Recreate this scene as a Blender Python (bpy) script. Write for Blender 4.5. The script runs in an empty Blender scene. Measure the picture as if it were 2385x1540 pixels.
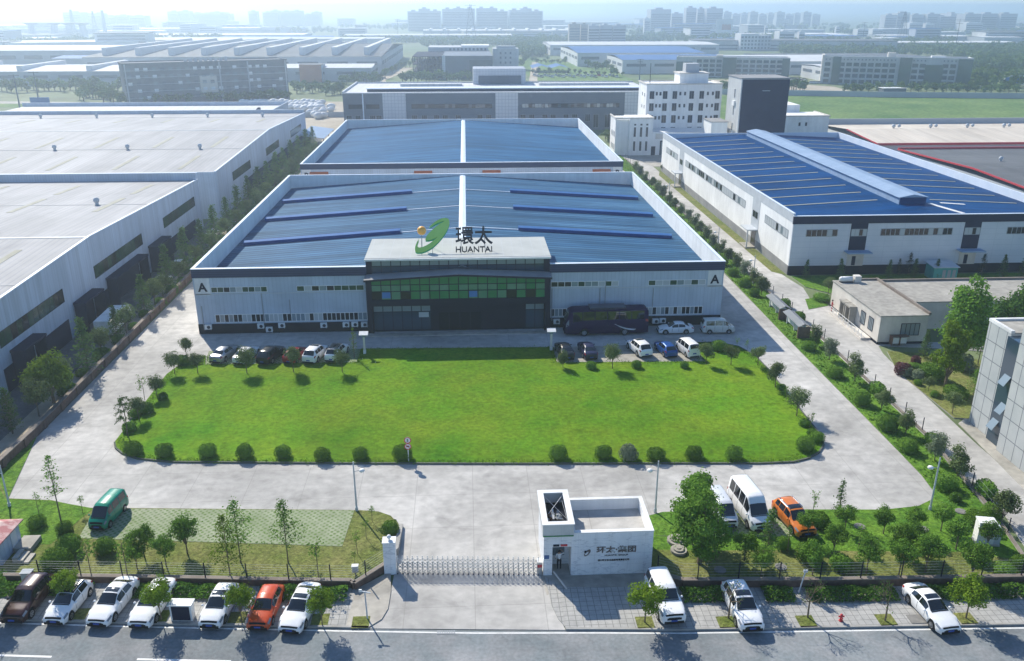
import bpy, bmesh, math, random
import numpy as np
from mathutils import Vector, Matrix

rnd = random.Random(7)
S = bpy.context.scene
COL = S.collection
rad = math.radians

# ---------------------------------------------------------------- camera, sky, sun, exposure
cam_d = bpy.data.cameras.new("camera")
cam = bpy.data.objects.new("camera", cam_d)
COL.objects.link(cam)
cam_d.sensor_width = 36.0
cam_d.lens = 36.0 * 1984 / 2384
cam_d.clip_start = 0.5
cam_d.clip_end = 20000
cam.location = (0, 0, 40)
cam.rotation_euler = (rad(90 - 20.733), 0, rad(-3.049))
S.camera = cam

SUN_EL, SUN_AZ = 38.0, 28.0            # sun stands behind the factory, a little to the left
world = bpy.data.worlds.new("World")
S.world = world
world.use_nodes = True
nt = world.node_tree
nt.nodes.clear()
sky = nt.nodes.new("ShaderNodeTexSky")
sky.sky_type = 'NISHITA'
sky.sun_disc = False
sky.sun_elevation = rad(SUN_EL)
sky.sun_rotation = rad(-SUN_AZ)
sky.air_density = 1.0
sky.dust_density = 0.0
sky.ozone_density = 6.0
bg = nt.nodes.new("ShaderNodeBackground")
bg.inputs[1].default_value = 0.12
wo = nt.nodes.new("ShaderNodeOutputWorld")
nt.links.new(sky.outputs[0], bg.inputs[0])
nt.links.new(bg.outputs[0], wo.inputs[0])

sun_d = bpy.data.lights.new("sun", 'SUN')
sun_d.energy = 4.8
sun_d.angle = rad(0.5)
sun_d.color = (1.0, 0.94, 0.82)
sun = bpy.data.objects.new("sun", sun_d)
COL.objects.link(sun)
sdir = Vector((math.sin(rad(SUN_AZ)) * math.cos(rad(SUN_EL)), -math.cos(rad(SUN_AZ)) * math.cos(rad(SUN_EL)), -math.sin(rad(SUN_EL))))
sun.rotation_euler = sdir.to_track_quat('-Z', 'Y').to_euler()

S.view_settings.view_transform = 'Standard'
S.view_settings.look = 'None'
S.view_settings.gamma = 1
S.view_settings.exposure = 0.54
S.cycles.max_bounces = 6
S.cycles.volume_bounces = 1
S.cycles.use_denoising = True
HAZE_DENSITY = 0.00057

# ---------------------------------------------------------------- helpers
TH, YW = rad(20.733), rad(3.049)
_fw = np.array([math.sin(YW) * math.cos(TH), math.cos(YW) * math.cos(TH), -math.sin(TH)])
_rt = np.array([math.cos(YW), -math.sin(YW), 0.0])
_up = np.cross(_rt, _fw)


def at(px, py, z=0.0):
    """a measured point of the photograph (2384 x 1540) on the level z -> metres"""
    d = _rt * (px - 1192) - _up * (py - 770) + _fw * 1984
    p = np.array([0, 0, 40.0]) + d * ((z - 40.0) / d[2])
    return float(p[0]), float(p[1])


_OFF = {1: (0, 0), 2: (1300, 0), 3: (2597, 0), 4: (0, 840), 5: (1300, 840), 6: (2597, 840), 7: (0, 1677), 8: (1300, 1677), 9: (2597, 1677)}


def tl(k, x, y, z=0.0):
    """the same from one of nine survey tiles"""
    o = _OFF[k]
    return at((o[0] + x / 1.8333) * .61175, (o[1] + y / 1.8333) * .61175, z)


def zoomed(x0, y0, s):
    return lambda x, y, z=0.0: at((x0 + x / s) * .61175, (y0 + y / s) * .61175, z)


ORD = "first second third fourth fifth sixth seventh eighth ninth tenth eleventh twelfth thirteenth fourteenth fifteenth sixteenth seventeenth eighteenth nineteenth twentieth twenty-first twenty-second twenty-third twenty-fourth twenty-fifth twenty-sixth twenty-seventh twenty-eighth twenty-ninth thirtieth".split()


class MB:
    """collects polygons; build() links them as ONE mesh object"""

    def __init__(s, org=(0, 0, 0)):
        s.v, s.f, s.m, s.org = [], [], [], org

    def add(s, vs, fs, mi=0):
        n = len(s.v)
        s.v += [(a[0] - s.org[0], a[1] - s.org[1], a[2] - s.org[2]) for a in vs]
        s.f += [tuple(i + n for i in f) for f in fs]
        s.m += [mi] * len(fs)
        return s

    def quad(s, a, b, c, d, mi=0):
        return s.add([a, b, c, d], [(0, 1, 2, 3)], mi)

    def box(s, x0, x1, y0, y1, z0, z1, mi=0):
        return s.add([(x0, y0, z0), (x1, y0, z0), (x1, y1, z0), (x0, y1, z0), (x0, y0, z1), (x1, y0, z1), (x1, y1, z1), (x0, y1, z1)],
                     [(0, 3, 2, 1), (4, 5, 6, 7), (0, 1, 5, 4), (1, 2, 6, 5), (2, 3, 7, 6), (3, 0, 4, 7)], mi)

    def bar(s, a, b, w, h=None, mi=0, up=(0, 0, 1)):
        """box beam from a to b, w wide, h tall"""
        h = h or w
        a, b, up = Vector(a), Vector(b), Vector(up)
        d = (b - a).normalized()
        if abs(d.dot(up)) > .99:
            up = Vector((0, 1, 0))
        r = d.cross(up).normalized() * w / 2
        u = r.cross(d).normalized() * h / 2
        vs = [a - r - u, a + r - u, a + r + u, a - r + u, b - r - u, b + r - u, b + r + u, b - r + u]
        return s.add([tuple(v) for v in vs], [(0, 1, 2, 3), (4, 7, 6, 5), (0, 4, 5, 1), (1, 5, 6, 2), (2, 6, 7, 3), (3, 7, 4, 0)], mi)

    def cyl(s, a, b, r0, r1=None, n=10, mi=0, cap=True):
        r1 = r0 if r1 is None else r1
        a, b = Vector(a), Vector(b)
        d = (b - a).normalized()
        t = Vector((1, 0, 0)) if abs(d.x) < .9 else Vector((0, 1, 0))
        u = d.cross(t).normalized()
        w = d.cross(u)
        vs, fs = [], []
        for c, r in ((a, r0), (b, r1)):
            for i in range(n):
                q = 2 * math.pi * i / n
                vs.append(tuple(c + u * r * math.cos(q) + w * r * math.sin(q)))
        for i in range(n):
            j = (i + 1) % n
            fs.append((i, i + n, j + n, j))
        if cap:
            fs.append(tuple(range(n)))
            fs.append(tuple(reversed(range(n, 2 * n))))
        return s.add(vs, fs, mi)

    def tube(s, pts, rs, n=6, mi=0):
        for i in range(len(pts) - 1):
            s.cyl(pts[i], pts[i + 1], rs[i], rs[i + 1], n, mi, cap=(i == len(pts) - 2))
        return s

    def prism(s, poly, z0, z1, mi=0, mside=None, bottom=False):
        n = len(poly)
        area = sum(poly[i][0] * poly[(i + 1) % n][1] - poly[(i + 1) % n][0] * poly[i][1] for i in range(n))
        if area < 0:
            poly = list(reversed(poly))
        vs = [(p[0], p[1], z0) for p in poly] + [(p[0], p[1], z1) for p in poly]
        s.add(vs, [tuple(range(n, 2 * n))], mi)
        s.add(vs, [(i, (i + 1) % n, (i + 1) % n + n, i + n) for i in range(n)], mi if mside is None else mside)
        if bottom:
            s.add(vs, [tuple(reversed(range(n)))], mi)
        return s

    def ball(s, c, r, nu=10, nv=6, mi=0, sq=1.0, top=1.0):
        vs, fs = [], []
        for j in range(nv + 1):
            t = math.pi * j / nv * top
            for i in range(nu):
                q = 2 * math.pi * i / nu
                vs.append((c[0] + r * math.sin(t) * math.cos(q), c[1] + r * math.sin(t) * math.sin(q), c[2] + r * sq * math.cos(t)))
        for j in range(nv):
            for i in range(nu):
                k = (i + 1) % nu
                fs.append((j * nu + i, (j + 1) * nu + i, (j + 1) * nu + k, j * nu + k))
        return s.add(vs, fs, mi)

    def mesh(s, name, mats, smooth=False):
        me = bpy.data.meshes.new(name)
        me.from_pydata(s.v, [], s.f)
        for m in (mats if isinstance(mats, (list, tuple)) else [mats]):
            me.materials.append(m)
        me.polygons.foreach_set('material_index', s.m)
        if smooth:
            me.polygons.foreach_set('use_smooth', [True] * len(s.f))
        me.update()
        return me

    def build(s, name, mats, parent=None, smooth=False):
        o = bpy.data.objects.new(name, s.mesh(name, mats, smooth))
        COL.objects.link(o)
        if parent is not None:
            o.parent = parent
        elif s.org != (0, 0, 0):
            o.location = s.org
        return o


def tag(o, label=None, cat=None, group=None, kind=None):
    for k, v in (('label', label), ('category', cat), ('group', group), ('kind', kind)):
        if v:
            o[k] = v
    return o


def thing(name, label, cat, loc=(0, 0, 0), rz=0.0, group=None):
    o = bpy.data.objects.new(name, None)
    COL.objects.link(o)
    o.empty_display_size = .3
    o.location = loc
    o.rotation_euler = (0, 0, rz)
    return tag(o, label, cat, group)


def dup(root, loc, rz=0.0, sc=1.0, label=None, group=None):
    def rec(o, par):
        c = o.copy()
        COL.objects.link(c)
        c.parent = par
        for ch in o.children:
            rec(ch, c)
        return c
    r = rec(root, None)
    r.location = loc
    r.rotation_euler = (0, 0, rz)
    r.scale = (sc, sc, sc) if not isinstance(sc, tuple) else sc
    return tag(r, label, None, group)


def inst(name, me, parent, loc=(0, 0, 0), rz=0.0):
    o = bpy.data.objects.new(name, me)
    COL.objects.link(o)
    o.parent = parent
    o.location = loc
    o.rotation_euler = (0, 0, rz)
    return o


# ---------------------------------------------------------------- materials
MATS = {}


def mat(name, col, rough=.6, metal=0.0, col2=None, scale=1.0, stretch=(1, 1, 1), bump=0.0, bscale=None, spec=.2, detail=4, ramp=(.35, .65), fine=0.0, fscale=30.0, obj=True, coat=0.0):
    """Principled surface whose colour wanders between col and col2 by noise"""
    m = bpy.data.materials.new(name)
    MATS[name] = m
    m.use_nodes = True
    t = m.node_tree
    b = t.nodes['Principled BSDF']
    b.inputs['Roughness'].default_value = rough
    b.inputs['Metallic'].default_value = metal
    b.inputs['Specular IOR Level'].default_value = spec
    if coat:
        b.inputs['Coat Weight'].default_value = coat
        b.inputs['Coat Roughness'].default_value = .05
    c4 = (*col, 1)
    b.inputs['Base Color'].default_value = c4
    m.diffuse_color = c4
    tc = mp = None
    if col2 is not None or bump or fine:
        tc = t.nodes.new('ShaderNodeTexCoord')
        mp = t.nodes.new('ShaderNodeMapping')
        mp.inputs['Scale'].default_value = stretch
        t.links.new(tc.outputs['Object'], mp.inputs[0])
    out = None
    if col2 is not None:
        nz = t.nodes.new('ShaderNodeTexNoise')
        nz.inputs['Scale'].default_value = scale
        nz.inputs['Detail'].default_value = detail
        nz.inputs['Roughness'].default_value = .62
        t.links.new(mp.outputs[0], nz.inputs[0])
        rp = t.nodes.new('ShaderNodeValToRGB')
        rp.color_ramp.elements[0].position = ramp[0]
        rp.color_ramp.elements[1].position = ramp[1]
        rp.color_ramp.elements[0].color = c4
        rp.color_ramp.elements[1].color = (*col2, 1)
        t.links.new(nz.outputs[0], rp.inputs[0])
        out = rp.outputs[0]
        t.links.new(out, b.inputs['Base Color'])
    if fine:
        n2 = t.nodes.new('ShaderNodeTexNoise')
        n2.inputs['Scale'].default_value = fscale
        n2.inputs['Detail'].default_value = 3
        t.links.new(tc.outputs['Object'], n2.inputs[0])
        mr = t.nodes.new('ShaderNodeMapRange')
        mr.inputs[1].default_value = .3
        mr.inputs[2].default_value = .7
        mr.inputs[3].default_value = 1 - fine
        mr.inputs[4].default_value = 1 + fine
        t.links.new(n2.outputs[0], mr.inputs[0])
        mx = t.nodes.new('ShaderNodeVectorMath')
        mx.operation = 'MULTIPLY'
        if out is not None:
            t.links.new(out, mx.inputs[0])
        else:
            mx.inputs[0].default_value = col
        t.links.new(mr.outputs[0], mx.inputs[1])
        t.links.new(mx.outputs[0], b.inputs['Base Color'])
    if bump:
        nb = t.nodes.new('ShaderNodeTexNoise')
        nb.inputs['Scale'].default_value = bscale or scale * 4
        nb.inputs['Detail'].default_value = 3
        t.links.new(mp.outputs[0], nb.inputs[0])
        bp = t.nodes.new('ShaderNodeBump')
        bp.inputs['Strength'].default_value = bump
        bp.inputs['Distance'].default_value = .1
        t.links.new(nb.outputs[0], bp.inputs['Height'])
        t.links.new(bp.outputs[0], b.inputs['Normal'])
    return m


def lines(m, axis, period, width, col, strength=1.0, bumpd=0.0, second=None):
    """joint / rib lines across axis ('X','Y','Z') every period metres, laid over m's colour"""
    t = m.node_tree
    b = t.nodes['Principled BSDF']
    tc = t.nodes.new('ShaderNodeTexCoord')
    sp = t.nodes.new('ShaderNodeSeparateXYZ')
    t.links.new(tc.outputs['Object'], sp.inputs[0])
    fac = None
    for ax, per in ((axis, period),) + ((second,) if second else ()):
        mo = t.nodes.new('ShaderNodeMath')
        mo.operation = 'FLOORED_MODULO'
        mo.inputs[1].default_value = per
        t.links.new(sp.outputs[ax], mo.inputs[0])
        lt = t.nodes.new('ShaderNodeMath')
        lt.operation = 'LESS_THAN'
        lt.inputs[1].default_value = width
        t.links.new(mo.outputs[0], lt.inputs[0])
        if fac is None:
            fac = lt.outputs[0]
        else:
            mxx = t.nodes.new('ShaderNodeMath')
            mxx.operation = 'MAXIMUM'
            t.links.new(fac, mxx.inputs[0])
            t.links.new(lt.outputs[0], mxx.inputs[1])
            fac = mxx.outputs[0]
    sc = t.nodes.new('ShaderNodeMath')
    sc.operation = 'MULTIPLY'
    sc.inputs[1].default_value = strength
    t.links.new(fac, sc.inputs[0])
    mx = t.nodes.new('ShaderNodeMix')
    mx.data_type = 'RGBA'
    t.links.new(sc.outputs[0], mx.inputs[0])
    lk = b.inputs['Base Color'].links
    if lk:
        t.links.new(lk[0].from_socket, mx.inputs[6])
    else:
        mx.inputs[6].default_value = b.inputs['Base Color'].default_value
    mx.inputs[7].default_value = (*col, 1)
    t.links.new(mx.outputs[2], b.inputs['Base Color'])
    if bumpd:
        bp = t.nodes.new('ShaderNodeBump')
        bp.inputs['Strength'].default_value = 1
        bp.inputs['Distance'].default_value = bumpd
        t.links.new(fac, bp.inputs['Height'])
        t.links.new(bp.outputs[0], b.inputs['Normal'])
    return m


def leafmat(name, col, col2, trans=.35, scale=.9, per_obj=.25):
    """foliage: diffuse + translucent, colour wandering clump by clump and plant by plant"""
    m = bpy.data.materials.new(name)
    MATS[name] = m
    m.use_nodes = True
    t = m.node_tree
    t.nodes.clear()
    out = t.nodes.new('ShaderNodeOutputMaterial')
    tc = t.nodes.new('ShaderNodeTexCoord')
    nz = t.nodes.new('ShaderNodeTexNoise')
    nz.inputs['Scale'].default_value = scale
    nz.inputs['Detail'].default_value = 5
    nz.inputs['Roughness'].default_value = .75
    t.links.new(tc.outputs['Object'], nz.inputs[0])
    rp = t.nodes.new('ShaderNodeValToRGB')
    rp.color_ramp.elements[0].position = .36
    rp.color_ramp.elements[1].position = .64
    rp.color_ramp.elements[0].color = (*col, 1)
    rp.color_ramp.elements[1].color = (*col2, 1)
    t.links.new(nz.outputs[0], rp.inputs[0])
    oi = t.nodes.new('ShaderNodeObjectInfo')
    mr = t.nodes.new('ShaderNodeMapRange')
    mr.inputs[3].default_value = 1 - per_obj
    mr.inputs[4].default_value = 1 + per_obj
    t.links.new(oi.outputs['Random'], mr.inputs[0])
    ml = t.nodes.new('ShaderNodeVectorMath')
    ml.operation = 'MULTIPLY'
    t.links.new(rp.outputs[0], ml.inputs[0])
    t.links.new(mr.outputs[0], ml.inputs[1])
    d = t.nodes.new('ShaderNodeBsdfDiffuse')
    tr = t.nodes.new('ShaderNodeBsdfTranslucent')
    mx = t.nodes.new('ShaderNodeMixShader')
    mx.inputs[0].default_value = trans
    t.links.new(ml.outputs[0], d.inputs[0])
    t.links.new(ml.outputs[0], tr.inputs[0])
    t.links.new(d.outputs[0], mx.inputs[1])
    t.links.new(tr.outputs[0], mx.inputs[2])
    t.links.new(mx.outputs[0], out.inputs[0])
    m.diffuse_color = (*col, 1)
    return m


def stains(m, scale, amt, stretch=(1, 1, 1), lo=.38, hi=.62):
    """a second, larger wandering of light and dark wear over m's colour"""
    t = m.node_tree
    b = t.nodes['Principled BSDF']
    tc = t.nodes.new('ShaderNodeTexCoord')
    mp = t.nodes.new('ShaderNodeMapping')
    mp.inputs['Scale'].default_value = stretch
    mp.inputs['Location'].default_value = (3.7 * scale, 11.1, 5.3)
    nz = t.nodes.new('ShaderNodeTexNoise')
    nz.inputs['Scale'].default_value = scale
    nz.inputs['Detail'].default_value = 10
    nz.inputs['Roughness'].default_value = .68
    nz.inputs['Distortion'].default_value = .6
    t.links.new(tc.outputs['Object'], mp.inputs[0])
    t.links.new(mp.outputs[0], nz.inputs[0])
    mr = t.nodes.new('ShaderNodeMapRange')
    mr.inputs[1].default_value, mr.inputs[2].default_value = lo, hi
    mr.inputs[3].default_value, mr.inputs[4].default_value = 1 - amt, 1 + amt * .4
    t.links.new(nz.outputs[0], mr.inputs[0])
    mx = t.nodes.new('ShaderNodeVectorMath')
    mx.operation = 'MULTIPLY'
    lk = b.inputs['Base Color'].links
    if lk:
        t.links.new(lk[0].from_socket, mx.inputs[0])
    else:
        mx.inputs[0].default_value = b.inputs['Base Color'].default_value[:3]
    t.links.new(mr.outputs[0], mx.inputs[1])
    t.links.new(mx.outputs[0], b.inputs['Base Color'])
    return m


M = MATS
# paving and ground
mat('plain', (.10, .15, .06), .95, col2=(.17, .19, .10), scale=.006, detail=8, fine=.25, fscale=.05)
mat('concrete', (.365, .352, .33), .85, col2=(.48, .462, .435), scale=.11, detail=12, ramp=(.28, .62), fine=.12, fscale=1.1, bump=.05, bscale=6)
stains(M['concrete'], .05, .24)
stains(M['concrete'], .5, .12, (.5, 1, 1))
stains(M['concrete'], .22, .18, lo=.30, hi=.46)
lines(M['concrete'], 'Y', 5.0, .06, (.24, .23, .21), .5, second=('X', 5.0))
mat('old_concrete', (.30, .285, .25), .9, col2=(.43, .40, .35), scale=.2, detail=8, fine=.16, fscale=1.3)
mat('asphalt', (.17, .195, .205), .85, col2=(.245, .25, .255), scale=.35, detail=8, fine=.14, fscale=4)
mat('yard_asphalt', (.10, .10, .105), .9, col2=(.15, .15, .155), scale=.3, detail=8, fine=.2, fscale=3)
mat('kerbstone', (.38, .37, .35), .85, col2=(.28, .27, .25), scale=.8)
mat('dark_kerb', (.13, .14, .12), .9, col2=(.09, .10, .08), scale=.8)
stains(M['asphalt'], .09, .24)
stains(M['asphalt'], .7, .18, lo=.3, hi=.42)
stains(M['asphalt'], .4, .10, (.08, 1, 1))
stains(M['old_concrete'], .12, .22)
mat('paint', (.78, .78, .76), .6, col2=(.6, .6, .58), scale=2)
mat('lawn', (.062, .18, .009), .95, col2=(.15, .218, .015), scale=.12, detail=12, ramp=(.32, .72), fine=.24, fscale=2.6, bump=.5, bscale=5, spec=.05)
stains(M['lawn'], .035, .22)
stains(M['lawn'], .3, .22, lo=.30, hi=.44)
mat('strip_grass', (.06, .15, .015), .95, col2=(.12, .22, .025), scale=.5, detail=9, fine=.4, fscale=4, bump=.8, bscale=7, spec=.1)
mat('dry_grass', (.11, .145, .03), .95, col2=(.20, .195, .07), scale=.35, detail=9, ramp=(.35, .7), fine=.4, fscale=4, bump=.8, bscale=7, spec=.1)
mat('rough_field', (.075, .15, .04), .95, col2=(.16, .23, .07), scale=.05, detail=10, fine=.35, fscale=.6, spec=.1)
mat('bare_earth', (.33, .28, .21), .95, col2=(.45, .40, .32), scale=.06, detail=8, fine=.15, fscale=.8)
mat('paving', (.33, .325, .31), .85, col2=(.41, .40, .38), scale=.6, fine=.1, fscale=3)
lines(M['paving'], 'X', .5, .045, (.16, .16, .15), .8, second=('Y', .5))
# ---------------------------------------------------------------- more materials
def ribbed(name, col, axis, period, dark, col2=None, rough=.5, w=.35, st=.6, **k):
    m = mat(name, col, rough, col2=col2, **k)
    return lines(m, axis, period, period * w, dark, st)


mat('dark_glass', (.008, .010, .016), .12, spec=.4)
mat('blue_glass', (.03, .055, .085), .08, spec=.8)
mat('green_glass', (.015, .17, .065), .1, spec=.4, col2=(.04, .22, .085), scale=.35)
mat('dim_green_glass', (.014, .05, .03), .12, spec=.4, col2=(.03, .075, .045), scale=.4)
mat('pale_glass', (.20, .25, .28), .12, spec=.8)
mat('blind', (.42, .45, .46), .7)
mat('frame_white', (.72, .73, .74), .45)
mat('frame_grey', (.30, .32, .34), .4)
mat('frame_dark', (.014, .016, .03), .6, spec=.1)
mat('white_paint', (.78, .78, .77), .6, col2=(.68, .68, .67), scale=.15, fine=.05, fscale=2)
mat('white_wall', (.84, .84, .83), .7, col2=(.76, .76, .745), scale=.25, detail=8, stretch=(1, 1, .25), ramp=(.35, .8))
mat('cream_wall', (.70, .66, .60), .7, col2=(.56, .52, .47), scale=.3, detail=7)
ribbed('metal_wall', (.50, .57, .66), 'X', .5, (.36, .42, .50), (.43, .50, .59), w=.2, st=.5, scale=.12)
ribbed('metal_wall_side', (.46, .53, .63), 'Y', .6, (.35, .41, .50), (.40, .47, .57), w=.2, st=.5, scale=.1)
ribbed('navy_band', (.05, .062, .115), 'Z', .3, (.022, .03, .06), w=.3, st=.8, rough=.7, spec=.05)
mat('navy_wall', (.018, .022, .045), .8, col2=(.026, .03, .058), scale=.3, spec=.05)
mat('dark_plinth', (.012, .013, .022), .9, col2=(.022, .023, .034), scale=.5, spec=.05)
mat('grey_plinth', (.22, .22, .225), .85, col2=(.30, .30, .30), scale=.3)


def roofmat(name, col, col2, axis, rib, ribcol, stretch, sc=.5, rough=.6, st=.5, w=.22):
    m = mat(name, col, rough, col2=col2, scale=sc, stretch=stretch, detail=7, ramp=(.32, .7), spec=.03)
    return lines(m, axis, rib, rib * w, ribcol, st)


roofmat('blue_roof', (.025, .094, .185), (.088, .205, .33), 'Y', 1.1, (.018, .05, .14), (.03, 1.7, 1), .55, w=.3, st=.75)
roofmat('blue_roof_back', (.020, .094, .21), (.045, .152, .29), 'Y', 2.2, (.025, .08, .2), (.03, .8, 1), .5)
roofmat('deep_blue_roof', (.001, .045, .165), (.003, .07, .22), 'Y', 1.0, (.003, .02, .10), (.06, 1.2, 1), .6, rough=.5)
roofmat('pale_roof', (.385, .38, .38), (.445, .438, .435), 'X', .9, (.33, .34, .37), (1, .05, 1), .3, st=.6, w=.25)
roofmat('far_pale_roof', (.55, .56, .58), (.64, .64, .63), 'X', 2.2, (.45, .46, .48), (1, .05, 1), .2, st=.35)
roofmat('beige_roof', (.60, .53, .44), (.68, .62, .53), 'X', 1.2, (.50, .44, .37), (1, .05, 1), .3, st=.3)
roofmat('grey_roof', (.13, .135, .14), (.17, .175, .18), 'Y', 1.2, (.15, .16, .17), (.05, 1, 1), .3, st=.4)
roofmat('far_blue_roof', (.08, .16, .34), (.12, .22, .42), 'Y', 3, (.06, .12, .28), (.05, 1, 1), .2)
mat('sheet_blue', (.06, .17, .42), .6, col2=(.08, .21, .47), scale=.4, spec=.05)
mat('vent_blue', (.012, .07, .25), .6, col2=(.02, .085, .29), scale=.6, spec=.05)
mat('ridge_white', (.62, .70, .80), .45, col2=(.70, .76, .84), scale=.4)
mat('skylight_tan', (.36, .35, .28), .7, col2=(.42, .41, .34), scale=.5, spec=.03)
mat('skylight_grey', (.42, .46, .50), .45)
mat('galv', (.52, .55, .58), .4, col2=(.44, .47, .5), scale=.6)
mat('galv_blue', (.24, .33, .46), .6, col2=(.29, .385, .52), scale=.4, spec=.05)
lines(M['galv_blue'], 'Y', 1.1, .12, (.2, .3, .48), .6)
mat('steel', (.55, .56, .57), .3, metal=.7)
mat('white_plastic', (.75, .75, .73), .5)
mat('orange_sheet', (.62, .17, .06), .55, col2=(.52, .13, .04), scale=.5)
mat('red_trim', (.50, .05, .06), .5)
mat('brick_brown', (.115, .075, .06), .9, col2=(.17, .115, .09), scale=.8, detail=8, fine=.2, fscale=3)
mat('wall_cap', (.17, .14, .12), .9, col2=(.25, .215, .185), scale=.5)
mat('bark', (.13, .10, .07), .95, col2=(.20, .16, .11), scale=4)
mat('wood_frame', (.16, .09, .06), .7)
mat('rust_roof', (.42, .16, .16), .7, col2=(.62, .46, .42), scale=.9, detail=8, ramp=(.45, .6))
mat('grey_brick', (.155, .165, .185), .85, col2=(.20, .21, .23), scale=.15, fine=.1, fscale=1.2)
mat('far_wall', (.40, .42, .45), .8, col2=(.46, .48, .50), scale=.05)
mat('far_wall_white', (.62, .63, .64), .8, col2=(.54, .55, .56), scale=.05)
mat('far_dark', (.12, .14, .17), .8)
mat('tile_wall', (.52, .54, .57), .6, col2=(.58, .60, .62), scale=.2)
lines(M['tile_wall'], 'X', 1.15, .12, (.30, .33, .38), .8, second=('Z', 1.15))
mat('clad_grey', (.115, .135, .165), .55, col2=(.14, .165, .20), scale=.1)
lines(M['clad_grey'], 'Z', .6, .08, (.08, .10, .13), .6)
mat('stone_tile', (.47, .48, .48), .55, col2=(.56, .57, .56), scale=.3, fine=.05, fscale=2)
mat('roof_felt', (.29, .275, .245), .95, col2=(.38, .36, .32), scale=.35, detail=9, ramp=(.3, .7), fine=.18, fscale=1.5)
mat('marble', (.70, .72, .75), .35, col2=(.78, .79, .80), scale=.5)


def marble_veins():
    m = M['marble']
    t = m.node_tree
    b = t.nodes['Principled BSDF']
    tc = t.nodes.new('ShaderNodeTexCoord')
    mp = t.nodes.new('ShaderNodeMapping')
    mp.inputs['Rotation'].default_value = (0, rad(40), 0)
    mp.inputs['Scale'].default_value = (.25, 1, 1)
    wv = t.nodes.new('ShaderNodeTexNoise')
    wv.inputs['Scale'].default_value = 1.6
    wv.inputs['Detail'].default_value = 8
    t.links.new(tc.outputs['Object'], mp.inputs[0])
    t.links.new(mp.outputs[0], wv.inputs[0])
    r = t.nodes.new('ShaderNodeValToRGB')
    e = r.color_ramp.elements
    e[0].position, e[0].color = .49, (0, 0, 0, 1)
    e[1].position, e[1].color = .51, (1, 1, 1, 1)
    n = r.color_ramp.elements.new(.53)
    n.color = (0, 0, 0, 1)
    t.links.new(wv.outputs[0], r.inputs[0])
    mu = t.nodes.new('ShaderNodeMath')
    mu.operation = 'MULTIPLY'
    mu.inputs[1].default_value = .45
    t.links.new(r.outputs[0], mu.inputs[0])
    mx = t.nodes.new('ShaderNodeMix')
    mx.data_type = 'RGBA'
    t.links.new(mu.outputs[0], mx.inputs[0])
    t.links.new(b.inputs['Base Color'].links[0].from_socket, mx.inputs[6])
    mx.inputs[7].default_value = (.30, .33, .40, 1)
    t.links.new(mx.outputs[2], b.inputs['Base Color'])


marble_veins()
mat('panel_green', (.06, .21, .11), .3, col2=(.13, .27, .17), scale=.3, spec=.3)
lines(M['marble'], 'Z', .93, .012, (.35, .37, .42), .6, second=('X', 1.25))

for k_ in ('white_wall', 'metal_wall', 'block_wall_', 'cream_wall', 'marble', 'stone_tile', 'white_paint'):
    if k_ in M:
        stains(M[k_], .9, .08, (1, 1, .06))
        stains(M[k_], .12, .10)
stains(M['metal_wall_side'], .7, .16, (1, 1, .06))
for k_ in ('blue_roof', 'blue_roof_back', 'deep_blue_roof'):
    stains(M[k_], .35, .30, (.05, 1, 1))
    stains(M[k_], .06, .18)
for k_ in ('pale_roof', 'beige_roof', 'grey_roof'):
    stains(M[k_], .4, .14, (1, .05, 1))
    stains(M[k_], .05, .12)
# grass pavers: a lattice of concrete with grass in its cells
pv = mat('grass_pavers', (.22, .26, .15), .9, col2=(.31, .335, .23), scale=.4, detail=7, fine=.1, fscale=3)
t_ = pv.node_tree
tc_ = t_.nodes.new('ShaderNodeTexCoord')
mp_ = t_.nodes.new('ShaderNodeMapping')
mp_.inputs['Rotation'].default_value = (0, 0, rad(45))
vo_ = t_.nodes.new('ShaderNodeTexVoronoi')
vo_.inputs['Scale'].default_value = 2.7
vo_.inputs['Randomness'].default_value = .12
t_.links.new(tc_.outputs['Object'], mp_.inputs[0])
t_.links.new(mp_.outputs[0], vo_.inputs[0])
rp_ = t_.nodes.new('ShaderNodeValToRGB')
rp_.color_ramp.elements[0].position, rp_.color_ramp.elements[0].color = .36, (1, 1, 1, 1)
rp_.color_ramp.elements[1].position, rp_.color_ramp.elements[1].color = .50, (0, 0, 0, 1)
t_.links.new(vo_.outputs[0], rp_.inputs[0])
nz_ = t_.nodes.new('ShaderNodeTexNoise')
nz_.inputs['Scale'].default_value = .35
nz_.inputs['Detail'].default_value = 5
t_.links.new(tc_.outputs['Object'], nz_.inputs[0])
mr_ = t_.nodes.new('ShaderNodeMapRange')
mr_.inputs[1].default_value, mr_.inputs[2].default_value = .3, .65
mr_.inputs[3].default_value, mr_.inputs[4].default_value = .7, 1.0
t_.links.new(nz_.outputs[0], mr_.inputs[0])
mm_ = t_.nodes.new('ShaderNodeMath')
mm_.operation = 'MULTIPLY'
t_.links.new(rp_.outputs[0], mm_.inputs[0])
t_.links.new(mr_.outputs[0], mm_.inputs[1])
mx_ = t_.nodes.new('ShaderNodeMix')
mx_.data_type = 'RGBA'
b_ = t_.nodes['Principled BSDF']
t_.links.new(mm_.outputs[0], mx_.inputs[0])
t_.links.new(b_.inputs['Base Color'].links[0].from_socket, mx_.inputs[6])
mx_.inputs[7].default_value = (.10, .17, .035, 1)
t_.links.new(mx_.outputs[2], b_.inputs['Base Color'])


# ---------------------------------------------------------------- setting: ground, roads, paving, lawns
def struct(name, mb, m, kind='structure', label=None):
    o = mb.build(name, m)
    return tag(o, label, None, None, kind)


def slab(name, poly, z0, z1, top, side=None, kind='structure'):
    mb = MB().prism(poly, z0, z1, 0, 1)
    return struct(name, mb, [top, side or top], kind)


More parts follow.
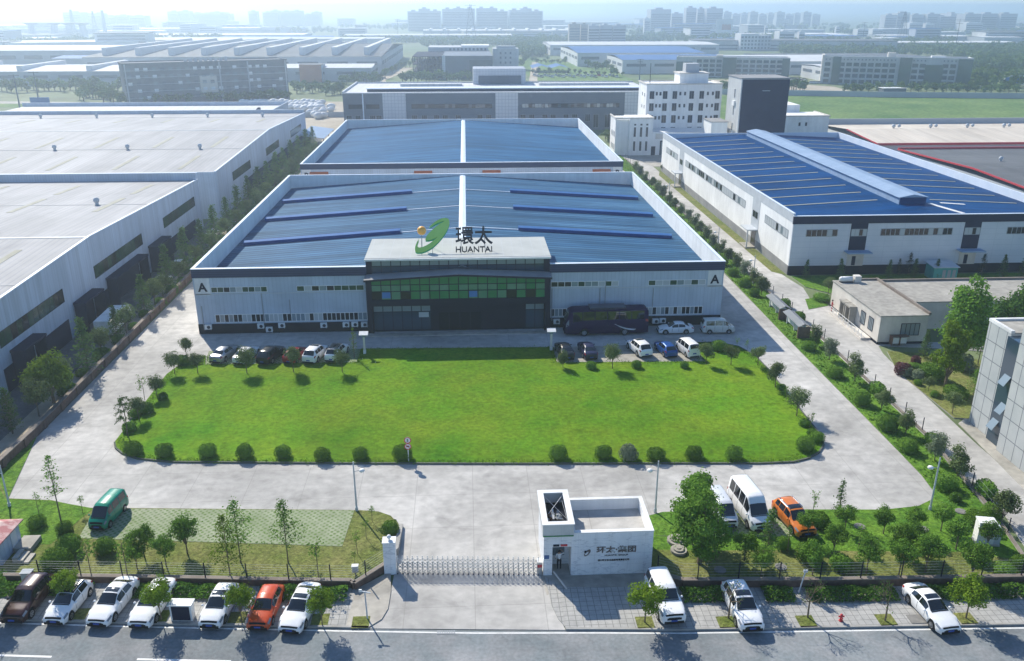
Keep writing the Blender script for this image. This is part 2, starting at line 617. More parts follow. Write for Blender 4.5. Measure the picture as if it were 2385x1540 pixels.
def interp(pts):
    xs, ys = [p[0] for p in pts], [p[1] for p in pts]

    def f(x):
        if x < xs[0]:
            return ys[0] + (x - xs[0]) * (ys[1] - ys[0]) / (xs[1] - xs[0])
        if x > xs[-1]:
            return ys[-1] + (x - xs[-1]) * (ys[-1] - ys[-2]) / (xs[-1] - xs[-2])
        return float(np.interp(x, xs, ys))
    return f


kerb_y = interp([(-33.1, 50.3), (-23, 49.35), (-9.2, 48.2), (0, 47.5), (7.9, 47.1), (14.6, 46.7), (28.1, 46.3), (37.9, 46.0)])
fence_y = interp([(-35.3, 54.7), (-24.3, 53.9), (-13.9, 53.0), (0, 52.0), (15.3, 51.3), (25.9, 50.8), (40.7, 50.4)])


def band(name, xs, f0, f1, z0, z1, top, side=None, kind='structure'):
    return slab(name, [(x, f0(x)) for x in xs] + [(x, f1(x)) for x in reversed(xs)], z0, z1, top, side, kind)


g = MB()
g.quad((-9000, -400, 0), (9000, -400, 0), (9000, 12000, 0), (-9000, 12000, 0))
struct('ground', g, M['plain'])
XS = [-70, -50, -40, -33, -28, -23, -16, -9, -4, 0, 4, 8, 14, 20, 28, 38, 50, 70]
band('road', XS, lambda x: kerb_y(x) - 11, kerb_y, .004, .02, M['asphalt'])
# white edge line and broken centre line
edge = MB()
for a, b in zip(XS[:-1], XS[1:]):
    edge.quad((a, kerb_y(a) - .33, .026), (b, kerb_y(b) - .33, .026), (b, kerb_y(b) - .2, .026), (a, kerb_y(a) - .2, .026))
struct('road_edge_line', edge, M['paint'])
dash = MB()
for a, b in ((-34, -27.9), (-22.2, -16)):
    dash.quad((a, kerb_y(a) - 3.45, .026), (b, kerb_y(b) - 3.45, .026), (b, kerb_y(b) - 3.28, .026), (a, kerb_y(a) - 3.28, .026))
struct('road_centre_line', dash, M['paint'])
XL = [-70, -50, -40, -33, -28, -23, -16, -9, -7.3]
XR = [6.2, 8, 14, 20, 28, 38, 50, 70]
band('pavement_left', XL, kerb_y, fence_y, .004, .13, M['paving'], M['kerbstone'])
band('pavement_right', XR, kerb_y, fence_y, .004, .13, M['paving'], M['kerbstone'])
band('kerb_left', XL, lambda x: kerb_y(x) - .01, lambda x: kerb_y(x) + .16, .004, .142, M['kerbstone'])
band('kerb_right', XR, lambda x: kerb_y(x) - .01, lambda x: kerb_y(x) + .16, .004, .142, M['kerbstone'])
struct('driveway', MB().prism([(-7.3, kerb_y(-7.3)), (6.2, kerb_y(6.2)), (5.6, 49.9), (5.3, 53.6), (-6.0, 54.4), (-6.2, 50.5), (-6.5, 49.0)], .004, .06), M['concrete'])
slab('gate_forecourt', [(4.9, 53.9), (13.42, 53.1), (13.45, 51.25), (8, 51.55), (6.15, 51.7), (5.25, 50.9)], .004, .064, M['old_concrete'])
slab('pavement_corner', [(5.3, 53.0), (5.5, 49.7), (5.8, 48.3), (6.3, 47.25), (6.4, 51.8)], .004, .1, M['paving'], M['kerbstone'])
slab('driveway_apron', [(-8.9, 48.3), (-7.3, 48.15), (-6.5, 48.9), (-6.15, 50.0), (-6.1, 52.0), (-6.3, 54.3), (-8.7, 52.3)], .004, .132, M['old_concrete'])
# the concrete yard round the lawn with the two side roads
slab('concrete_yard', [(-6.0, 54.4), (5.3, 53.6), (8, 58.5), (16, 61.2), (34.9, 60.7), (38.1, 61.1), (39.7, 61.9), (40.6, 63.1), (41.0, 66), (41.2, 300), (-43, 300), (-43.2, 78),
                       (-40.5, 66.5), (-36.5, 66.0), (-33, 64.6), (-9, 62.9), (-6.4, 61.4), (-5.9, 60.0)], .004, .05, M['concrete'])
slab('side_road', [(45.6, 52), (49.3, 60), (49.4, 72), (50.2, 86), (51.0, 95), (51.6, 97.5), (60, 96.0), (75, 92), (76, 98), (51.6, 98.4), (51.6, 113), (49.8, 115), (51, 121.5), (50.2, 128), (50.2, 235), (44.9, 248), (44.9, 60), (42.9, 52)],
     .004, .05, M['concrete'])
slab('side_yard', [(50.2, 228), (70, 228), (70, 250), (44.9, 250), (44.9, 248)], .004, .054, M['old_concrete'])
slab('tree_verge', [(-46.4, 66), (-44.05, 66), (-44.1, 300), (-46.4, 300)], .004, .09, M['bare_earth'], M['kerbstone'])
slab('left_yard', [(-52, 40), (-44.6, 66), (-44.6, 300), (-52, 300)], .004, .04, M['yard_asphalt'])
# lawn with its dark kerb
lawn_poly = [(-35.0, 76.3), (-34.5, 75.2), (-33.4, 74.0), (-31.6, 72.9), (-28.2, 72.1), (-12.2, 71.0), (5, 70.0), (19.7, 69.3), (27, 68.9), (30.2, 69.0), (31.8, 69.6), (33.2, 70.6), (34.3, 72.1), (34.8, 74.5),
             (34.9, 80), (35.1, 91), (34.9, 95.0), (33.8, 98), (31.5, 99.6), (28.2, 99.5), (28.2, 93.4), (10.4, 94.0), (10.4, 99.0), (-13.6, 99.7), (-13.6, 95.3), (-31.6, 95.6), (-32.4, 98.6), (-34.3, 97), (-35.3, 93)]
slab('lawn', lawn_poly, .004, .17, M['lawn'], M['dark_kerb'], 'stuff')
kb = MB()
for a, b in zip(lawn_poly[:20], lawn_poly[1:21]):
    kb.bar((a[0], a[1], .12), (b[0], b[1], .12), .16, .16)
struct('lawn_kerb', kb, M['dark_kerb'])
slab('parking_bay_left', [(-32.4, 100.0), (-31.6, 95.62), (-13.62, 95.32), (-13.62, 99.7)], .004, .14, M['grass_pavers'], M['kerbstone'])
slab('parking_bay_right', [(10.42, 99.0), (10.42, 94.02), (28.18, 93.42), (28.18, 99.4)], .004, .14, M['old_concrete'], M['kerbstone'])
# grass strip with kerb between the two roads on the right, ends in the garden by the front fence
slab('grass_strip', [(41.2, 260), (41.2, 130), (40.95, 102), (41.0, 73), (40.95, 66), (40.6, 63.1), (39.7, 61.9), (38.1, 61.0), (34.9, 60.6), (27.9, 61.0), (27.9, 57.2), (16, 57.6), (13.9, 58.0), (13.3, 53.0), (13.5, 51.6)]
     + [(x, fence_y(x) + .2) for x in (15.3, 20, 26, 33, 40.7)] + [(42.7, 53.6), (43.6, 60), (45.1, 73), (45.1, 100), (44.7, 118), (44.7, 260)], .004, .12, M['strip_grass'], M['kerbstone'], 'stuff')
slab('garden_right', [(13.45, 52.95)] + [(x, fence_y(x) + .35) for x in (15.3, 20, 26, 33, 40.4)] + [(42.0, 53.2), (38, 54.4), (30, 54.9), (23.5, 55.4), (18, 55.6), (13.7, 56.0)], .1, .135, M['dry_grass'], None, 'stuff')
# left garden: grass, grass pavers with the green van
slab('garden_left', [(-43, 70)] + [(x, fence_y(x) + .2) for x in (-44, -35.3, -24.3, -13.9, -9.2)] + [(-8.8, 52.6), (-6.5, 55.0), (-6.0, 56.2), (-5.9, 60.1), (-6.9, 61.9), (-8.0, 62.6), (-9.7, 62.9), (-33, 64.5), (-36.5, 65.9), (-40.5, 66.4)],
     .004, .12, M['dry_grass'], M['kerbstone'], 'stuff')
slab('garden_left_lush', [(-43, 69.5), (-43.5, 60), (-33.6, 59.2), (-32.3, 64.35), (-36.5, 65.8), (-40.5, 66.3)], .1, .135, M['strip_grass'], None, 'stuff')
slab('paver_lot_left', [(-32.1, 64.3), (-31.7, 59.95), (-10.4, 57.7), (-10.05, 62.85)], .1, .14, M['grass_pavers'], M['kerbstone'])
slab('garden_corner', [(8.2, 58.3), (16, 61.25), (18.45, 61.3), (18.45, 57.5), (13.4, 58.02)], .004, .11, M['strip_grass'], M['kerbstone'], 'stuff')
slab('verge_left', [(-43.2, 78), (-40.4, 66.6), (-43.7, 66)], .004, .11, M['strip_grass'], M['kerbstone'], 'stuff')
slab('paver_lot_right', [(18.5, 61.28), (18.5, 57.4), (27.85, 57.1), (27.85, 61.0)], .004, .14, M['grass_pavers'], M['kerbstone'])
# right-hand neighbour's garden and yards
slab('garden_neighbour', [(51.8, 95.6), (50.0, 89.2), (50.2, 77.2), (52, 76.8), (54, 78), (62, 84), (64, 91), (58, 94.2)], .004, .12, M['dry_grass'], M['kerbstone'], 'stuff')
slab('grass_verge', [(51.2, 127.4), (51.4, 121.8), (54, 118.5), (60, 115.5), (95, 113), (95, 127.2)], .004, .10, M['strip_grass'], M['kerbstone'], 'stuff')
slab('yard_patch', [(48.0, 111.5), (51.5, 113), (51.5, 116.8), (49.2, 116.0)], .004, .10, M['strip_grass'], M['kerbstone'], 'stuff')
slab('wall_verge', [(49.0, 215), (49.0, 130), (50.7, 128), (50.7, 222)], .004, .07, M['dry_grass'], M['kerbstone'], 'stuff')
slab('glass_block_apron', [(51.2, 77), (50.0, 76.0), (48.6, 60), (70, 60), (70, 76)], .004, .075, M['old_concrete'])
# open ground far off
slab('field', [(100, 262), (300, 255), (330, 400), (263, 401), (157, 420), (80, 425), (88, 300)], .004, .03, M['rough_field'], None, 'stuff')
slab('field_by_road', [(-330, 400), (-170, 385), (-165, 405), (-330, 430)], .004, .03, M['rough_field'], None, 'stuff')
slab('bare_yard', [(-100, 405), (-44, 404), (-40, 300), (-66, 300), (-70, 345)], .004, .03, M['bare_earth'])
slab('back_road', [(-42, 300), (-33.5, 300), (-34.5, 420), (-47, 528), (-36, 640), (-44, 640), (-56, 528), (-44, 420)], .004, .034, M['bare_earth'])
slab('car_park_lawn', [(40, 520), (100, 512), (100, 640), (60, 760), (40, 760)], .004, .03, M['rough_field'], None, 'stuff')
slab('far_lane', [(36, 500), (41, 500), (58, 700), (53, 700)], .004, .036, M['bare_earth'])
slab('office_forecourt', [(150, 425), (196, 421), (200, 470), (160, 520), (140, 520)], .004, .036, M['bare_earth'])
slab('avenue', [(-330, 432), (-165, 407), (-90, 372), (-92, 366), (-168, 398), (-330, 420)], .004, .036, M['old_concrete'])
# ---------------------------------------------------------------- building helpers
def text_mesh(name, body, size, m, ext=.01, align='CENTER', bold=0.0, sx=1.0):
    c = bpy.data.curves.new(name, 'FONT')
    c.body, c.size, c.extrude, c.align_x, c.offset = body, size, ext, align, bold
    o = bpy.data.objects.new(name, c)
    COL.objects.link(o)
    bpy.context.view_layer.update()
    me = bpy.data.meshes.new_from_object(o.evaluated_get(bpy.context.evaluated_depsgraph_get()))
    bpy.data.objects.remove(o)
    for v in me.vertices:                                  # stand it up: x right, z up, facing -y
        v.co = (v.co.x * sx, -v.co.z, v.co.y)
    me.materials.clear()
    me.materials.append(m)
    return me


def strip_window(parent, org, x0, x1, y, z0, z1, n, panes, fm='frame_white', sub='y', fw=.09, out=.05, seed=0):
    """ribbon window: glass (one mesh of panes) with its frame as a sub-part; sub = axis the wall faces ('y' -> -y, 'x' -> +x, 'X' -> -x)"""
    r = random.Random(seed)

    def P(u, d, z):
        return (u, y - d, z) if sub == 'y' else ((y + d, u, z) if sub == 'x' else (y - d, u, z))
    gl, fr = MB(org), MB(org)
    ms = list(dict.fromkeys(panes))
    du = (x1 - x0) / n
    flip = sub == 'x'
    for i in range(n):
        a, b = x0 + i * du, x0 + (i + 1) * du
        q = [P(a, .03, z0), P(b, .03, z0), P(b, .03, z1), P(a, .03, z1)]
        gl.add(q, [(0, 1, 2, 3)], ms.index(r.choice(panes)))
    o = gl.build('window', [M[k] for k in ms], parent)
    for i in range(n + 1):
        u = x0 + i * du
        lo, hi = u - fw / 2, u + fw / 2
        vs = [P(lo, 0, z0), P(hi, 0, z0), P(hi, out, z0), P(lo, out, z0), P(lo, 0, z1), P(hi, 0, z1), P(hi, out, z1), P(lo, out, z1)]
        fr.add(vs, [(0, 3, 2, 1), (4, 5, 6, 7), (0, 1, 5, 4), (1, 2, 6, 5), (2, 3, 7, 6), (3, 0, 4, 7)])
    for z in (z0, z1):
        vs = [P(x0, 0, z - fw / 2), P(x1, 0, z - fw / 2), P(x1, out + .006, z - fw / 2), P(x0, out + .006, z - fw / 2), P(x0, 0, z + fw / 2), P(x1, 0, z + fw / 2), P(x1, out + .006, z + fw / 2), P(x0, out + .006, z + fw / 2)]
        fr.add(vs, [(0, 3, 2, 1), (4, 5, 6, 7), (0, 1, 5, 4), (1, 2, 6, 5), (2, 3, 7, 6), (3, 0, 4, 7)])
    fr.build('frame', M[fm], o)
    return o


def pane_window(parent, org, w, h, m='dark_glass', fm='frame_white', depth=.06, mull=1):
    """reusable window mesh pair facing -y, origin at the bottom middle"""
    g_ = MB().box(-w / 2, w / 2, -.03, 0, 0, h)
    f_ = MB()
    t = .07
    for x0, x1, z0, z1 in ((-w / 2 - t, w / 2 + t, -t, 0), (-w / 2 - t, w / 2 + t, h, h + t), (-w / 2 - t, -w / 2, 0, h), (w / 2, w / 2 + t, 0, h)):
        f_.box(x0, x1, -depth, 0, z0, z1)
    for i in range(mull):
        u = -w / 2 + w * (i + 1) / (mull + 1)
        f_.box(u - .03, u + .03, -depth, -.031, 0, h)
    return g_.mesh('window', M[m]), f_.mesh('frame', M[fm])


def put_window(pair, parent, x, y, z, rz=0.0):
    w = inst('window', pair[0], parent, (x, y, z), rz)
    inst('frame', pair[1], w)
    return w


def gable_roof(mb, x0, x1, y0, y1, ze, zr, axis='y', mi=0, th=.12):
    """two slopes; the ridge runs along axis"""
    if axis == 'y':
        xm = (x0 + x1) / 2
        mb.quad((x0, y0, ze), (xm, y0, zr), (xm, y1, zr), (x0, y1, ze), mi)
        mb.quad((xm, y0, zr), (x1, y0, ze), (x1, y1, ze), (xm, y1, zr), mi)
    else:
        ym = (y0 + y1) / 2
        mb.quad((x0, y0, ze), (x1, y0, ze), (x1, ym, zr), (x0, ym, zr), mi)
        mb.quad((x0, ym, zr), (x1, ym, zr), (x1, y1, ze), (x0, y1, ze), mi)
    return mb


mat('letter_dark', (.012, .013, .022), .6, spec=.05)
# ---------------------------------------------------------------- factory A (the main building)
def hall(name, label, letter, X0, X1, Y0, Y1, zt, front_detail):
    org = ((X0 + X1) / 2, Y0, 0)
    t = thing(name, label, 'factory', org)
    ze, zr = zt - 2.55, zt - .25
    w = MB(org)
    segs = [(X0, -13.21), (10.61, X1)] if letter == 'A' else [(X0, X1)]
    for xa, xb in segs:
        MB(org).box(xa, xb, Y0, Y0 + .3, 1.4, zt - 1.15).build('front_wall', M['metal_wall'], t)
    w = MB(org)
    w.box(X0, X0 + .3, Y0 + .3, Y1, 0, zt)
    w.box(X1 - .3, X1, Y0 + .3, Y1, 0, zt)
    w.box(X0 + .3, X1 - .3, Y1 - .3, Y1, 0, zt)
    w.build('parapet_wall', M['white_wall'], t)
    for xa, xb in segs:
        xa, xb = (xa - .03 if xa == X0 else xa), (xb + .03 if xb == X1 else xb)
        MB(org).box(xa, xb, Y0 - .06, Y0 + .299, 0, 1.399).build('plinth', M['dark_plinth'], t)
        MB(org).box(xa, xb, Y0 - .1, Y0 + .298, zt - 1.15, zt).build('parapet_band', M['navy_band'], t)
    c = MB(org)
    for xa, xb in segs:
        c.box(xa - (.08 if xa == X0 else 0), xb + (.08 if xb == X1 else 0), Y0 - .14, Y0 + .36, zt + .002, zt + .07)
    c.box(X0 - .06, X0 + .36, Y0 + .36, Y1, zt + .002, zt + .07)
    c.box(X1 - .36, X1 + .06, Y0 + .36, Y1, zt + .002, zt + .07)
    c.box(X0 + .36, X1 - .36, Y1 - .36, Y1 + .06, zt + .002, zt + .07)
    c.build('coping', M['ridge_white'], t)
    r = MB(org)
    gable_roof(r, X0 + .3, X1 - .3, Y0 + .3, Y1 - .3, ze, zr)
    r.build('roof', M['blue_roof' if letter == 'A' else 'blue_roof_back'], t)
    xm = (X0 + X1) / 2
    rc = MB(org)
    rc.add([(xm - .55, Y0 + .3, zr - .03), (xm, Y0 + .3, zr + .08), (xm + .55, Y0 + .3, zr - .03), (xm - .55, Y1 - .3, zr - .03), (xm, Y1 - .3, zr + .08), (xm + .55, Y1 - .3, zr - .03)],
           [(0, 1, 4, 3), (1, 2, 5, 4)])
    rc.build('ridge_cap', M['ridge_white'], t)
    for sx in (X0 + 1.15, X1 - 1.15):
        p = MB(org).box(sx - .95, sx + .95, Y0 - .05, Y0 - .004, zt - 3.45, zt - 1.2).build('sign_panel', M['white_paint'], t)
        lm = text_mesh('letter', letter, 1.6, M['letter_dark'], .012, bold=.05)
        inst('letter', lm, p, (sx - org[0], -.07, zt - 2.95))
    return t, org, ze, zr, xm


A0, A1, AY, AYB, AZ = -35.3, 33.7, 106.3, 171.6, 8.85
hall_a, orgA, zeA, zrA, xmA = hall('factory_hall', 'long factory with blue low gable roof, glass entrance and letter A on both front corners', 'A', A0, A1, AY, AYB, AZ, True)


def roof_za(x):
    return zeA + (zrA - zeA) * (1 - abs(x - xmA) / ((A1 - A0) / 2 - .3))


for k, (pl, pr) in enumerate((((661, 468), (958, 453)), ((620, 512), (946, 491)), ((572, 566), (931, 545)), ((1188, 450), (1483, 462)), ((1195, 488), (1518, 502)), ((1207, 537), (1562, 553)))):
    xa, ya = at(*pl, 6.9)
    xb, yb = at(*pr, 7.6)
    y = (ya + yb) / 2
    if k < 3:
        xa, xb = at(*pl, 6.5)[0], at(*pr, 8.0)[0]
    else:
        xa, xb = at(*pl, 8.0)[0], at(*pr, 6.5)[0]
    v = MB(orgA)
    za, zb = roof_za(xa), roof_za(xb)
    for y0, y1, z0, z1 in ((y - .45, y + .45, .0, .5),):
        vs = [(xa, y0, za + z0), (xb, y0, zb + z0), (xb, y1, zb + z0), (xa, y1, za + z0), (xa, y0 - .12, za + z1), (xb, y0 - .12, zb + z1), (xb, y1 + .12, zb + z1), (xa, y1 + .12, za + z1)]
        v.add(vs, [(0, 3, 2, 1), (0, 1, 5, 4), (1, 2, 6, 5), (2, 3, 7, 6), (3, 0, 4, 7)], 0)
        xs_ = [(xa, y - .57, za + z1), (xb, y - .57, zb + z1), (xb, y, zb + z1 + .2), (xa, y, za + z1 + .2), (xb, y + .57, zb + z1), (xa, y + .57, za + z1)]
        v.add(xs_, [(0, 1, 2, 3), (3, 2, 4, 5), (1, 4, 2), (0, 3, 5)], 1)
    vo = v.build('roof_vent', [M['vent_blue'], M['sheet_blue']], hall_a)
    xi = xb if k < 3 else xa
    f = MB(orgA)
    xe = xmA - .6 if k < 3 else xmA + .6
    f.bar((xi, y, roof_za(xi) + .06), (xe, y, roof_za(xe) + .06), .22, .1)
    f.build('flashing', M['ridge_white'], vo)

GL = ['dark_glass', 'dark_glass', 'pale_glass', 'blind']
for s, (xa, xb, n) in enumerate(((-33.1, -26.0, 9), (-22.2, -13.6, 9), (10.8, 19.7, 10), (23.7, 31.3, 8))):
    strip_window(hall_a, orgA, xa, xb, AY, 5.72, 6.42, n, ['dark_glass', 'dim_green_glass', 'pale_glass', 'dim_green_glass', 'blind'], seed=s, fw=.07)
for s, (xa, xb, n) in enumerate(((-33.0, -13.4, 34), (10.8, 15.0, 8), (16.5, 31.2, 26))):
    strip_window(hall_a, orgA, xa, xb, AY, 1.62, 2.68, n, ['dark_glass', 'dark_glass', 'dark_glass', 'pale_glass', 'blind'] if s else GL, seed=20 + s, fw=.09)
tr = MB(orgA)
tr.box(A0 - .01, -13.3, AY - .05, AY, 5.46, 5.56)
tr.box(10.7, A1 + .01, AY - .05, AY, 5.46, 5.56)
tr.build('ledge', M['galv'], hall_a)
for x, z0, z1 in ((-34.6, 0.6, 3.9), (-26.8, 1.5, 5.5), (-23.3, 2.6, 4.6), (10.95, 1.0, 5.5), (17.3, 2.7, 5.5), (18.0, 2.7, 6.5), (24.4, 2.7, 5.4)):
    MB(orgA).cyl((x, AY - .08, z0), (x, AY - .08, z1), .05, n=6).build('drainpipe', M['frame_grey'], hall_a)

# glass entrance block
E0, E1, EY = -13.2, 10.6, 105.0
ent = MB(orgA)
CY, CZ = 106.4, 9.75                                           # front edge and underside of the big canopy roof
for xa, xb in ((E0, E0 + .7), (E1 - .7, E1)):
    ent.box(xa, xb, EY, AY + .3, 0, 7.7)
    ent.box(xa, xb, CY + .15, CY + 1.0, 7.701, CZ - .02)
ent.box(E0 + .7, E1 - .7, EY + .02, AY - .41, 3.85, 4.75)
ent.box(E0 + .7, E1 - .7, EY + .3, AY - .41, 7.55, 7.7)
ent.box(E0 + .7, E1 - .7, AY - .4, AY + .25, 0, 7.7)
ent.box(E0 + .7, E1 - .7, CY + .5, CY + 9.6, 6.3, CZ - .25)
ent = ent.build('entrance_block', M['frame_dark'], hall_a)
cw = MB(orgA)
n = 18
du = (E1 - E0 - 1.4) / n
rw = random.Random(5)
for i in range(n):
    a = E0 + .7 + i * du
    um = (a + du / 2 - (E0 + E1) / 2) / ((E1 - E0) / 2)
    ztop = 8.0 - .5 * abs(um)
    cw.quad((a, EY + .12, 4.75), (a + du, EY + .12, 4.75), (a + du, EY + .12, 5.85), (a, EY + .12, 5.85), rw.choice([0, 0, 1, 1, 2]))
    cw.quad((a, EY + .12, 5.85), (a + du, EY + .12, 5.85), (a + du, EY + .12, 6.7), (a, EY + .12, 6.7), 1 if i not in (4, 5, 8, 13, 16) else 0)
    cw.quad((a, EY + .12, 6.7), (a + du, EY + .12, 6.7), (a + du, EY + .12, ztop), (a, EY + .12, ztop), 0)
cw = cw.build('curtain_wall', [M['green_glass'], M['panel_green'], M['dark_glass']], ent)
for i in (1, 10):
    a = E0 + .7 + i * du
    MB(orgA).box(a + .1, a + du - .1, EY + .04, EY + .11, 4.95, 5.75).build('open_casement', M['sheet_blue'], cw if False else ent)
cl = MB(orgA)
for i in range(n):
    a = E0 + .7 + i * du
    cl.quad((a, CY + .4, 7.9), (a + du, CY + .4, 7.9), (a + du, CY + .4, 8.75), (a, CY + .4, 8.75), 0)
    cl.quad((a, CY + .4, 8.75), (a + du, CY + .4, 8.75), (a + du, CY + .4, 9.45), (a, CY + .4, 9.45), 1)
cl.build('clerestory', [M['blue_glass'], M['pale_glass']], ent)
ml = MB(orgA)
for i in range(n + 1):
    a = E0 + .7 + i * du
    ml.box(a - .05, a + .05, EY + .03, EY + .119, 4.75, 7.6)
    ml.box(a - .05, a + .05, CY + .3, CY + .399, 7.9, 9.45)
for z in (5.85, 6.7):
    ml.box(E0 + .7, E1 - .7, EY + .04, EY + .118, z - .04, z + .04)
ml.box(E0 + .7, E1 - .7, CY + .31, CY + .398, 8.71, 8.79)
ml.build('mullions', M['frame_dark'], ent)
for lo_, hi_ in ((0, 6), (16, n)):
    gf = MB(orgA)
    for i in range(lo_, hi_):
        a = E0 + .7 + i * du
        gf.quad((a + .06, AY - .45, .3), (a + du - .06, AY - .45, .3), (a + du - .06, AY - .45, 2.75), (a + .06, AY - .45, 2.75), 0)
        gf.quad((a + .06, AY - .45, 2.85), (a + du - .06, AY - .45, 2.85), (a + du - .06, AY - .45, 3.6), (a + .06, AY - .45, 3.6), 1)
    gf.build('shopfront_glass', [M['blue_glass'], M['pale_glass']], ent)
dr = MB(orgA)
for x in (-4.0, -2.6, -1.2, .2):
    dr.quad((x, AY - .46, .15), (x + 1.3, AY - .46, .15), (x + 1.3, AY - .46, 2.6), (x, AY - .46, 2.6))
dr.build('entrance_door', M['dark_glass'], ent)
MB(orgA).box(-6.6, -5.3, AY - .5, AY - .42, 2.0, 2.7).build('notice_plate', M['blind'], ent)
MB(orgA).box(E0 - .3, E1 + .3, EY - 1.0, EY - .02, .05, .16).build('entrance_step', M['old_concrete'], ent)
# low gable canopy over the second floor and the big pale canopy roof
xc = (E0 + E1) / 2
cn = MB(orgA)
y0, y1 = EY - .75, CY + .2
cn.add([(E0 - .15, y0, 7.65), (xc, y0, 8.25), (E1 + .15, y0, 7.65), (E0 - .15, y1, 7.75), (xc, y1, 8.35), (E1 + .15, y1, 7.75)], [(0, 1, 4, 3), (1, 2, 5, 4)], 0)
cn.add([(E0 - .15, y0, 7.4), (xc, y0, 8.0), (E1 + .15, y0, 7.4), (E0 - .15, y0, 7.65), (xc, y0, 8.25), (E1 + .15, y0, 7.65)], [(0, 1, 4, 3), (1, 2, 5, 4)], 1)
cn.add([(E0 - .15, y0, 7.4), (xc, y0, 8.0), (E1 + .15, y0, 7.4), (E0 - .15, y1, 7.4), (xc, y1, 8.0), (E1 + .15, y1, 7.4)], [(0, 3, 4, 1), (1, 4, 5, 2)], 1)
cn.add([(E1 + .15, y0, 7.4), (E1 + .15, y1, 7.4), (E1 + .15, y1, 7.75), (E1 + .15, y0, 7.65), (E0 - .15, y0, 7.4), (E0 - .15, y1, 7.4), (E0 - .15, y1, 7.75), (E0 - .15, y0, 7.65)], [(0, 1, 2, 3), (4, 7, 6, 5)], 1)
cn.build('gable_canopy', [M['grey_plinth'], M['frame_dark']], ent)
mat('canopy_sheet', (.40, .415, .40), .6, col2=(.46, .475, .455), scale=.3, spec=.05)
lines(M['canopy_sheet'], 'X', 1.34, .06, (.45, .48, .5), .8)
tc2 = MB(orgA)
tc2.box(E0 - .1, E1 + .1, CY, CY + 9.9, CZ, CZ + .17)
tc2.build('canopy_roof', M['canopy_sheet'], ent)
MB(orgA).box(E0 - .13, E1 + .13, CY - .3, CY - .001, CZ - .13, CZ + .11).build('canopy_edge', M['white_paint'], ent)
MB(orgA).box(E0 + .1, E1 - .1, CY + .25, CY + 9.6, CZ - .24, CZ - .001).build('canopy_soffit', M['frame_dark'], ent)

# factory B behind it
hall_b, orgB, zeB, zrB, xmB = hall('factory_hall', 'second blue-roofed factory behind the first, with orange awnings and letter B on its front corners', 'B', -35.4, 34.0, 184.6, 261.5, 8.85, False)
for k_, xa, xb in ((1, 2190, 2315), (2, 513, 637), (2, 980, 1105), (2, 1742, 1867)):
    ax = tl(k_, xa, 1180, 6.9)[0]
    bx = tl(k_, xb, 1180, 6.9)[0]
    aw = MB(orgB)
    y0 = 184.6
    aw.add([(ax, y0 - 1.4, 6.1), (bx, y0 - 1.4, 6.1), (bx, y0 - .01, 7.2), (ax, y0 - .01, 7.2), (ax, y0 - 1.4, 5.8), (bx, y0 - 1.4, 5.8), (ax, y0 - .01, 5.8), (bx, y0 - .01, 5.8)],
           [(0, 1, 2, 3), (4, 5, 1, 0), (4, 0, 3, 6), (5, 7, 2, 1)])
    aw.build('awning', M['orange_sheet'], hall_b)
strip_window(hall_b, orgB, -20, 20, 184.6, 3.2, 4.4, 30, ['dark_glass', 'pale_glass'], seed=4)


# ---------------------------------------------------------------- gatehouse
GO = (9.0, 53.2, 0)
gh = thing('gatehouse', 'white marble gatehouse with flat roof, wall lettering and an open-topped square corner turret', 'gatehouse', GO)
zr_ = 3.75
w = MB(GO)
w.box(7.25, 13.35, 53.15, 53.45, 0, zr_)                       # front slab with the lettering
w.build('front_wall', M['marble'], gh)
w = MB(GO)
w.box(7.25, 7.5, 53.451, 57.9, 0, zr_ - .02)
w.box(13.1, 13.34, 53.451, 57.9, 0, zr_ - .02)
w.box(7.5, 13.1, 57.65, 57.9, 0, zr_ - .02)
w.build('wall', M['white_wall'], gh)
MB(GO).box(7.5, 13.1, 53.451, 57.65, 2.7, 2.85).build('roof', M['concrete'], gh)
MB(GO).box(5.41, 7.24, 53.3, 54.59, .02, .075).build('porch_floor', M['old_concrete'], gh)
w = MB(GO)
w.box(7.22, 13.38, 53.12, 53.5, zr_ + .002, zr_ + .07)
w.box(7.22, 7.54, 53.5, 57.93, zr_ + .002, zr_ + .07)
w.box(13.06, 13.38, 53.5, 57.93, zr_ + .002, zr_ + .07)
w.box(7.54, 13.06, 57.61, 57.93, zr_ + .002, zr_ + .07)
w.build('coping', M['white_paint'], gh)
w = MB(GO)
w.box(5.2, 5.85, 53.25, 53.6, 0, 3.55)                         # left pier and wall, recessed porch
w.box(5.2, 5.4, 53.601, 57.8, 0, 3.55)
w.box(5.851, 7.249, 53.25, 53.5, 2.55, 3.55)
w.box(5.401, 7.249, 54.6, 54.8, 0, 3.55)
w.build('porch', M['marble'], gh)
w = MB(GO)
z0, z1 = 3.6, 4.55
w.box(5.1, 7.4, 53.1, 53.35, z0, z1)
w.box(5.1, 7.4, 57.6, 57.85, z0, z1)
w.box(5.1, 5.35, 53.351, 57.599, z0, z1)
w.box(7.15, 7.4, 53.351, 57.599, z0, z1)
tur = w.build('turret', M['stone_tile'], gh)
w = MB(GO)
w.box(5.05, 7.45, 53.05, 53.5, z1 + .002, z1 + .08)
w.box(5.05, 7.45, 57.45, 57.9, z1 + .002, z1 + .08)
w.box(5.05, 5.5, 53.5, 57.45, z1 + .002, z1 + .08)
w.box(7.0, 7.45, 53.5, 57.45, z1 + .002, z1 + .08)
w.build('coping', M['white_paint'], tur)
MB(GO).box(5.36, 7.14, 53.36, 57.59, 3.56, 3.66).build('floor_slab', M['dark_plinth'], tur)
MB(GO).box(5.12, 7.38, 53.07, 53.099, 3.56, 3.66).build('green_trim', M['green_glass'], tur)
w = MB(GO)
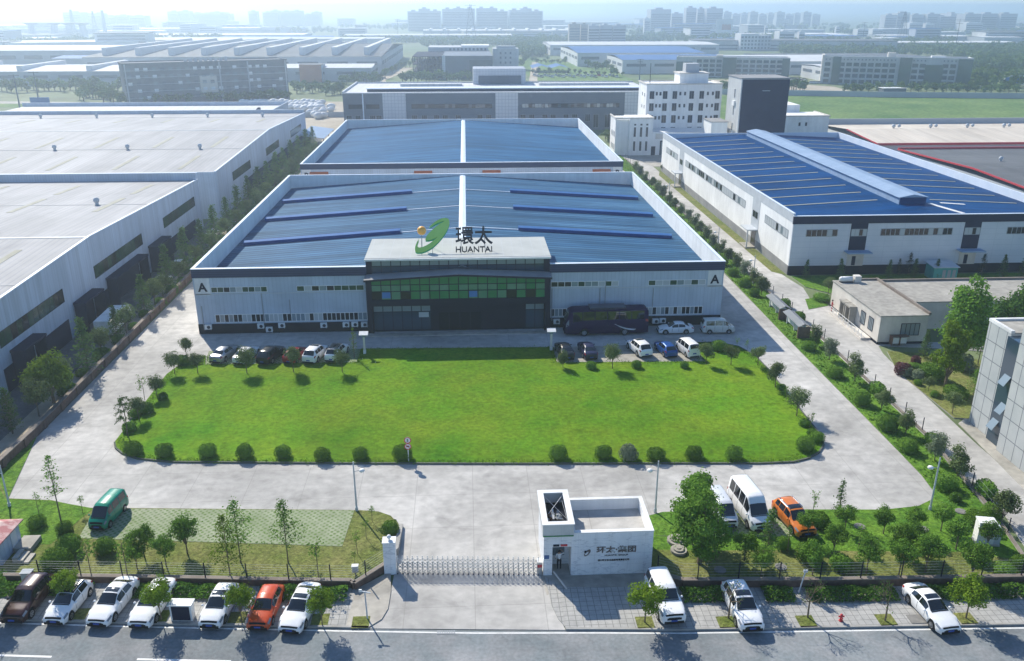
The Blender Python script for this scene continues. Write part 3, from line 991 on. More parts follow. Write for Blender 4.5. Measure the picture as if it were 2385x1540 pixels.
for a, b in (((5.4, 57.5, 4.5), (7.1, 55.2, 3.7)), ((7.1, 57.5, 4.5), (5.4, 55.2, 3.7)), ((5.4, 53.5, 4.4), (5.6, 57.0, 3.75)), ((7.0, 53.5, 4.4), (6.9, 57.2, 4.2))):
    w.bar(a, b, .03)
w.build('truss', M['steel'], tur)
w = MB(GO)
rj = random.Random(3)
for i in range(16):
    x, y = rj.uniform(5.6, 6.9), rj.uniform(53.6, 56.3)
    w.bar((x, y, 3.7), (x + rj.uniform(-.3, .3), y + rj.uniform(-.4, .4), 3.75 + rj.uniform(.05, .3)), rj.uniform(.1, .35), rj.uniform(.08, .25), rj.randrange(3))
w.build('stored_junk', [M['white_plastic'], M['wood_frame'], M['frame_grey']], tur)
MB(GO).box(5.95, 6.9, 54.55, 54.599, .9, 2.4).build('window', M['pale_glass'], gh)
for x0, x1, m_ in ((5.9, 6.35, 'dark_plinth'), (6.45, 6.95, 'red_trim')):
    MB(GO).box(x0, x1, 53.2, 53.249, 2.62, 2.78).build('display_panel', M[m_], gh)
mat('sign_blue', (.06, .13, .3), .5)
MB(GO).box(5.25, 5.6, 53.2, 53.249, 1.55, 1.85).build('number_plate', M['sign_blue'], gh)
mat('bronze', (.16, .13, .12), .4, metal=.3)
inst('lettering', text_mesh('lettering', '环太·集团', .60, M['bronze'], .02, bold=.012, sx=1.18), gh, (10.63 - GO[0], -.08, 2.06))
inst('lettering', text_mesh('lettering', 'HUANTAI GROUP', .19, M['letter_dark'], .012, sx=1.15), gh, (10.63 - GO[0], -.075, 1.70))
inst('lettering', text_mesh('lettering', '四川环太实业集团有限责任公司', .17, M['letter_dark'], .01, bold=.004), gh, (10.45 - GO[0], -.075, 1.28))
em = MB()
pts = []
for i in range(24):
    q = 2 * math.pi * i / 24
    u, v = .34 * math.cos(q), .15 * math.sin(q)
    pts.append((u * math.cos(rad(52)) - v * math.sin(rad(52)), u * math.sin(rad(52)) + v * math.cos(rad(52))))
em.add([(p[0], -.03, p[1]) for p in pts] + [(p[0], .02, p[1]) for p in pts], [tuple(range(24))] + [(i, i + 24, (i + 1) % 24 + 24, (i + 1) % 24) for i in range(24)], 0)
em.add([(-.16 + .10 * math.cos(a), -.04, .12 + .10 * math.sin(a)) for a in [2 * math.pi * i / 14 for i in range(14)]], [tuple(range(14))], 1)
em.add([(p[0] * .55 - .05, -.036, p[1] * .5 - .03) for p in pts], [tuple(range(24))], 2)
o = em.build('emblem', [M['bronze'], M['letter_dark'], M['marble']], gh)
o.location = (8.45 - GO[0], -.09, 2.05)

# gate pillar and telescopic gate
po = (-6.25, 54.3, 0)
pl = thing('gate_pillar', 'square white marble gate pillar with a round lamp on top', 'pillar', po)
MB(po).box(-6.75, -5.85, 54.0, 54.75, 0, 2.8).build('shaft', M['marble'], pl)
MB(po).box(-6.8, -5.8, 53.95, 54.8, 2.802, 2.88).build('cap', M['white_paint'], pl)
MB(po).cyl((-6.3, 54.4, 2.88), (-6.3, 54.4, 3.0), .06, n=8).ball((-6.3, 54.4, 3.12), .17, 12, 8).build('lamp_globe', M['white_plastic'], pl, True)

gx0, gx1 = -5.75, 4.85


def gate_y(x):
    return 54.25 + (x + 5.8) * (53.55 - 54.25) / 10.7


go = (-.4, 53.9, 0)
gt = thing('sliding_gate', 'low stainless steel telescopic gate closed across the driveway', 'gate', go)
N = 28
fr, lt, lt2, kn, wh = MB(go), MB(go), MB(go), MB(go), MB(go)
for i in range(N + 1):
    x = gx0 + (gx1 - gx0) * i / N
    y = gate_y(x)
    for yy in (y - .22, y + .22):
        fr.cyl((x, yy, .12), (x, yy, 1.18), .032, n=6)
    fr.bar((x, y - .22, 1.16), (x, y + .22, 1.16), .035)
    fr.bar((x, y - .22, .2), (x, y + .22, .2), .035)
    kn.tube([(x, y, 1.17), (x, y - .05, 1.32), (x, y - .02, 1.42)], [.03, .028, .02], 5)
    kn.ball((x, y + .01, 1.48), .05, 6, 4)
    wh.cyl((x - .03, y - .22, .09), (x + .03, y - .22, .09), .08, n=8)
    if i < N:
        xb = gx0 + (gx1 - gx0) * (i + 1) / N
        for yy in (y - .22, y + .22):
            yn = yy + gate_y(xb) - y
            for zz in (.25, .55, .85):
                (lt if yy < y else lt2).bar((x, yy, zz), (xb, yn, zz + .3), .028)
                (lt if yy < y else lt2).bar((x, yy, zz + .3), (xb, yn, zz), .028)
fr.build('upright_frames', M['steel'], gt)
lt.build('scissor_lattice', M['steel'], gt)
lt2.build('scissor_lattice', M['steel'], gt)
kn.build('finials', M['white_plastic'], gt)
wh.build('wheels', M['frame_dark'], gt)
mo = MB(go)
mo.box(4.72, 5.12, 53.3, 53.85, .08, 1.2, 0)
mo.box(4.75, 5.09, 53.27, 53.299, .75, 1.0, 1)
mo.build('motor_housing', [M['steel'], M['red_trim']], gt)
rp = MB()
rp.bar((5.95, 53.1, .5), (6.75, 51.4, .2), .09)
o = tag(rp.build('barrier_pole', M['cream_wall']), 'pale pole leaning down from the gatehouse porch to the paving', 'pole')

# ---------------------------------------------------------------- logo overlay built as a solid sign on the entrance canopy
SY, SZ, TILT = 107.7, CZ + .2, rad(49)                          # rack foot; face leans by TILT to keep its shadow off the lawn
_sn = np.array([0, -math.cos(TILT), math.sin(TILT)])
_su = np.array([0, math.sin(TILT), math.cos(TILT)])
SX = -5.0


def sgn(x, y):
    """survey point -> (across, up) on the sign's leaning face"""
    px, py = (1550 + x / 6.625) * .61175, (810 + y / 6.625) * .61175
    d = _rt * (px - 1192) - _up * (py - 770) + _fw * 1984
    c, q = np.array([0, 0, 40.0]), np.array([SX, SY, SZ])
    p = c + d * (((q - c) @ _sn) / (d @ _sn)) - q
    return float(p[0]), float(p @ _su)


mat('leaf_sign', (.36, .66, .13), .5, col2=(.43, .72, .17), scale=.6)
mat('leaf_sign_edge', (.05, .42, .20), .5)
mat('ball_orange', (.85, .42, .08), .35)
mat('sign_letter', (.035, .036, .04), .6, spec=.05)
sg = thing('overlay_logo', 'large overlaid logo with green swoosh emblem, orange ball and dark lettering above the entrance canopy', 'sign', (SX, SY, SZ))
sg.rotation_euler = (-TILT, 0, 0)
EMB = [(550, 385), (620, 310), (700, 245), (790, 190), (870, 158), (950, 147), (1010, 155), (1045, 185), (1060, 230), (1058, 290), (1040, 360), (1000, 450), (950, 540), (890, 620), (820, 705), (740, 790), (650, 870), (560, 930), (460, 980), (370, 1008), (290, 1015), (235, 1010), (205, 985), (195, 940), (200, 880), (220, 815), (250, 750), (298, 668),
       (280, 720), (262, 780), (252, 830), (262, 870), (290, 892), (330, 893), (400, 875), (480, 840), (560, 795), (640, 735), (700, 690), (770, 620), (690, 662), (600, 693), (530, 706), (470, 708), (457, 690), (465, 650), (500, 585), (560, 515), (640, 440), (730, 360), (820, 295), (900, 255), (940, 228), (880, 228), (800, 255), (720, 290), (640, 335)]


def plate(pts, y0, y1, dx=0, dy=0):
    q = [sgn(x + dx, y + dy) for x, y in pts]
    n_ = len(q)
    ar = sum(q[i][0] * q[(i + 1) % n_][1] - q[(i + 1) % n_][0] * q[i][1] for i in range(n_))
    if ar < 0:
        q = q[::-1]
    vs = [(x, y0, z) for x, z in q] + [(x, y1, z) for x, z in q]
    return MB().add(vs, [tuple(range(n_))] + [(i, i + n_, (i + 1) % n_ + n_, (i + 1) % n_) for i in range(n_)])


em_ = plate(EMB, -.14, -.04).build('emblem', M['leaf_sign'], sg)
plate(EMB, -.035, .04, 4, 26).build('emblem_edge', M['leaf_sign_edge'], em_)
bx_, bz_ = sgn(362, 455)
MB().ball((bx_, 0, bz_), .6, 20, 14).build('orange_ball', M['ball_orange'], sg, True)
x0, z0 = sgn(1210, 800)
x1, z1 = sgn(2120, 350)
sz_ = (z1 - z0) / .921
me_ = text_mesh('characters', '環太', sz_, M['sign_letter'], .06, align='LEFT', bold=.03, sx=(x1 - x0) / (1.942 * sz_))
inst('characters', me_, sg, (x0, 0, z0 + .09 * sz_))
x0, z0 = sgn(1210, 1000)
x1, z1 = sgn(2120, 848)
sz_ = (z1 - z0) / .695
me_ = text_mesh('lettering', 'HUANTAI', sz_, M['sign_letter'], .06, align='LEFT', bold=.012, sx=(x1 - x0) / (4.255 * sz_))
inst('lettering', me_, sg, (x0, 0, z0))
fr_ = MB()
for x in (bx_, sgn(640, 500)[0], sgn(1350, 500)[0], sgn(1950, 500)[0]):
    t_z = bz_ if x < bx_ + .1 else bz_ + .7
    fr_.bar((x, .12, .0), (x, .12, t_z), .06)
    hgt = (t_z - .3) * math.cos(TILT)
    fr_.bar((x, .14, t_z - .3), (x, .14 + hgt * math.sin(TILT), t_z - .3 - hgt * math.cos(TILT)), .06)
fr_.build('support_frame', M['frame_grey'], sg)
# ---------------------------------------------------------------- left-hand warehouses
def onx(X, k, x, y):
    o = _OFF[k]
    px, py = (o[0] + x / 1.8333) * .61175, (o[1] + y / 1.8333) * .61175
    d = _rt * (px - 1192) - _up * (py - 770) + _fw * 1984
    p = d * (X / d[0]) + np.array([0, 0, 40.0])
    return float(p[1]), float(p[2])


def left_shed(label, X0, X1, Y0, Y1, ze, zr, wins, docks, par_back, name='warehouse'):
    org = (X1, (Y0 + Y1) / 2, 0)
    t = thing(name, label, 'warehouse', org)
    ym = (Y0 + Y1) / 2
    w = MB(org)
    w.add([(X1, Y0, 0), (X1, Y1, 0), (X1, Y1, ze + .15), (X1, ym, zr + .15), (X1, Y0, ze + .15), (X1 - .25, Y0, 0), (X1 - .25, Y1, 0), (X1 - .25, Y1, ze + .15), (X1 - .25, ym, zr + .15), (X1 - .25, Y0, ze + .15)],
          [(0, 1, 2, 3, 4), (5, 9, 8, 7, 6), (4, 3, 8, 9), (3, 2, 7, 8), (0, 4, 9, 5), (1, 6, 7, 2)])
    w.build('side_wall', M['metal_wall_side'], t)
    MB(org).box(X0, X1 - .25, Y0, Y0 + .25, 0, ze + .1).build('front_wall', M['metal_wall'], t)
    MB(org).box(X0, X1 - .25, Y1 - .25, Y1, 0, ze + par_back).build('back_wall', M['metal_wall'], t)
    r = MB(org)
    gable_roof(r, X0, X1 - .25, Y0 + .25, Y1 - .25, ze, zr, 'x')
    r.build('roof', M['pale_roof'], t)
    tm = MB(org)
    tm.bar((X1 - .1, Y0, ze + .19), (X1 - .1, ym, zr + .19), .34, .1)
    tm.bar((X1 - .1, ym, zr + .19), (X1 - .1, Y1, ze + .19), .34, .1)
    tm.box(X0, X1 + .05, Y1 - .3, Y1 + .05, ze + par_back + .002, ze + par_back + .08)
    tm.build('coping', M['ridge_white'], t)
    for (y0, z0), (y1, z1) in wins:
        strip_window(t, org, y0, y1, X1, z0, z1, 12, ['dark_glass', 'dim_green_glass', 'dark_glass'], 'frame_dark', 'x', fw=.06)
    for y0, y1, h, canopy in docks:
        d = MB(org)
        d.box(X1 + .001, X1 + .06, y0, y1, .05, h, 0)
        do = d.build('dark_loading_bay', M['navy_wall'], t)
        if canopy:
            c = MB(org)
            c.box(X1 + .001, X1 + canopy, y0 - .4, y1 + .4, h + .02, h + .3)
            c.box(X1 + .061, X1 + canopy - .1, y0 - .35, y0 - .2, .05, h + .02)
            c.box(X1 + .061, X1 + canopy - .1, y1 + .2, y1 + .35, .05, h + .02)
            c.build('canopy', M['navy_wall'], do)
    return t, org, ym


def roof_z(Y0, Y1, ze, zr, y):
    ym = (Y0 + Y1) / 2
    return zr - (zr - ze) * abs(y - ym) / (ym - Y0)


def W(X, *pts):
    out = []
    for a, b in pts:
        y0, zt = onx(X, *a)
        y1, zb = onx(X, *b)
        out.append(((min(y0, y1), 0), (max(y0, y1), 0)))
    return out


X1a = -51.2
wl = []
for a, b in (((4, 0, 870), (4, 440, 520)), ((4, 660, 370), (4, 990, 130)), ((4, 1140, 20), (1, 1355, 1400))):
    y0, y1 = onx(X1a, *a)[0], onx(X1a, *b)[0]
    wl.append(((y0, 5.2), (y1, 6.9)))
dk = []
for a, b, cn_ in (((4, 100, 1000), (4, 245, 930), 1.6), ((4, 530, 640), (4, 655, 590), 1.6), ((4, 755, 470), (4, 970, 330), 1.6), ((4, 1045, 230), (4, 1135, 190), 1.6), ((4, 40, 1110), (4, 110, 1040), 0), ((4, 705, 570), (4, 760, 520), 0), ((4, 1165, 190), (4, 1370, 60), 0), ((4, 260, 930), (4, 490, 760), 0)):
    y0, y1 = onx(X1a, *a)[0], onx(X1a, *b)[0]
    dk.append((y0, max(y1, y0 + 2), 4.0 if cn_ else 2.8, cn_))
wa, owa, yma = left_shed('pale ribbed-roof warehouse filling the left edge, nearest to the camera', -130, X1a, 66, 165, 9.3, 10.9, wl, dk, 1.4)
X1b = -49.9
wl = []
for a, b in (((1, 1620, 1200), (1, 1745, 1130)), ((1, 1855, 1050), (1, 1945, 990)), ((1, 2025, 925), (1, 2100, 880))):
    y0, y1 = onx(X1b, *a)[0], onx(X1b, *b)[0]
    wl.append(((y0, 5.4), (y1, 7.2)))
wb, owb, ymb = left_shed('second pale warehouse behind the first on the left, with a long dark loading canopy', -150, X1b, 172.5, 275, 9.4, 11.0, wl, [(196, 268, 3.4, 2.6)], 1.0)  # long dark panel stands in for the shaded open dock under the canopy
for t, o, (Y0, Y1, ze, zr), Xr, rows, vents in ((wa, owa, (66, 165, 9.3, 10.9), X1a, ((84, 92), (100, 110), (134, 146), (150, 160)), (96, 140)), (wb, owb, (172.5, 275, 9.4, 11.0), X1b, ((176, 190), (200, 214), (246, 256)), (198, 262))):
    for y0, y1 in rows:
        for x in range(-58, -130, -13):
            s_ = MB(o)
            s_.bar((x, y0, roof_z(Y0, Y1, ze, zr, y0) + .01), (x, y1, roof_z(Y0, Y1, ze, zr, y1) + .01), .9, .04)
            s_.build('skylight', M['skylight_tan'], t)
    for y in vents:
        for x in range(-60, -130, -16):
            z = roof_z(Y0, Y1, ze, zr, y)
            v = MB(o).cyl((x, y, z), (x, y, z + .45), .3, .3, 8).ball((x, y, z + .75), .5, 10, 6)
            v.build('turbine_vent', M['galv'], t, True)
        ln = MB(o)
        z = roof_z(Y0, Y1, ze, zr, y)
        ln.box(-130, Xr - .4, y - .07, y + .07, z + .01, z + .05)
        ln.build('roof_cable', M['frame_grey'], t)
    ln = MB(o)
    ln.box(-130, Xr - .4, (Y0 + Y1) / 2 - .25, (Y0 + Y1) / 2 + .25, zr - .03, zr + .06)
    ln.build('ridge_cap', M['galv'], t)

o3 = (-90, 283, 0)
t = thing('workshop', 'low workshop with a long white roof monitor behind the left warehouses', 'workshop', o3)
b = MB(o3)
b.box(-150, -61, 280, 306, 0, 8.6)
b.build('wall', M['metal_wall'], t)
MB(o3).box(-149.5, -61.5, 280.5, 305.5, 8.601, 8.7).build('roof', M['far_pale_roof'], t)
b = MB(o3)
b.box(-150, -117, 279.9, 280.2, 8.602, 10.0)
b.box(-61.3, -61, 280.3, 306, 8.602, 9.8)
b.box(-150, -61.3, 305.7, 306, 8.71, 9.9)
b.build('parapet', M['metal_wall'], t)
b = MB(o3)
b.box(-117, -67, 284, 291, 8.72, 9.5, 1)
b.add([(-117, 283.5, 9.5), (-67, 283.5, 9.5), (-67, 287.5, 10.0), (-117, 287.5, 10.0), (-67, 291.5, 9.5), (-117, 291.5, 9.5)], [(0, 1, 2, 3), (3, 2, 4, 5)], 0)
b.build('roof_monitor', [M['far_pale_roof'], M['navy_wall']], t)
# open shelter at the end of the second warehouse
so = (-47, 277, 0)
t = thing('open_shelter', 'blue sheet-roofed open shelter at the far end of the left lane', 'shelter', so)
b = MB(so)
b.add([(-49.8, 262, 4.4), (-42.5, 262, 3.4), (-42.5, 284, 3.4), (-49.8, 284, 4.4), (-49.8, 262, 4.3), (-42.5, 262, 3.3), (-42.5, 284, 3.3), (-49.8, 284, 4.3)], [(0, 1, 2, 3), (4, 7, 6, 5), (0, 4, 5, 1), (1, 5, 6, 2), (2, 6, 7, 3)])
b.build('roof', M['galv_blue'], t)
for y in (263, 273, 283):
    MB(so).cyl((-42.8, y, 0), (-42.8, y, 3.35), .12, n=6).build('post', M['frame_dark'], t)

# ---------------------------------------------------------------- right-hand blue-roofed workshop
BX0, BX1, BY0, BY1 = 51.0, 97.5, 128.2, 222.0
bo = (BX0, BY0, 0)
bt = thing('blue_workshop', 'white-walled workshop with a deep blue roof, tan roof lights and a long ridge monitor', 'workshop', bo)
w = MB(bo)
w.box(BX0, BX0 + .3, BY0 + .3, BY1, 1.5, 8.5)
w.build('side_wall', M['white_wall'], bt)
mat('block_wall', (.52, .55, .60), .7, col2=(.60, .62, .66), scale=.2)
lines(M['block_wall'], 'Z', .9, .05, (.40, .44, .50), .6, second=('X', 3.0))
MB(bo).box(BX0, BX1 + 20, BY0, BY0 + .3, 1.5, 8.3).build('front_wall', M['block_wall'], bt)
w = MB(bo)
w.box(BX0 - .03, BX0 + .29, BY0 + .3, BY1, 0, 1.499)
w.build('grey_base', M['grey_plinth'], bt)
MB(bo).box(BX0 - .03, BX1 + 20, BY0 - .03, BY0 + .299, 0, 1.498).build('plinth', M['dark_plinth'], bt)
w = MB(bo)
w.box(BX0 - .05, BX0 + .25, BY0 + .3, BY1, 8.501, 9.9)
w.build('side_parapet', M['galv'], bt)
MB(bo).box(BX0 - .06, BX1 + 20, BY0 - .05, BY0 + .3, 8.301, 9.55).build('parapet_band', M['navy_wall'], bt)
w = MB(bo)
w.box(BX1 - .3, BX1, BY0 + .301, BY1, 0, 9.6)
w.box(BX0 + .26, BX1 - .31, BY1 - .3, BY1, 0, 9.6)
w.build('back_parapet', M['ridge_white'], bt)
w = MB(bo)
w.box(BX0 - .1, BX0 + .3, BY0 + .31, BY1, 9.902, 9.98)
w.box(BX0 - .1, BX1 + 20, BY0 - .1, BY0 + .301, 9.552, 9.62)
w.build('coping', M['ridge_white'], bt)
rm = (BX0 + BX1) / 2
zE, zR = 8.2, 9.4
w = MB(bo)
gable_roof(w, BX0 + .3, BX1 - .3, BY0 + .3, BY1 - .3, zE, zR)
w.quad((BX1, BY0 + .3, 8.6), (BX1 + 20, BY0 + .3, 8.6), (BX1 + 20, BY0 + 14, 8.6), (BX1, BY0 + 14, 8.6))
w.build('roof', M['deep_blue_roof'], bt)


def zb(x):
    return zR - (zR - zE) * abs(x - rm) / ((BX1 - BX0) / 2 - .3)


w = MB(bo)
mx0, mx1, my0, my1 = 72.0, 76.6, 137.0, 219.0
w.box(mx0, mx1, my0, my1, 8.9, 10.5, 0)
w.add([(mx0 - .3, my0 - .3, 10.5), (74.3, my0 - .3, 11.0), (mx1 + .3, my0 - .3, 10.5), (mx0 - .3, my1, 10.5), (74.3, my1, 11.0), (mx1 + .3, my1, 10.5)], [(0, 1, 4, 3), (1, 2, 5, 4), (0, 2, 1)], 0)
w.build('ridge_monitor', [M['galv_blue']], bt)
MB(bo).box(mx0 + .1, mx1 - .1, my0 - .2, my0 - .002, 9.3, 10.45).build('monitor_end', M['deep_blue_roof'], bt)
for i in range(12):
    y = 141 + i * 6.55
    for xa, xb in ((53.5, 70.2), (79.5, 95.0)):
        s_ = MB(bo)
        s_.bar((xa, y, zb(xa) + .05), (xb, y, zb(xb) + .05), .34, .07)
        s_.build('roof_light', M['skylight_tan'], bt)
pm_ = MB(bo)
pm_.bar((77.5, 137.5, zb(77.5) + .06), (79.5, 130.5, zb(79.5) + .06), .8, .04)
pm_.bar((80, 138.5, zb(80) + .06), (84, 138, zb(84) + .06), .7, .04)
pm_.build('roof_patch', M['white_paint'], bt)
for (y0, y1, n_) in ((130, 141, 10), (152, 197, 30), (205, 217, 8)):
    strip_window(bt, bo, y0, y1, BX0, 5.6, 6.9, n_, ['pale_glass', 'blind', 'dark_glass'], 'frame_grey', 'X', fw=.14)
for y in (146, 201):
    p = MB(bo)
    p.box(BX0 - .04, BX0 - .002, y - 2, y + 2, 1.5, 8.499)
    p = p.build('pier_panel', M['galv'], bt)
    strip_window(bt, bo, y - 1.3, y + 1.3, BX0 - .04, 5.2, 6.4, 2, ['dark_glass'], 'frame_grey', 'X')
    d = MB(bo)
    d.box(BX0 - .09, BX0 - .041, y - 1.1, y + 1.1, .3, 3.0)
    d = d.build('side_door', M['dark_glass'], bt)
    c = MB(bo)
    c.box(BX0 - 1.9, BX0 - .042, y - 1.9, y + 1.9, 3.3, 3.5)
    c.box(BX0 - 1.8, BX0 - 1.6, y - 1.8, y - 1.6, .05, 3.3)
    c.build('canopy', M['galv'], d)
    c = MB(bo)
    c.box(BX0 - 1.9, BX0 - .092, y - 1.7, y + 1.7, .03, .3)
    c.build('step', M['old_concrete'], d)
for x0, x1, n_ in ((53.2, 58.2, 6), (65.2, 76.8, 15), (85.8, 92, 8)):
    strip_window(bt, bo, x0, x1, BY0, 6.3, 7.4, n_, ['dark_glass', 'dark_glass', 'blind'], 'frame_grey', 'y', fw=.1)
for x0, x1 in ((60.4, 62.9), (78.8, 81.3)):
    p = MB(bo).box(x0 - .1, x1 + .1, BY0 - .06, BY0 - .002, 4.0, 8.299).build('dark_panel', M['navy_wall'], bt)
    strip_window(bt, bo, x0, x1, BY0 - .06, 6.3, 7.4, 4, ['dark_glass', 'blind'], 'frame_grey', 'y', fw=.08)
    d = MB(bo).box(x0 - .1, x1 + .1, BY0 - .07, BY0 - .031, .1, 3.6).build('roller_door', M['cream_wall'], bt)
    MB(bo).box(x0 + .7, x0 + 1.3, BY0 - .1, BY0 - .071, 1.5, 3.0).build('wicket', M['navy_wall'], d)
    MB(bo).box(x0 - .1, x1 + .1, BY0 - .12, BY0 - .071, .1, 1.4).build('dock_front', M['dark_plinth'], d)
    c = MB(bo)
    c.box(x0 - .7, x1 + .7, BY0 - 1.7, BY0 - .002, 3.75, 3.95)
    c.build('canopy', M['galv_blue'], d)

# ---------------------------------------------------------------- beige and grey roofs further right
o_ = (112, 224, 0)
t = thing('beige_roof_shed', 'shed with a wide beige roof edged in red, right of the dark tower', 'shed', o_)
MB(o_).box(110, 230, 225, 264, 0, 5.6).build('wall', M['far_wall_white'], t)
b = MB(o_)
gable_roof(b, 109.6, 230, 224.6, 264, 6.2, 7.4, 'x')
b.build('roof', M['beige_roof'], t)
b = MB(o_)
b.box(109.4, 230, 224.3, 224.59, 5.7, 6.3)
b.bar((109.5, 224.5, 6.1), (109.5, 244.3, 7.3), .2, .3)
b.build('red_edge', M['red_trim'], t)
MB(o_).box(109, 230, 264.01, 264.4, 0, 7.9).build('back_parapet', M['far_wall'], t)
for i in range(6):
    x = 124 + i * 11
    MB(o_).cyl((x, 246, 7.2), (x, 246, 7.7), .3, n=8).ball((x, 246, 8.0), .55, 10, 6).ball((x + 1.6, 246, 8.0), .5, 10, 6).build('turbine_vent', M['galv'], t, True)
o_ = (114, 190, 0)
t = thing('grey_roof_shed', 'shed with a dark grey roof and a red gutter edge at the right border', 'shed', o_)
MB(o_).box(113, 220, 150, 219, 0, 5.2).build('wall', M['far_wall'], t)
b = MB(o_)
gable_roof(b, 112.8, 220, 150, 219.2, 5.4, 6.5, 'x')
b.build('roof', M['grey_roof'], t)
b = MB(o_)
b.bar((112.6, 150, 5.5), (112.6, 184.6, 6.6), .25, .35)
b.bar((112.6, 184.6, 6.6), (112.6, 219.2, 5.5), .25, .35)
b.box(112.8, 220, 219.21, 219.6, 5.2, 5.9)
b.build('red_edge', M['red_trim'], t)
for i in range(3):
    MB(o_).cyl((126 + i * 9, 196 - i * 9, 6.1), (126 + i * 9, 196 - i * 9, 6.5), .3, n=8).ball((126 + i * 9, 196 - i * 9, 6.8), .5, 10, 6).build('turbine_vent', M['galv'], t, True)

# ---------------------------------------------------------------- white office block with annex
o_ = (62, 256, 0)
t = thing('white_office_block', 'white five-storey office block with small dark windows behind the blue-roofed workshop', 'office block', o_)
MB(o_).box(53.2, 75.6, 256, 268, 0, 19.0).build('main_block', M['white_wall'], t)
b = MB(o_)
b.box(53.0, 75.8, 255.8, 256.2, 19.002, 19.35)
b.box(53.0, 75.8, 267.8, 268.2, 19.002, 19.35)
b.box(53.0, 53.4, 256.2, 267.8, 19.002, 19.35)
b.box(75.4, 75.8, 256.2, 267.8, 19.002, 19.35)
b.build('parapet', M['cream_wall'], t)
b = MB(o_)
b.box(63.5, 72, 259, 266, 19.01, 21.8)
b.build('stair_house', M['white_wall'], t)
MB(o_).box(63.2, 72.3, 258.7, 266.3, 21.802, 22.1).build('stair_house_roof', M['cream_wall'], t)
MB(o_).box(65.5, 69.5, 260.5, 264.5, 22.11, 24.6).build('water_tank', M['far_wall'], t)
MB(o_).cyl((54.2, 257, 19.3), (54.2, 257, 25), .1, n=6).build('aerial', M['frame_dark'], t)
big = pane_window(None, None, 1.25, 2.1, 'dark_glass', 'frame_grey')
small = pane_window(None, None, .5, .9, 'dark_glass', 'frame_grey', mull=0)
for fl in range(4):
    z = 16.0 - fl * 3.45 - 1.0
    for x in (54.8, 58.7, 61.6, 66.6, 69.6, 74.3):
        put_window(big, t, x - o_[0], 0, z)
    for x in (56.2, 57.3, 63.2, 64.6, 71.4, 72.9):
        put_window(small, t, x - o_[0], 0, z + 1.0)
    for y in (258.5, 262):
        put_window(small, t, 53.2 - o_[0], y - o_[1], z + .5, rad(-90))
MB(o_).box(46.8, 78, 246.6, 255.99, 0, 6.6).build('annex', M['white_wall'], t)
b = MB(o_)
b.box(46.8, 53.6, 246.5, 256.4, 6.601, 10.4)
b.box(42.9, 46.799, 247.2, 256.2, 0, 10.2)
b.build('annex_tower', M['white_wall'], t)
b = MB(o_)
b.box(42.7, 53.8, 246.3, 246.6, 10.402, 10.8)
b.box(42.7, 43.0, 246.6, 256.5, 10.402, 10.8)
b.box(53.5, 53.8, 246.6, 256.5, 10.402, 10.8)
b.build('annex_parapet', M['cream_wall'], t)
tall = pane_window(None, None, .5, 2.6, 'dark_glass', 'frame_grey', mull=0)
vent_ = pane_window(None, None, .5, .35, 'dark_glass', 'frame_grey', mull=0)
for x in (48.4, 50.2, 51.9):
    put_window(tall, t, x - o_[0], 246.5 - o_[1] + (0.0 if True else 0), 4.6 + 1.4 - .6)
    put_window(tall, t, x - o_[0], 246.6 - o_[1], 1.4)
    put_window(vent_, t, x - o_[0], 246.5 - o_[1], 8.6)
for y in (248.6, 250.8, 253):
    for z in (1.6, 5.2):
        put_window(pane_window(None, None, .8, 1.5), t, 42.9 - o_[0], y - o_[1], z, rad(-90))
MB(o_).box(55.9, 58.3, 246.5, 246.599, .1, 4.2).build('entrance_frame', M['frame_dark'], t)
MB(o_).box(56.2, 58.0, 246.44, 246.499, .1, 3.8).build('entrance_door', M['pale_glass'], t)
MB(o_).box(53.4, 54.6, 246.52, 246.598, .1, 2.6).build('side_door', M['frame_dark'], t)
MB(o_).box(54.5, 60, 246.5, 246.599, 4.7, 6.2).build('name_board', M['cream_wall'], t)

# dark stair tower and the small white blocks beside it
o_ = (80, 232, 0)
t = thing('dark_tower', 'windowless slab tower with a black-blue front and grey sides', 'tower', o_)
MB(o_).box(73.6, 86.6, 232.0, 244, 0, 22.4).build('grey_shell', M['stone_tile'], t)
MB(o_).box(73.9, 86.62, 231.9, 231.999, 0, 22.2).build('dark_front', M['navy_wall'], t)
MB(o_).box(73.4, 86.8, 231.8, 244.2, 22.402, 22.6).build('coping', M['grey_plinth'], t)
for z in (4, 8, 12.5, 17):
    put_window(pane_window(None, None, .9, 2.4), t, 73.6 - o_[0], 237 - o_[1], z, rad(-90))
for z in (7, 15):
    MB(o_).box(73.2, 73.599, 236, 238, z, z + 1.3).build('balcony_panel', M['white_plastic'], t)
MB(o_).box(79.4, 81.5, 231.86, 231.899, 19.2, 19.35).build('lamp_bar', M['galv'], t)
o_ = (94, 240, 0)
t = thing('small_white_block', 'low white flat-roofed building tucked behind the right side of the dark tower', 'building', o_)
MB(o_).box(90.5, 104, 244.5, 256, 0, 11.0).build('wall', M['white_wall'], t)
MB(o_).box(88.5, 99.5, 256.01, 266, 0, 13.0).build('upper_wall', M['white_wall'], t)
b = MB(o_)
b.box(90.3, 104.2, 244.3, 244.8, 11.002, 11.3)
b.box(103.8, 104.2, 244.8, 256, 11.002, 11.3)
b.build('parapet', M['cream_wall'], t)
for x in (95.5, 97.4):
    put_window(small, t, x - o_[0], 244.5 - o_[1], 8.4)
put_window(big, t, 90.5 - o_[0], 248 - o_[1], 8.3, rad(-90))
o_ = (67, 240, 0)
t = thing('white_hut', 'little white hut with one sunlit side between the office block and dark tower', 'hut', o_)
MB(o_).box(67.5, 72, 236, 244, 0, 10.6).build('wall', M['white_wall'], t)
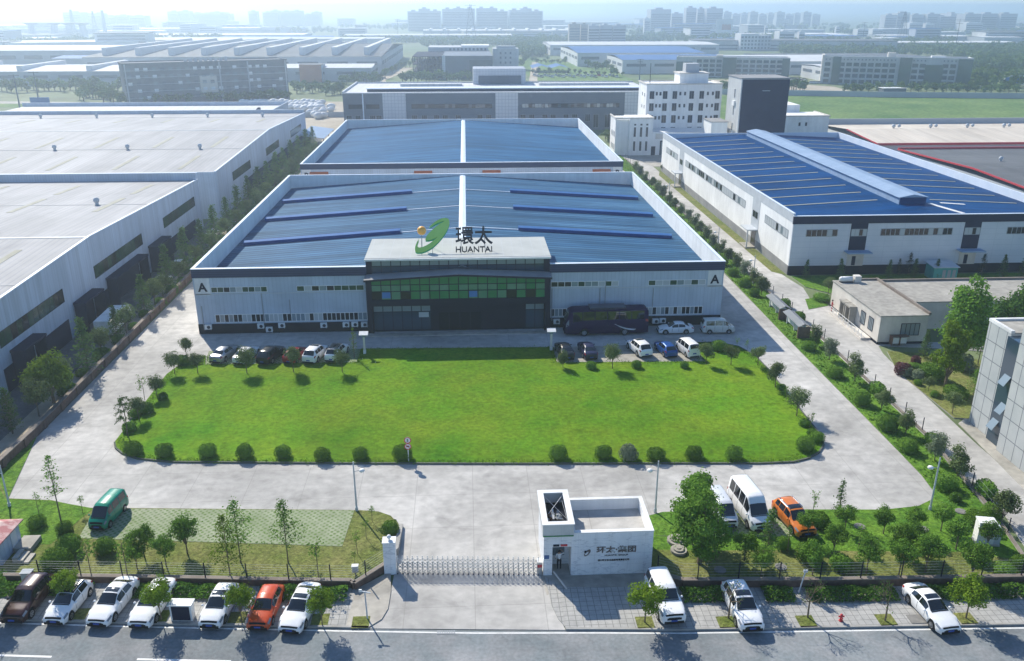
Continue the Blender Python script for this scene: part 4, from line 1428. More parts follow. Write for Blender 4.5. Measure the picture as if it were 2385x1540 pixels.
MB(o_).box(67.3, 72.2, 235.8, 244.2, 10.602, 10.8).build('roof', M['grey_plinth'], t)

# ---------------------------------------------------------------- wide clad building across the back
o_ = (8, 303, 0)
t = thing('clad_hall', 'very wide dark-clad hall with pale tiled piers and a long roof monitor', 'hall', o_)
cb = MB(o_)
cb.box(-41.8, 66, 303, 345, 0, 12.6)
cb.build('dark_cladding', M['clad_grey'], t)
for x0, x1 in ((-28.3, -20.4), (10.4, 18.2), (55.4, 66.5)):
    MB(o_).box(x0, x1, 302.8, 302.999, 0, 12.9).build('tiled_pier', M['tile_wall'], t)
b = MB(o_)
b.box(-41.9, 66, 302.7, 303.1, 12.602, 12.95)
b.box(-41.9, -41.5, 303.1, 345, 12.602, 13.4)
b.box(-41.5, 66, 344.6, 345, 12.602, 13.2)
b.build('parapet', M['tile_wall'], t)
MB(o_).box(-41.4, 66, 303.2, 344.5, 12.603, 12.7).build('roof', M['far_pale_roof'], t)
b = MB(o_)
b.box(-34, 66, 309, 314, 12.71, 13.6, 1)
b.box(-34.3, 66, 308.6, 314.4, 13.601, 13.85, 0)
b.build('roof_monitor', [M['ridge_white'], M['navy_wall']], t)
b = MB(o_)
b.box(-24, -1, 330, 334, 12.71, 13.6)
b.box(28, 62, 332, 336, 12.71, 13.5)
b.build('rear_skylight', M['far_pale_roof'], t)
b = MB(o_)
b.box(3.2, 23.2, 338, 352, 12.71, 18.4, 0)
b.box(5.2, 21.5, 337.9, 337.999, 12.8, 15.9, 1)
b.box(9.6, 17, 337.6, 337.899, 12.8, 15.5, 2)
b.build('penthouse', [M['tile_wall'], M['clad_grey'], M['far_dark']], t)
for x0, x1, n_ in ((-40, -35.2, 4), (-34, -29.5, 4), (-18.5, 9.2, 24), (19.6, 53.6, 30)):
    strip_window(t, o_, x0, x1, 303, 7.6, 9.0, n_, ['dark_glass', 'dark_glass', 'blue_glass'] + (['pale_glass'] if x0 > 15 else []), 'frame_dark', 'y')
dw = pane_window(None, None, 1.7, 2.3, 'dark_glass', 'frame_grey', mull=2)
for x in (-40, -37, -32, -29.8, -17.6, -14.2, -10, -7, -2.5, 5, 8, 20, 23, 27.6, 30.5, 35, 38, 42.6):
    put_window(dw, t, x - o_[0], 0, 3.0)
dw = pane_window(None, None, 1.7, 4.4, 'dark_glass', 'frame_grey', mull=1)
for x in (45.5, 49.5, 52.5):
    put_window(dw, t, x - o_[0], 0, .8)
MB(o_).cyl((-35.0, 302.9, 0), (-35.0, 302.9, 12.6), .22, n=6).build('downpipe', M['ridge_white'], t)

# ---------------------------------------------------------------- neighbour's low office and glass block on the right
o_ = (55, 105, 0)
t = thing('low_office', 'single-storey pale office with flat felt roof beside the right road', 'office', o_)
b = MB(o_)
b.box(51.6, 57.8, 98.0, 112.8, 0, 3.75)
b.box(57.801, 84, 103.2, 112.4, 0, 3.7)
b.build('wall', M['cream_wall'], t)
b = MB(o_)
b.box(51.5, 57.9, 97.9, 112.9, 3.751, 3.9)
b.build('roof', M['roof_felt'], t)
MB(o_).box(57.901, 84, 103.1, 112.3, 3.72, 3.86).build('wing_roof', M['roof_felt'], t)
b = MB(o_)
b.box(57.75, 58.05, 98, 112.9, 3.902, 4.2)
b.box(52.9, 57.749, 112.6, 112.9, 3.902, 4.15)
b.box(58.051, 84, 112.0, 112.3, 3.87, 4.15)
b.build('parapet', M['wall_cap'], t)
MB(o_).box(51.55, 57.82, 97.95, 112.85, 0, .35).build('plinth', M['dark_plinth'], t)
wide = pane_window(None, None, 2.3, 1.5, 'pale_glass', 'frame_dark', mull=3)
mid = pane_window(None, None, 1.15, 1.6, 'pale_glass', 'frame_dark', mull=2)
put_window(wide, t, 55.6 - o_[0], 98.0 - o_[1], 1.25)
for y in (100.3, 102.6):
    put_window(mid, t, 51.6 - o_[0], y - o_[1], 1.2, rad(-90))
for y in (105.4, 107.2):
    b = MB(o_)
    b.box(50.7, 51.599, y - .75, y - .55, .1, 2.6)
    b.box(50.7, 51.599, y + .55, y + .75, .1, 2.6)
    b.box(50.6, 51.599, y - .8, y + .8, 2.601, 2.8)
    d = MB(o_).box(51.55, 51.598, y - .5, y + .5, .1, 2.3).build('door', M['wood_frame'], t)
    b.build('porch', M['roof_felt'], d)
b = MB(o_)
b.box(50.2, 51.5, 99.6, 109.5, .05, .32)
b.build('ramp', M['cream_wall'], t)
b = MB(o_)
for i in range(11):
    y = 99.6 + i
    b.cyl((50.25, y, .3), (50.25, y, 1.2), .035, n=5)
b.bar((50.25, 99.6, 1.2), (50.25, 109.6, 1.2), .05)
b.bar((50.25, 99.6, .8), (50.25, 109.6, .8), .04)
b.build('railing', M['white_plastic'], t)
o = thing('air_conditioner', 'twin air conditioner in a wooden frame below the low office window', 'air conditioner', (54.3, 97.4, 0))
MB((54.3, 97.4, 0)).box(53.2, 54.0, 97.2, 97.7, .4, 1.2).box(54.2, 55.0, 97.2, 97.7, .4, 1.2).build('casing', M['white_plastic'], o)
MB((54.3, 97.4, 0)).box(53.05, 53.15, 97.1, 97.8, .2, 1.35).box(54.05, 54.15, 97.1, 97.8, .2, 1.35).box(53.0, 55.2, 97.05, 97.85, 1.351, 1.4).build('frame', M['wood_frame'], o)
o = thing('water_tank', 'long white water heater tank lying on the low office roof', 'tank', (53.4, 112, 3.9))
MB().cyl((-1, 0, .45), (.5, 0, .45), .38, n=12).ball((-1, 0, .45), .38, 12, 8).build('tank', M['white_plastic'], o, True)
MB().box(.7, 1.6, -.5, .4, .05, .95).build('control_box', M['cream_wall'], o)
MB().box(-1.2, .6, -.3, .3, 0, .1).build('stand', M['frame_dark'], o)

o_ = (55, 72, 0)
t = thing('stone_block', 'corner of a four-storey stone-tiled block with glass stair slots and open casements', 'office block', o_)
mat('stone_grid', (.40, .42, .42), .5, col2=(.48, .49, .48), scale=.4)
lines(M['stone_grid'], 'Y', 1.35, .09, (.14, .15, .17), .9, second=('Z', 1.85))
b = MB(o_)
b.box(51.3, 60, 72.8, 76.4, 0, 11.1)
b.box(50.6, 60, 64, 70.4, 0, 12.6)
b.build('wall', M['stone_grid'], t)
b = MB(o_)
b.box(51.0, 60, 70.401, 72.799, 0, 10.9)
b.build('glass_slot', M['blue_glass'], t)
b = MB(o_)
b.box(51.25, 51.6, 72.8, 76.45, 11.102, 11.4)
b.box(51.6, 60, 76.1, 76.45, 11.102, 11.4)
b.build('parapet', M['white_paint'], t)
MB(o_).box(51.6, 60, 72.8, 76.1, 11.103, 11.2).build('roof', M['roof_felt'], t)
for y, z in ((71.6, 6.4), (71.2, 3.6), (71.9, 1.6)):
    b = MB(o_)
    b.add([(50.98, y - .5, z + .9), (50.98, y + .5, z + .9), (50.45, y + .5, z), (50.45, y - .5, z), (51.0, y - .5, z + .94), (51.0, y + .5, z + .94), (50.43, y + .5, z + .04), (50.43, y - .5, z + .04)], [(0, 1, 2, 3), (7, 6, 5, 4), (2, 1, 5, 6), (0, 3, 7, 4)])
    b.build('open_casement', M['pale_glass'], t)

# transformer hut
o_ = (74.5, 124.8, 0)
t = thing('transformer_hut', 'small turquoise transformer hut in the shade of the blue workshop', 'hut', o_)
mat('turquoise', (.05, .28, .27), .6, col2=(.07, .33, .31), scale=.8)
MB(o_).box(72.6, 76.4, 124, 126.6, .1, 2.1).build('cabin', M['turquoise'], t)
MB(o_).add([(72.4, 123.8, 2.1), (76.6, 123.8, 2.1), (76.6, 126.8, 2.4), (72.4, 126.8, 2.4), (72.4, 123.8, 2.2), (76.6, 123.8, 2.2), (76.6, 126.8, 2.5), (72.4, 126.8, 2.5)], [(4, 5, 6, 7), (0, 1, 5, 4), (3, 0, 4, 7), (1, 2, 6, 5)]).build('roof', M['galv'], t)
for i in range(3):
    MB(o_).box(74.0 + i * .8, 74.5 + i * .8, 123.97, 123.999, .5, 1.7).build('louvre_door', M['frame_grey'], t)

# shed on the left border
o_ = (-36.5, 57.8, 0)
t = thing('site_cabin', 'small pale metal cabin with a rusty red roof at the left edge', 'cabin', o_)
b = MB(o_)
b.box(-40, -36.0, 56.6, 59.7, .1, 1.95)
b.build('wall', M['metal_wall_side'], t)
b = MB(o_)
b.add([(-40.2, 56.3, 1.95), (-35.8, 56.3, 1.95), (-35.7, 60.0, 1.95), (-40.2, 60.0, 1.95), (-40.2, 56.3, 2.05), (-35.8, 56.3, 2.05), (-35.7, 60.0, 2.05), (-40.2, 60.0, 2.05), (-38, 58.2, 2.75)], [(0, 1, 5, 4), (1, 2, 6, 5), (2, 3, 7, 6), (4, 5, 8), (5, 6, 8), (6, 7, 8), (7, 4, 8)])
b.build('roof', M['rust_roof'], t)
MB(o_).box(-35.999, -35.95, 58.3, 59.1, .2, 1.8).build('door', M['far_wall_white'], t)
b = MB(o_)
for i in range(3):
    b.box(-35.4 + i * .45, -35.0 + i * .45, 56.9 - i * .1, 58.1 - i * .1, .12, .52 - i * .13)
b.build('steps', M['old_concrete'], t)
MB(o_).box(-35.94, -34.6, 58.2, 60, .1, .5).build('landing', M['old_concrete'], t)
# ---------------------------------------------------------------- distant factories, offices, towers
def far_shed(label, x0, x1, y0, y1, h, roof='far_pale_roof', wall='far_wall', ax='x', rise=1.0, rz=0.0, monitors=0, wins=True, name='distant_factory', cat='factory'):
    cx_, cy_ = (x0 + x1) / 2, (y0 + y1) / 2
    t = thing(name, label, cat, (cx_, cy_, 0), rz)
    hx, hy = (x1 - x0) / 2, (y1 - y0) / 2
    MB().box(-hx, hx, -hy, hy, 0, h).build('wall', M[wall], t)
    r = MB()
    gable_roof(r, -hx - .4, hx + .4, -hy - .4, hy + .4, h + .05, h + rise, ax)
    r.build('roof', M[roof], t)
    for i in range(monitors):
        b = MB()
        x = -hx + (i + .5) * 2 * hx / monitors
        b.box(x - 1.6, x + 1.6, -hy * .9, hy * .9, h + .06, h + rise + 1.3)
        b.build('roof_monitor', M['far_wall_white'], t)
    if wins:
        b = MB()
        n_ = max(2, int(hx / 9))
        for i in range(n_):
            u0 = -hx + 2 * hx * (i + .15) / n_
            u1 = -hx + 2 * hx * (i + .85) / n_
            b.box(u0, u1, -hy - .15, -hy - .002, h * .52, h * .72)
        b.build('window_band', M['far_dark'], t)
        b = MB()
        n_ = max(2, int(hy / 9))
        for i in range(n_):
            u0 = -hy + 2 * hy * (i + .15) / n_
            u1 = -hy + 2 * hy * (i + .85) / n_
            b.box(hx + .002, hx + .15, u0, u1, h * .52, h * .72)
            b.box(-hx - .15, -hx - .002, u0, u1, h * .52, h * .72)
        b.build('side_window_band', M['far_dark'], t)
    return t


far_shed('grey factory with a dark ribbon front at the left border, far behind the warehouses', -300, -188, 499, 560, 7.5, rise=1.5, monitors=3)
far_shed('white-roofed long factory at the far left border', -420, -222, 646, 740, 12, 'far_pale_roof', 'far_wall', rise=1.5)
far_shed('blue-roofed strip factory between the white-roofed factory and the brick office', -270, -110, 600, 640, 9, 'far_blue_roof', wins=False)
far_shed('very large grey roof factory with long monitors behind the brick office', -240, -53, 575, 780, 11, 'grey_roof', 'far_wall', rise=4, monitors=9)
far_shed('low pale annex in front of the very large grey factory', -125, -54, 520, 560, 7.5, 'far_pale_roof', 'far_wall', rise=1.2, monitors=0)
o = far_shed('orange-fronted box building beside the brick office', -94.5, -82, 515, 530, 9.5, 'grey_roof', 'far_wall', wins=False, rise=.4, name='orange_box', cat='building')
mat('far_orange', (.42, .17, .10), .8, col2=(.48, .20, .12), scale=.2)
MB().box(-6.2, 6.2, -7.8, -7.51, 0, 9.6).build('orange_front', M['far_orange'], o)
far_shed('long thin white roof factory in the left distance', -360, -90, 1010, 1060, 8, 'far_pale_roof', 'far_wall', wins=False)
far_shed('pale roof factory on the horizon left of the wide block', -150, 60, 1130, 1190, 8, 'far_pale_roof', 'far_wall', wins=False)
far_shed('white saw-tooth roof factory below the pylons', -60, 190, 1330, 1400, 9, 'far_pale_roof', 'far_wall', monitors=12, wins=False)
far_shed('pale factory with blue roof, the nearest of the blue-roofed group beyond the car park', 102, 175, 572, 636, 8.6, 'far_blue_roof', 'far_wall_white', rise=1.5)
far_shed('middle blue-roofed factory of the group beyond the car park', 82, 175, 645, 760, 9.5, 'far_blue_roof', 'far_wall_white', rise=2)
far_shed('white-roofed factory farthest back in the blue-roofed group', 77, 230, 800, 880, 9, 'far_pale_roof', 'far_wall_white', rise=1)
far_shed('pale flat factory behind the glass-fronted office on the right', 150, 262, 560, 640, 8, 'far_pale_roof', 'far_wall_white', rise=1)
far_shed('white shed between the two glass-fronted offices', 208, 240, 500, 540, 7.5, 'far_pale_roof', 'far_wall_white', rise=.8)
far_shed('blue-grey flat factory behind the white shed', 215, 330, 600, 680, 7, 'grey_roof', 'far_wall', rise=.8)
for i, (k, xa, xb, y, D) in enumerate(((3, 1060, 2383, 300, 26), (3, 1405, 1615, 250, 30), (3, 1820, 2025, 255, 30), (3, 560, 655, 238, 30), (3, 870, 1055, 240, 40), (1, 880, 2110, 245, 40), (1, 0, 330, 270, 30), (3, 2110, 2383, 262, 30), (3, 1060, 1195, 245, 60))):
    a, b = tl(k, xa, y, 7), tl(k, xb, y, 7)
    far_shed('%s hazy white-roofed shed strung along the far plain' % ORD[i], min(a[0], b[0]), max(a[0], b[0]), a[1], a[1] + D * 1.6, 7, 'white_paint', 'far_wall', wins=False, rise=.6, name='distant_shed', cat='shed')

rl = random.Random(31)
for i in range(120):
    Y_ = rl.uniform(900, 2300)
    X_ = rl.uniform(-.62, .66) * Y_
    if -.12 < X_ / Y_ < .02 and Y_ < 1350:
        continue
    w_, d_, h_ = rl.uniform(9, 34), rl.uniform(9, 22), rl.choice([5, 6, 7, 9, 12, 16])
    if i % 4 == 0:
        w_, d_, h_ = rl.uniform(40, 110), rl.uniform(20, 34), rl.uniform(6, 9)
    b = MB().box(-w_, w_, -d_, d_, 0, h_, 0)
    b.box(-w_ - .5, w_ + .5, -d_ - .5, d_ + .5, h_ + .01, h_ + .7, 1)
    for f in range(int(h_ // 3)):
        b.box(-w_ * .9, w_ * .9, -d_ - .1, -d_ - .003, f * 3 + 1, f * 3 + 2.3, 2)
    o = b.build('distant_building', [M[rl.choice(['far_wall', 'far_wall_white', 'stone_tile', 'cream_wall'])], M[rl.choice(['far_pale_roof', 'white_paint', 'far_blue_roof', 'grey_roof'])], M['far_dark']])
    o.location = (X_, Y_, 0)
    o.rotation_euler = (0, 0, rl.uniform(-.3, .3))
    tag(o, 'small hazy building scattered over the far plain', 'building', 'scattered far buildings')

# six-storey dark brick office on the left
ang = math.atan2(419 - 388.5, -82.5 + 146)
L_ = math.hypot(419 - 388.5, -82.5 + 146)
t = thing('brick_office', 'long six-storey grey brick office with rows of small windows and a pale patch mid-front', 'office block', (-146, 388.5, 0), ang)
MB().box(0, L_, 0, 16, 0, 17.4).build('wall', M['grey_brick'], t)
b = MB()
b.box(-.3, L_ + .3, -.3, .2, 17.402, 17.9)
b.box(-.3, L_ + .3, 15.8, 16.3, 17.402, 17.9)
b.box(-.3, .2, .2, 15.8, 17.402, 17.9)
b.box(L_ - .2, L_ + .3, .2, 15.8, 17.402, 17.9)
b.build('parapet', M['grey_brick'], t)
b = MB()
b.box(31, 38.5, -.12, -.002, 4.5, 11.6)
b.build('pale_patch', M['cream_wall'], t)
b = MB()
for fl in range(1, 6):
    b.box(0, L_, -.25, -.003, fl * 2.9 + .1, fl * 2.9 + .3)
b.build('string_course', M['far_wall'], t)
for x in (.8, 40, 52.5, L_ - .8):
    MB().box(x - .3, x + .3, -.35, -.254, 0, 17.4).build('downpipe', M['far_wall'], t)
wm = [MB().box(-.85, .85, -.1, 0, 0, 1.35).mesh('window', M[m_]) for m_ in ('far_dark', 'pale_glass', 'frame_white', 'dark_glass')]
rw = random.Random(8)
cnt = 0
for fl in range(5):
    for i in range(20):
        x = 2.2 + i * 3.42
        if x > L_ - 1 or cnt >= 98:
            continue
        k_ = rw.choice([0, 0, 1, 2, 1] + ([2, 2] if x > 38 and fl < 3 or fl == 4 and rw.random() < .5 else []))
        inst('window', wm[k_], t, (x, -.004 if not 30 < x < 39 else -.13, fl * 2.95 + 2.6))
        cnt += 1
b = MB()
for i in range(9):
    x = 26 + i * 2.2
    b.box(x, x + 1.3, 5, 5.6, 17.42, 18.6 + .4 * (i % 3))
b.build('roof_plant', M['far_wall'], t)

# two glass-and-panel offices on the right
def glass_office(label, p, q, h, depth, bays, towers, name='panel_office', attic=True):
    an = math.atan2(q[1] - p[1], q[0] - p[0])
    L = math.hypot(q[1] - p[1], q[0] - p[0])
    t = thing(name, label, 'office block', (p[0], p[1], 0), an)
    MB().box(0, L, 0, depth, 0, h).build('wall', M['stone_tile'], t)
    MB().box(.4, L - .4, .4, depth - .4, h + .003, h + .1).build('roof', M['far_pale_roof'], t)
    b = MB()
    b.box(0, L, 0, .4, h + .002, h + .7)
    b.box(0, L, depth - .4, depth, h + .002, h + .7)
    b.box(0, .4, .4, depth - .4, h + .002, h + .7)
    b.box(L - .4, L, .4, depth - .4, h + .002, h + .7)
    b.build('parapet', M['stone_tile'], t)
    gm = MB().box(-1, 1, -.12, 0, 0, 1.7).mesh('window', M['blue_glass'])
    sm = MB().box(-.35, .35, -.1, 0, 0, .7).mesh('attic_window', M['far_dark'])
    bw = L / bays
    fl_h = (h - (2.2 if attic else .6)) / 4
    for i in range(bays):
        x = (i + .5) * bw
        if any(a <= x <= c for a, c, *_ in towers):
            continue
        for f in range(4):
            o = inst('window', gm, t, (x, -.003, f * fl_h + .7))
            o.scale = (bw * .38, 1, fl_h * .8 / 1.7 * .8)
        if attic:
            for dx in (-.25, .25):
                inst('attic_window', sm, t, (x + dx * bw, -.003, h - 1.3))
    for a, c, hh in towers:
        MB().box(a, c, -.7, -.002, .4, hh).build('glass_bay', M['green_far'], t)
    return t, L


mat('green_far', (.045, .09, .095), .12, col2=(.06, .12, .12), scale=.2, spec=.8)
t, L_ = glass_office('panelled office with green glass bays and attic portholes, farther right of the two', (201, 489), (271, 462), 14.2, 16, 20, ((4.5, 8.8, 14.8), (39, 45, 14.8), (52, 61, 11.2), (68, 75, 14.4)))
MB().box(33, 37, 6, 10, 14.31, 17).build('stair_house', M['cream_wall'], t)
MB().box(55, 62, 5, 9, 14.31, 15.6).build('roof_plant', M['white_paint'], t)
MB().box(-1.2, -.003, 0, 16, 0, 15.5).build('end_wall', M['cream_wall'], t)
t, L_ = glass_office('panelled office with green glass bays standing directly behind the dark tower', (131, 546), (196, 528), 11.2, 16, 17, ((28, 36, 11.8), (0, 10, 9), (63, 67.4, 11.4)), attic=False)
MB().box(24, 27.9, 0, 8, 11.31, 13).build('roof_parapet_tower', M['cream_wall'], t)

# dark frame building and the tall one beside it, centre
t = thing('frame_office', 'unfinished dark office with an open steel frame on its left half', 'office block', (-7, 538, 0))
MB((-7, 538, 0)).box(-13, 17, 540, 615, 0, 13).build('wall', M['clad_grey'], t)
MB((-7, 538, 0)).box(3, 17, 539.7, 539.999, 1, 10.5).build('glass_front', M['blue_glass'], t)
MB((-7, 538, 0)).box(-13.5, -11.5, 539.5, 541, 0, 13.4).build('end_pier', M['tile_wall'], t)
b = MB((-7, 538, 0))
for i in range(7):
    x = -31 + i * 2.9
    for y in (540, 560, 580):
        b.box(x - .25, x + .25, y - .25, y + .25, 0, 12.4)
for z in (4, 8, 12.4):
    b.box(-31.3, -13.2, 539.6, 600, z, z + .4)
b.build('open_frame', M['navy_wall'], t)
MB((-7, 538, 0)).box(-30.9, -13.6, 545, 600, 0, 3.99).build('dark_interior', M['far_dark'], t)
b = MB((-7, 538, 0))
b.box(-24, 16, 600, 630, 0, 15.5)
b.build('rear_wing', M['far_wall'], t)
b = MB((-7, 538, 0))
for i in range(10):
    b.box(-10 + i * 2.6, -8.6 + i * 2.6, 599.8, 599.999, 13.4, 14.9)
b.build('rear_window', M['far_dark'], t)
MB((-7, 538, 0)).box(-2, 17, 605, 628, 15.502, 16.4).build('rear_roof', M['white_paint'], t)
t = thing('tan_block', 'tan stair block with nine little windows right of the unfinished dark office', 'office block', (29, 612, 0))
MB((29, 612, 0)).box(19.6, 37.2, 612, 628, 0, 14).build('wall', M['stone_tile'], t)
for i in range(3):
    for z in (4.2, 7.4, 10.4):
        MB((29, 612, 0)).box(24.2 + i * 3.4, 25.3 + i * 3.4, 611.8, 611.999, z, z + 1.4).build('window', M['far_dark'], t)
MB((29, 612, 0)).box(22, 35, 614, 620, 14.002, 15.6).build('roof_plant', M['far_wall'], t)

# white hotel-like office and the billboard on the right
a, b_ = tl(3, 400, 355), tl(3, 665, 362)
t = thing('white_far_office', 'white stepped office with a grid of windows beyond the grey roofs on the right', 'office block', ((a[0] + b_[0]) / 2, a[1], 0))
ox = (a[0] + b_[0]) / 2
hw = (b_[0] - a[0]) / 2
MB().box(-hw, .2 * hw, 0, 20, 0, 16).build('left_wing', M['far_wall_white'], t)
MB().box(.2 * hw + .01, hw, 0, 22, 0, 14.5).build('right_wing', M['far_wall'], t)
gm_ = MB().box(-1, 1, -.2, -.003, 0, 1.9).mesh('window', M['far_dark'])
for fl in range(4):
    for i in range(9):
        inst('window', gm_, t, (-hw + (i + .5) * hw * 2 / 9, 0, 1.5 + fl * 3.4))
a, b_ = tl(3, 228, 275), tl(3, 345, 275)
t = thing('billboard', 'white and red billboard in the hazy distance', 'billboard', (a[0], a[1], 0))
w_ = b_[0] - a[0]
MB().box(0, w_, 0, .6, 9, 26).build('panel', M['white_paint'], t)
MB().box(w_ * .35, w_ * .9, -.1, -.003, 12, 19).build('red_field', M['far_orange'], t)
for u in (.2, .8):
    MB().box(w_ * u - .4, w_ * u + .4, .1, .5, 0, 9).build('post', M['far_wall'], t)
a = tl(3, 2235, 615)
t = thing('hoarding', 'blue and white advertising hoarding by the trees at the right border', 'billboard', (a[0], a[1], 0))
MB().box(0, 14, 0, .5, 1.5, 6.5).build('panel', M['white_paint'], t)
MB().box(.5, 8, -.06, -.003, 2.5, 5.5).build('blue_field', M['sheet_blue'], t)
a = tl(1, 218, 752)
t = thing('hoarding', 'plain blue hoarding by the verge at the far left', 'billboard', (a[0], a[1], 0))
MB().box(0, 8, 0, .5, .5, 4.2).build('panel', M['sheet_blue'], t)
a, b_ = tl(2, 1330, 510), tl(2, 1555, 505)
t = thing('carport', 'blue-roofed carport beside the far car park', 'carport', (a[0], a[1], 0))
for k_ in range(2):
    b = MB()
    x0 = k_ * 12.2
    b.add([(x0, 0, 3), (x0 + 6, 0, 4.6), (x0 + 12, 0, 3), (x0, 26, 3), (x0 + 6, 26, 4.6), (x0 + 12, 26, 3)], [(0, 1, 4, 3), (1, 2, 5, 4)])
    b.build('roof', M['far_blue_roof'], t)
    for x in (x0 + .4, x0 + 11.6):
        MB().box(x - .15, x + .15, .3, .6, 0, 3.1).build('post', M['far_dark'], t)

# mid-distance unfinished blocks (hazy) and the housing towers on the horizon
def tower(label, k, x0, x1, ytop, Y, name='distant_tower', m='far_wall', cat='tower block', floors=True, h=None, dep=None):
    def ray(x, y):
        o = _OFF[k]
        px, py = (o[0] + x / 1.8333) * .61175, (o[1] + y / 1.8333) * .61175
        d = _rt * (px - 1192) - _up * (py - 770) + _fw * 1984
        return d * (Y / d[1]) + np.array([0, 0, 40.0])
    a, b = ray(x0, ytop), ray(x1, ytop)
    hh = h or max(6.0, float(a[2]))
    t = thing(name, label, cat, (float(a[0] + b[0]) / 2, Y, 0))
    hw = float(b[0] - a[0]) / 2
    rt_ = random.Random(int(x0) + k)
    b0 = MB()
    dd = dep or min(40, hw * 2)
    ns = max(1, min(4, int(hw / 9)))
    for i in range(ns):
        u0, u1 = -hw + 2 * hw * i / ns, -hw + 2 * hw * (i + 1) / ns
        h2 = hh * (1 if i == ns // 2 else rt_.uniform(.84, 1.0))
        b0.box(u0, u1 - .02, rt_.uniform(0, .2) + i * .01, dd, 0, h2)
        b0.box(u0 + (u1 - u0) * .3, u0 + (u1 - u0) * .65, dd * .3, dd * .7, h2 + .01, h2 + hh * .07)
    b0.build('wall', M[m], t)
    if floors:
        b_ = MB()
        n_ = max(3, int(hh / 3.2))
        for i in range(n_):
            z = hh * .82 * (i + .35) / n_
            b_.box(-hw * .94, hw * .94, -.3, -.003, z, z + hh / n_ * .45)
        b_.build('window_band', M['far_dark'], t)
    return t


tw = [(1, 435, 560, 88, 1900), (1, 575, 700, 95, 1950), (1, 712, 800, 112, 2000), (1, 805, 890, 108, 2000), (1, 900, 1010, 112, 1950), (1, 1165, 1240, 82, 2100), (1, 1245, 1322, 78, 2100), (1, 1330, 1600, 86, 2150),
      (1, 1730, 1792, 80, 2100), (1, 1828, 1940, 75, 2150), (1, 1952, 2100, 76, 2150), (1, 2112, 2230, 86, 2200),
      (2, 458, 690, 62, 1650), (2, 700, 930, 58, 1660), (2, 940, 1160, 58, 1670), (2, 1170, 1405, 60, 1650),
      (2, 2160, 2300, 66, 1500), (2, 2305, 2383, 95, 1550), (3, 30, 100, 55, 1500), (3, 108, 165, 62, 1520), (3, 172, 285, 60, 1500)]
tw += [(3, 290 + i * 62, 345 + i * 62, 84 + (i * 37) % 22, 2000 + (i % 3) * 70) for i in range(11)]
tw += [(3, 1420, 1500, 105, 1500), (3, 1505, 1592, 92, 1510), (3, 1605, 1690, 103, 1560), (3, 1715, 1800, 98, 1550), (3, 1805, 1950, 95, 1540), (3, 1978, 2090, 98, 1500), (3, 2095, 2220, 96, 1510), (3, 2225, 2342, 97, 1500)]
for i, (k_, x0, x1, y_, Y_) in enumerate(tw):
    o = tower('hazy housing tower on the horizon, %s from the left' % (ORD[i] if i < 30 else ['thirty-first', 'thirty-second', 'thirty-third', 'thirty-fourth', 'thirty-fifth', 'thirty-sixth', 'thirty-seventh', 'thirty-eighth', 'thirty-ninth', 'fortieth', 'forty-first', 'forty-second'][i - 30]), k_, x0, x1, y_, Y_)
    o['group'] = 'towers on the horizon'
for i, (k_, x0, x1, y_, Y_) in enumerate(((3, 1590, 1680, 160, 1450), (3, 1700, 1760, 165, 1450), (3, 1985, 2100, 160, 1420), (2, 2115, 2155, 130, 1400), (3, 680, 785, 220, 1000), (3, 818, 856, 222, 1000), (3, 1075, 1100, 190, 1300), (3, 580, 600, 180, 1300), (3, 1225, 1300, 205, 1300), (3, 1330, 1400, 205, 1320), (1, 1330, 1505, 185, 1500))):
    tower('%s pale low-rise building in the haze, counted from the right edge inward' % ORD[i], k_, x0, x1, y_, Y_, 'distant_house', 'far_wall_white', 'building')
for i, (k_, x0, x1, y_, Y_) in enumerate(((2, 1590, 1665, 168, 1000), (2, 1672, 1720, 172, 1005), (2, 1724, 1800, 178, 1010), (2, 1804, 1890, 176, 1015), (2, 1894, 1985, 178, 1020))):
    tower('%s concrete shell of the unfinished block row beyond the blue-roofed factories' % ORD[i], k_, x0, x1, y_, Y_, 'unfinished_block', 'roof_felt' if i < 2 else 'far_wall', 'building')

# chimneys, pylons, poles in the haze
for i, (xt, yt, Y_) in enumerate(((262, 70, 1270), (528, 70, 1350), (613, 85, 1330))):
    x, y = tl(1, (290, 552, 640)[i], 262, 0)
    a = _OFF[1]
    t = MB().cyl((0, 0, 0), (0, 0, 39 - i), 3.4, 1.7, 14).mesh('chimney', M['far_wall'])
    o = bpy.data.objects.new('chimney', t)
    COL.objects.link(o)
    X_ = (-705, -575, -530)[i]
    o.location = (X_ * Y_ / 1270 * .93, Y_, 0)
    tag(o, 'slim tapered chimney in the haze at upper left, %s of three' % ('leftmost', 'middle', 'rightmost')[i], 'chimney', 'works chimneys')


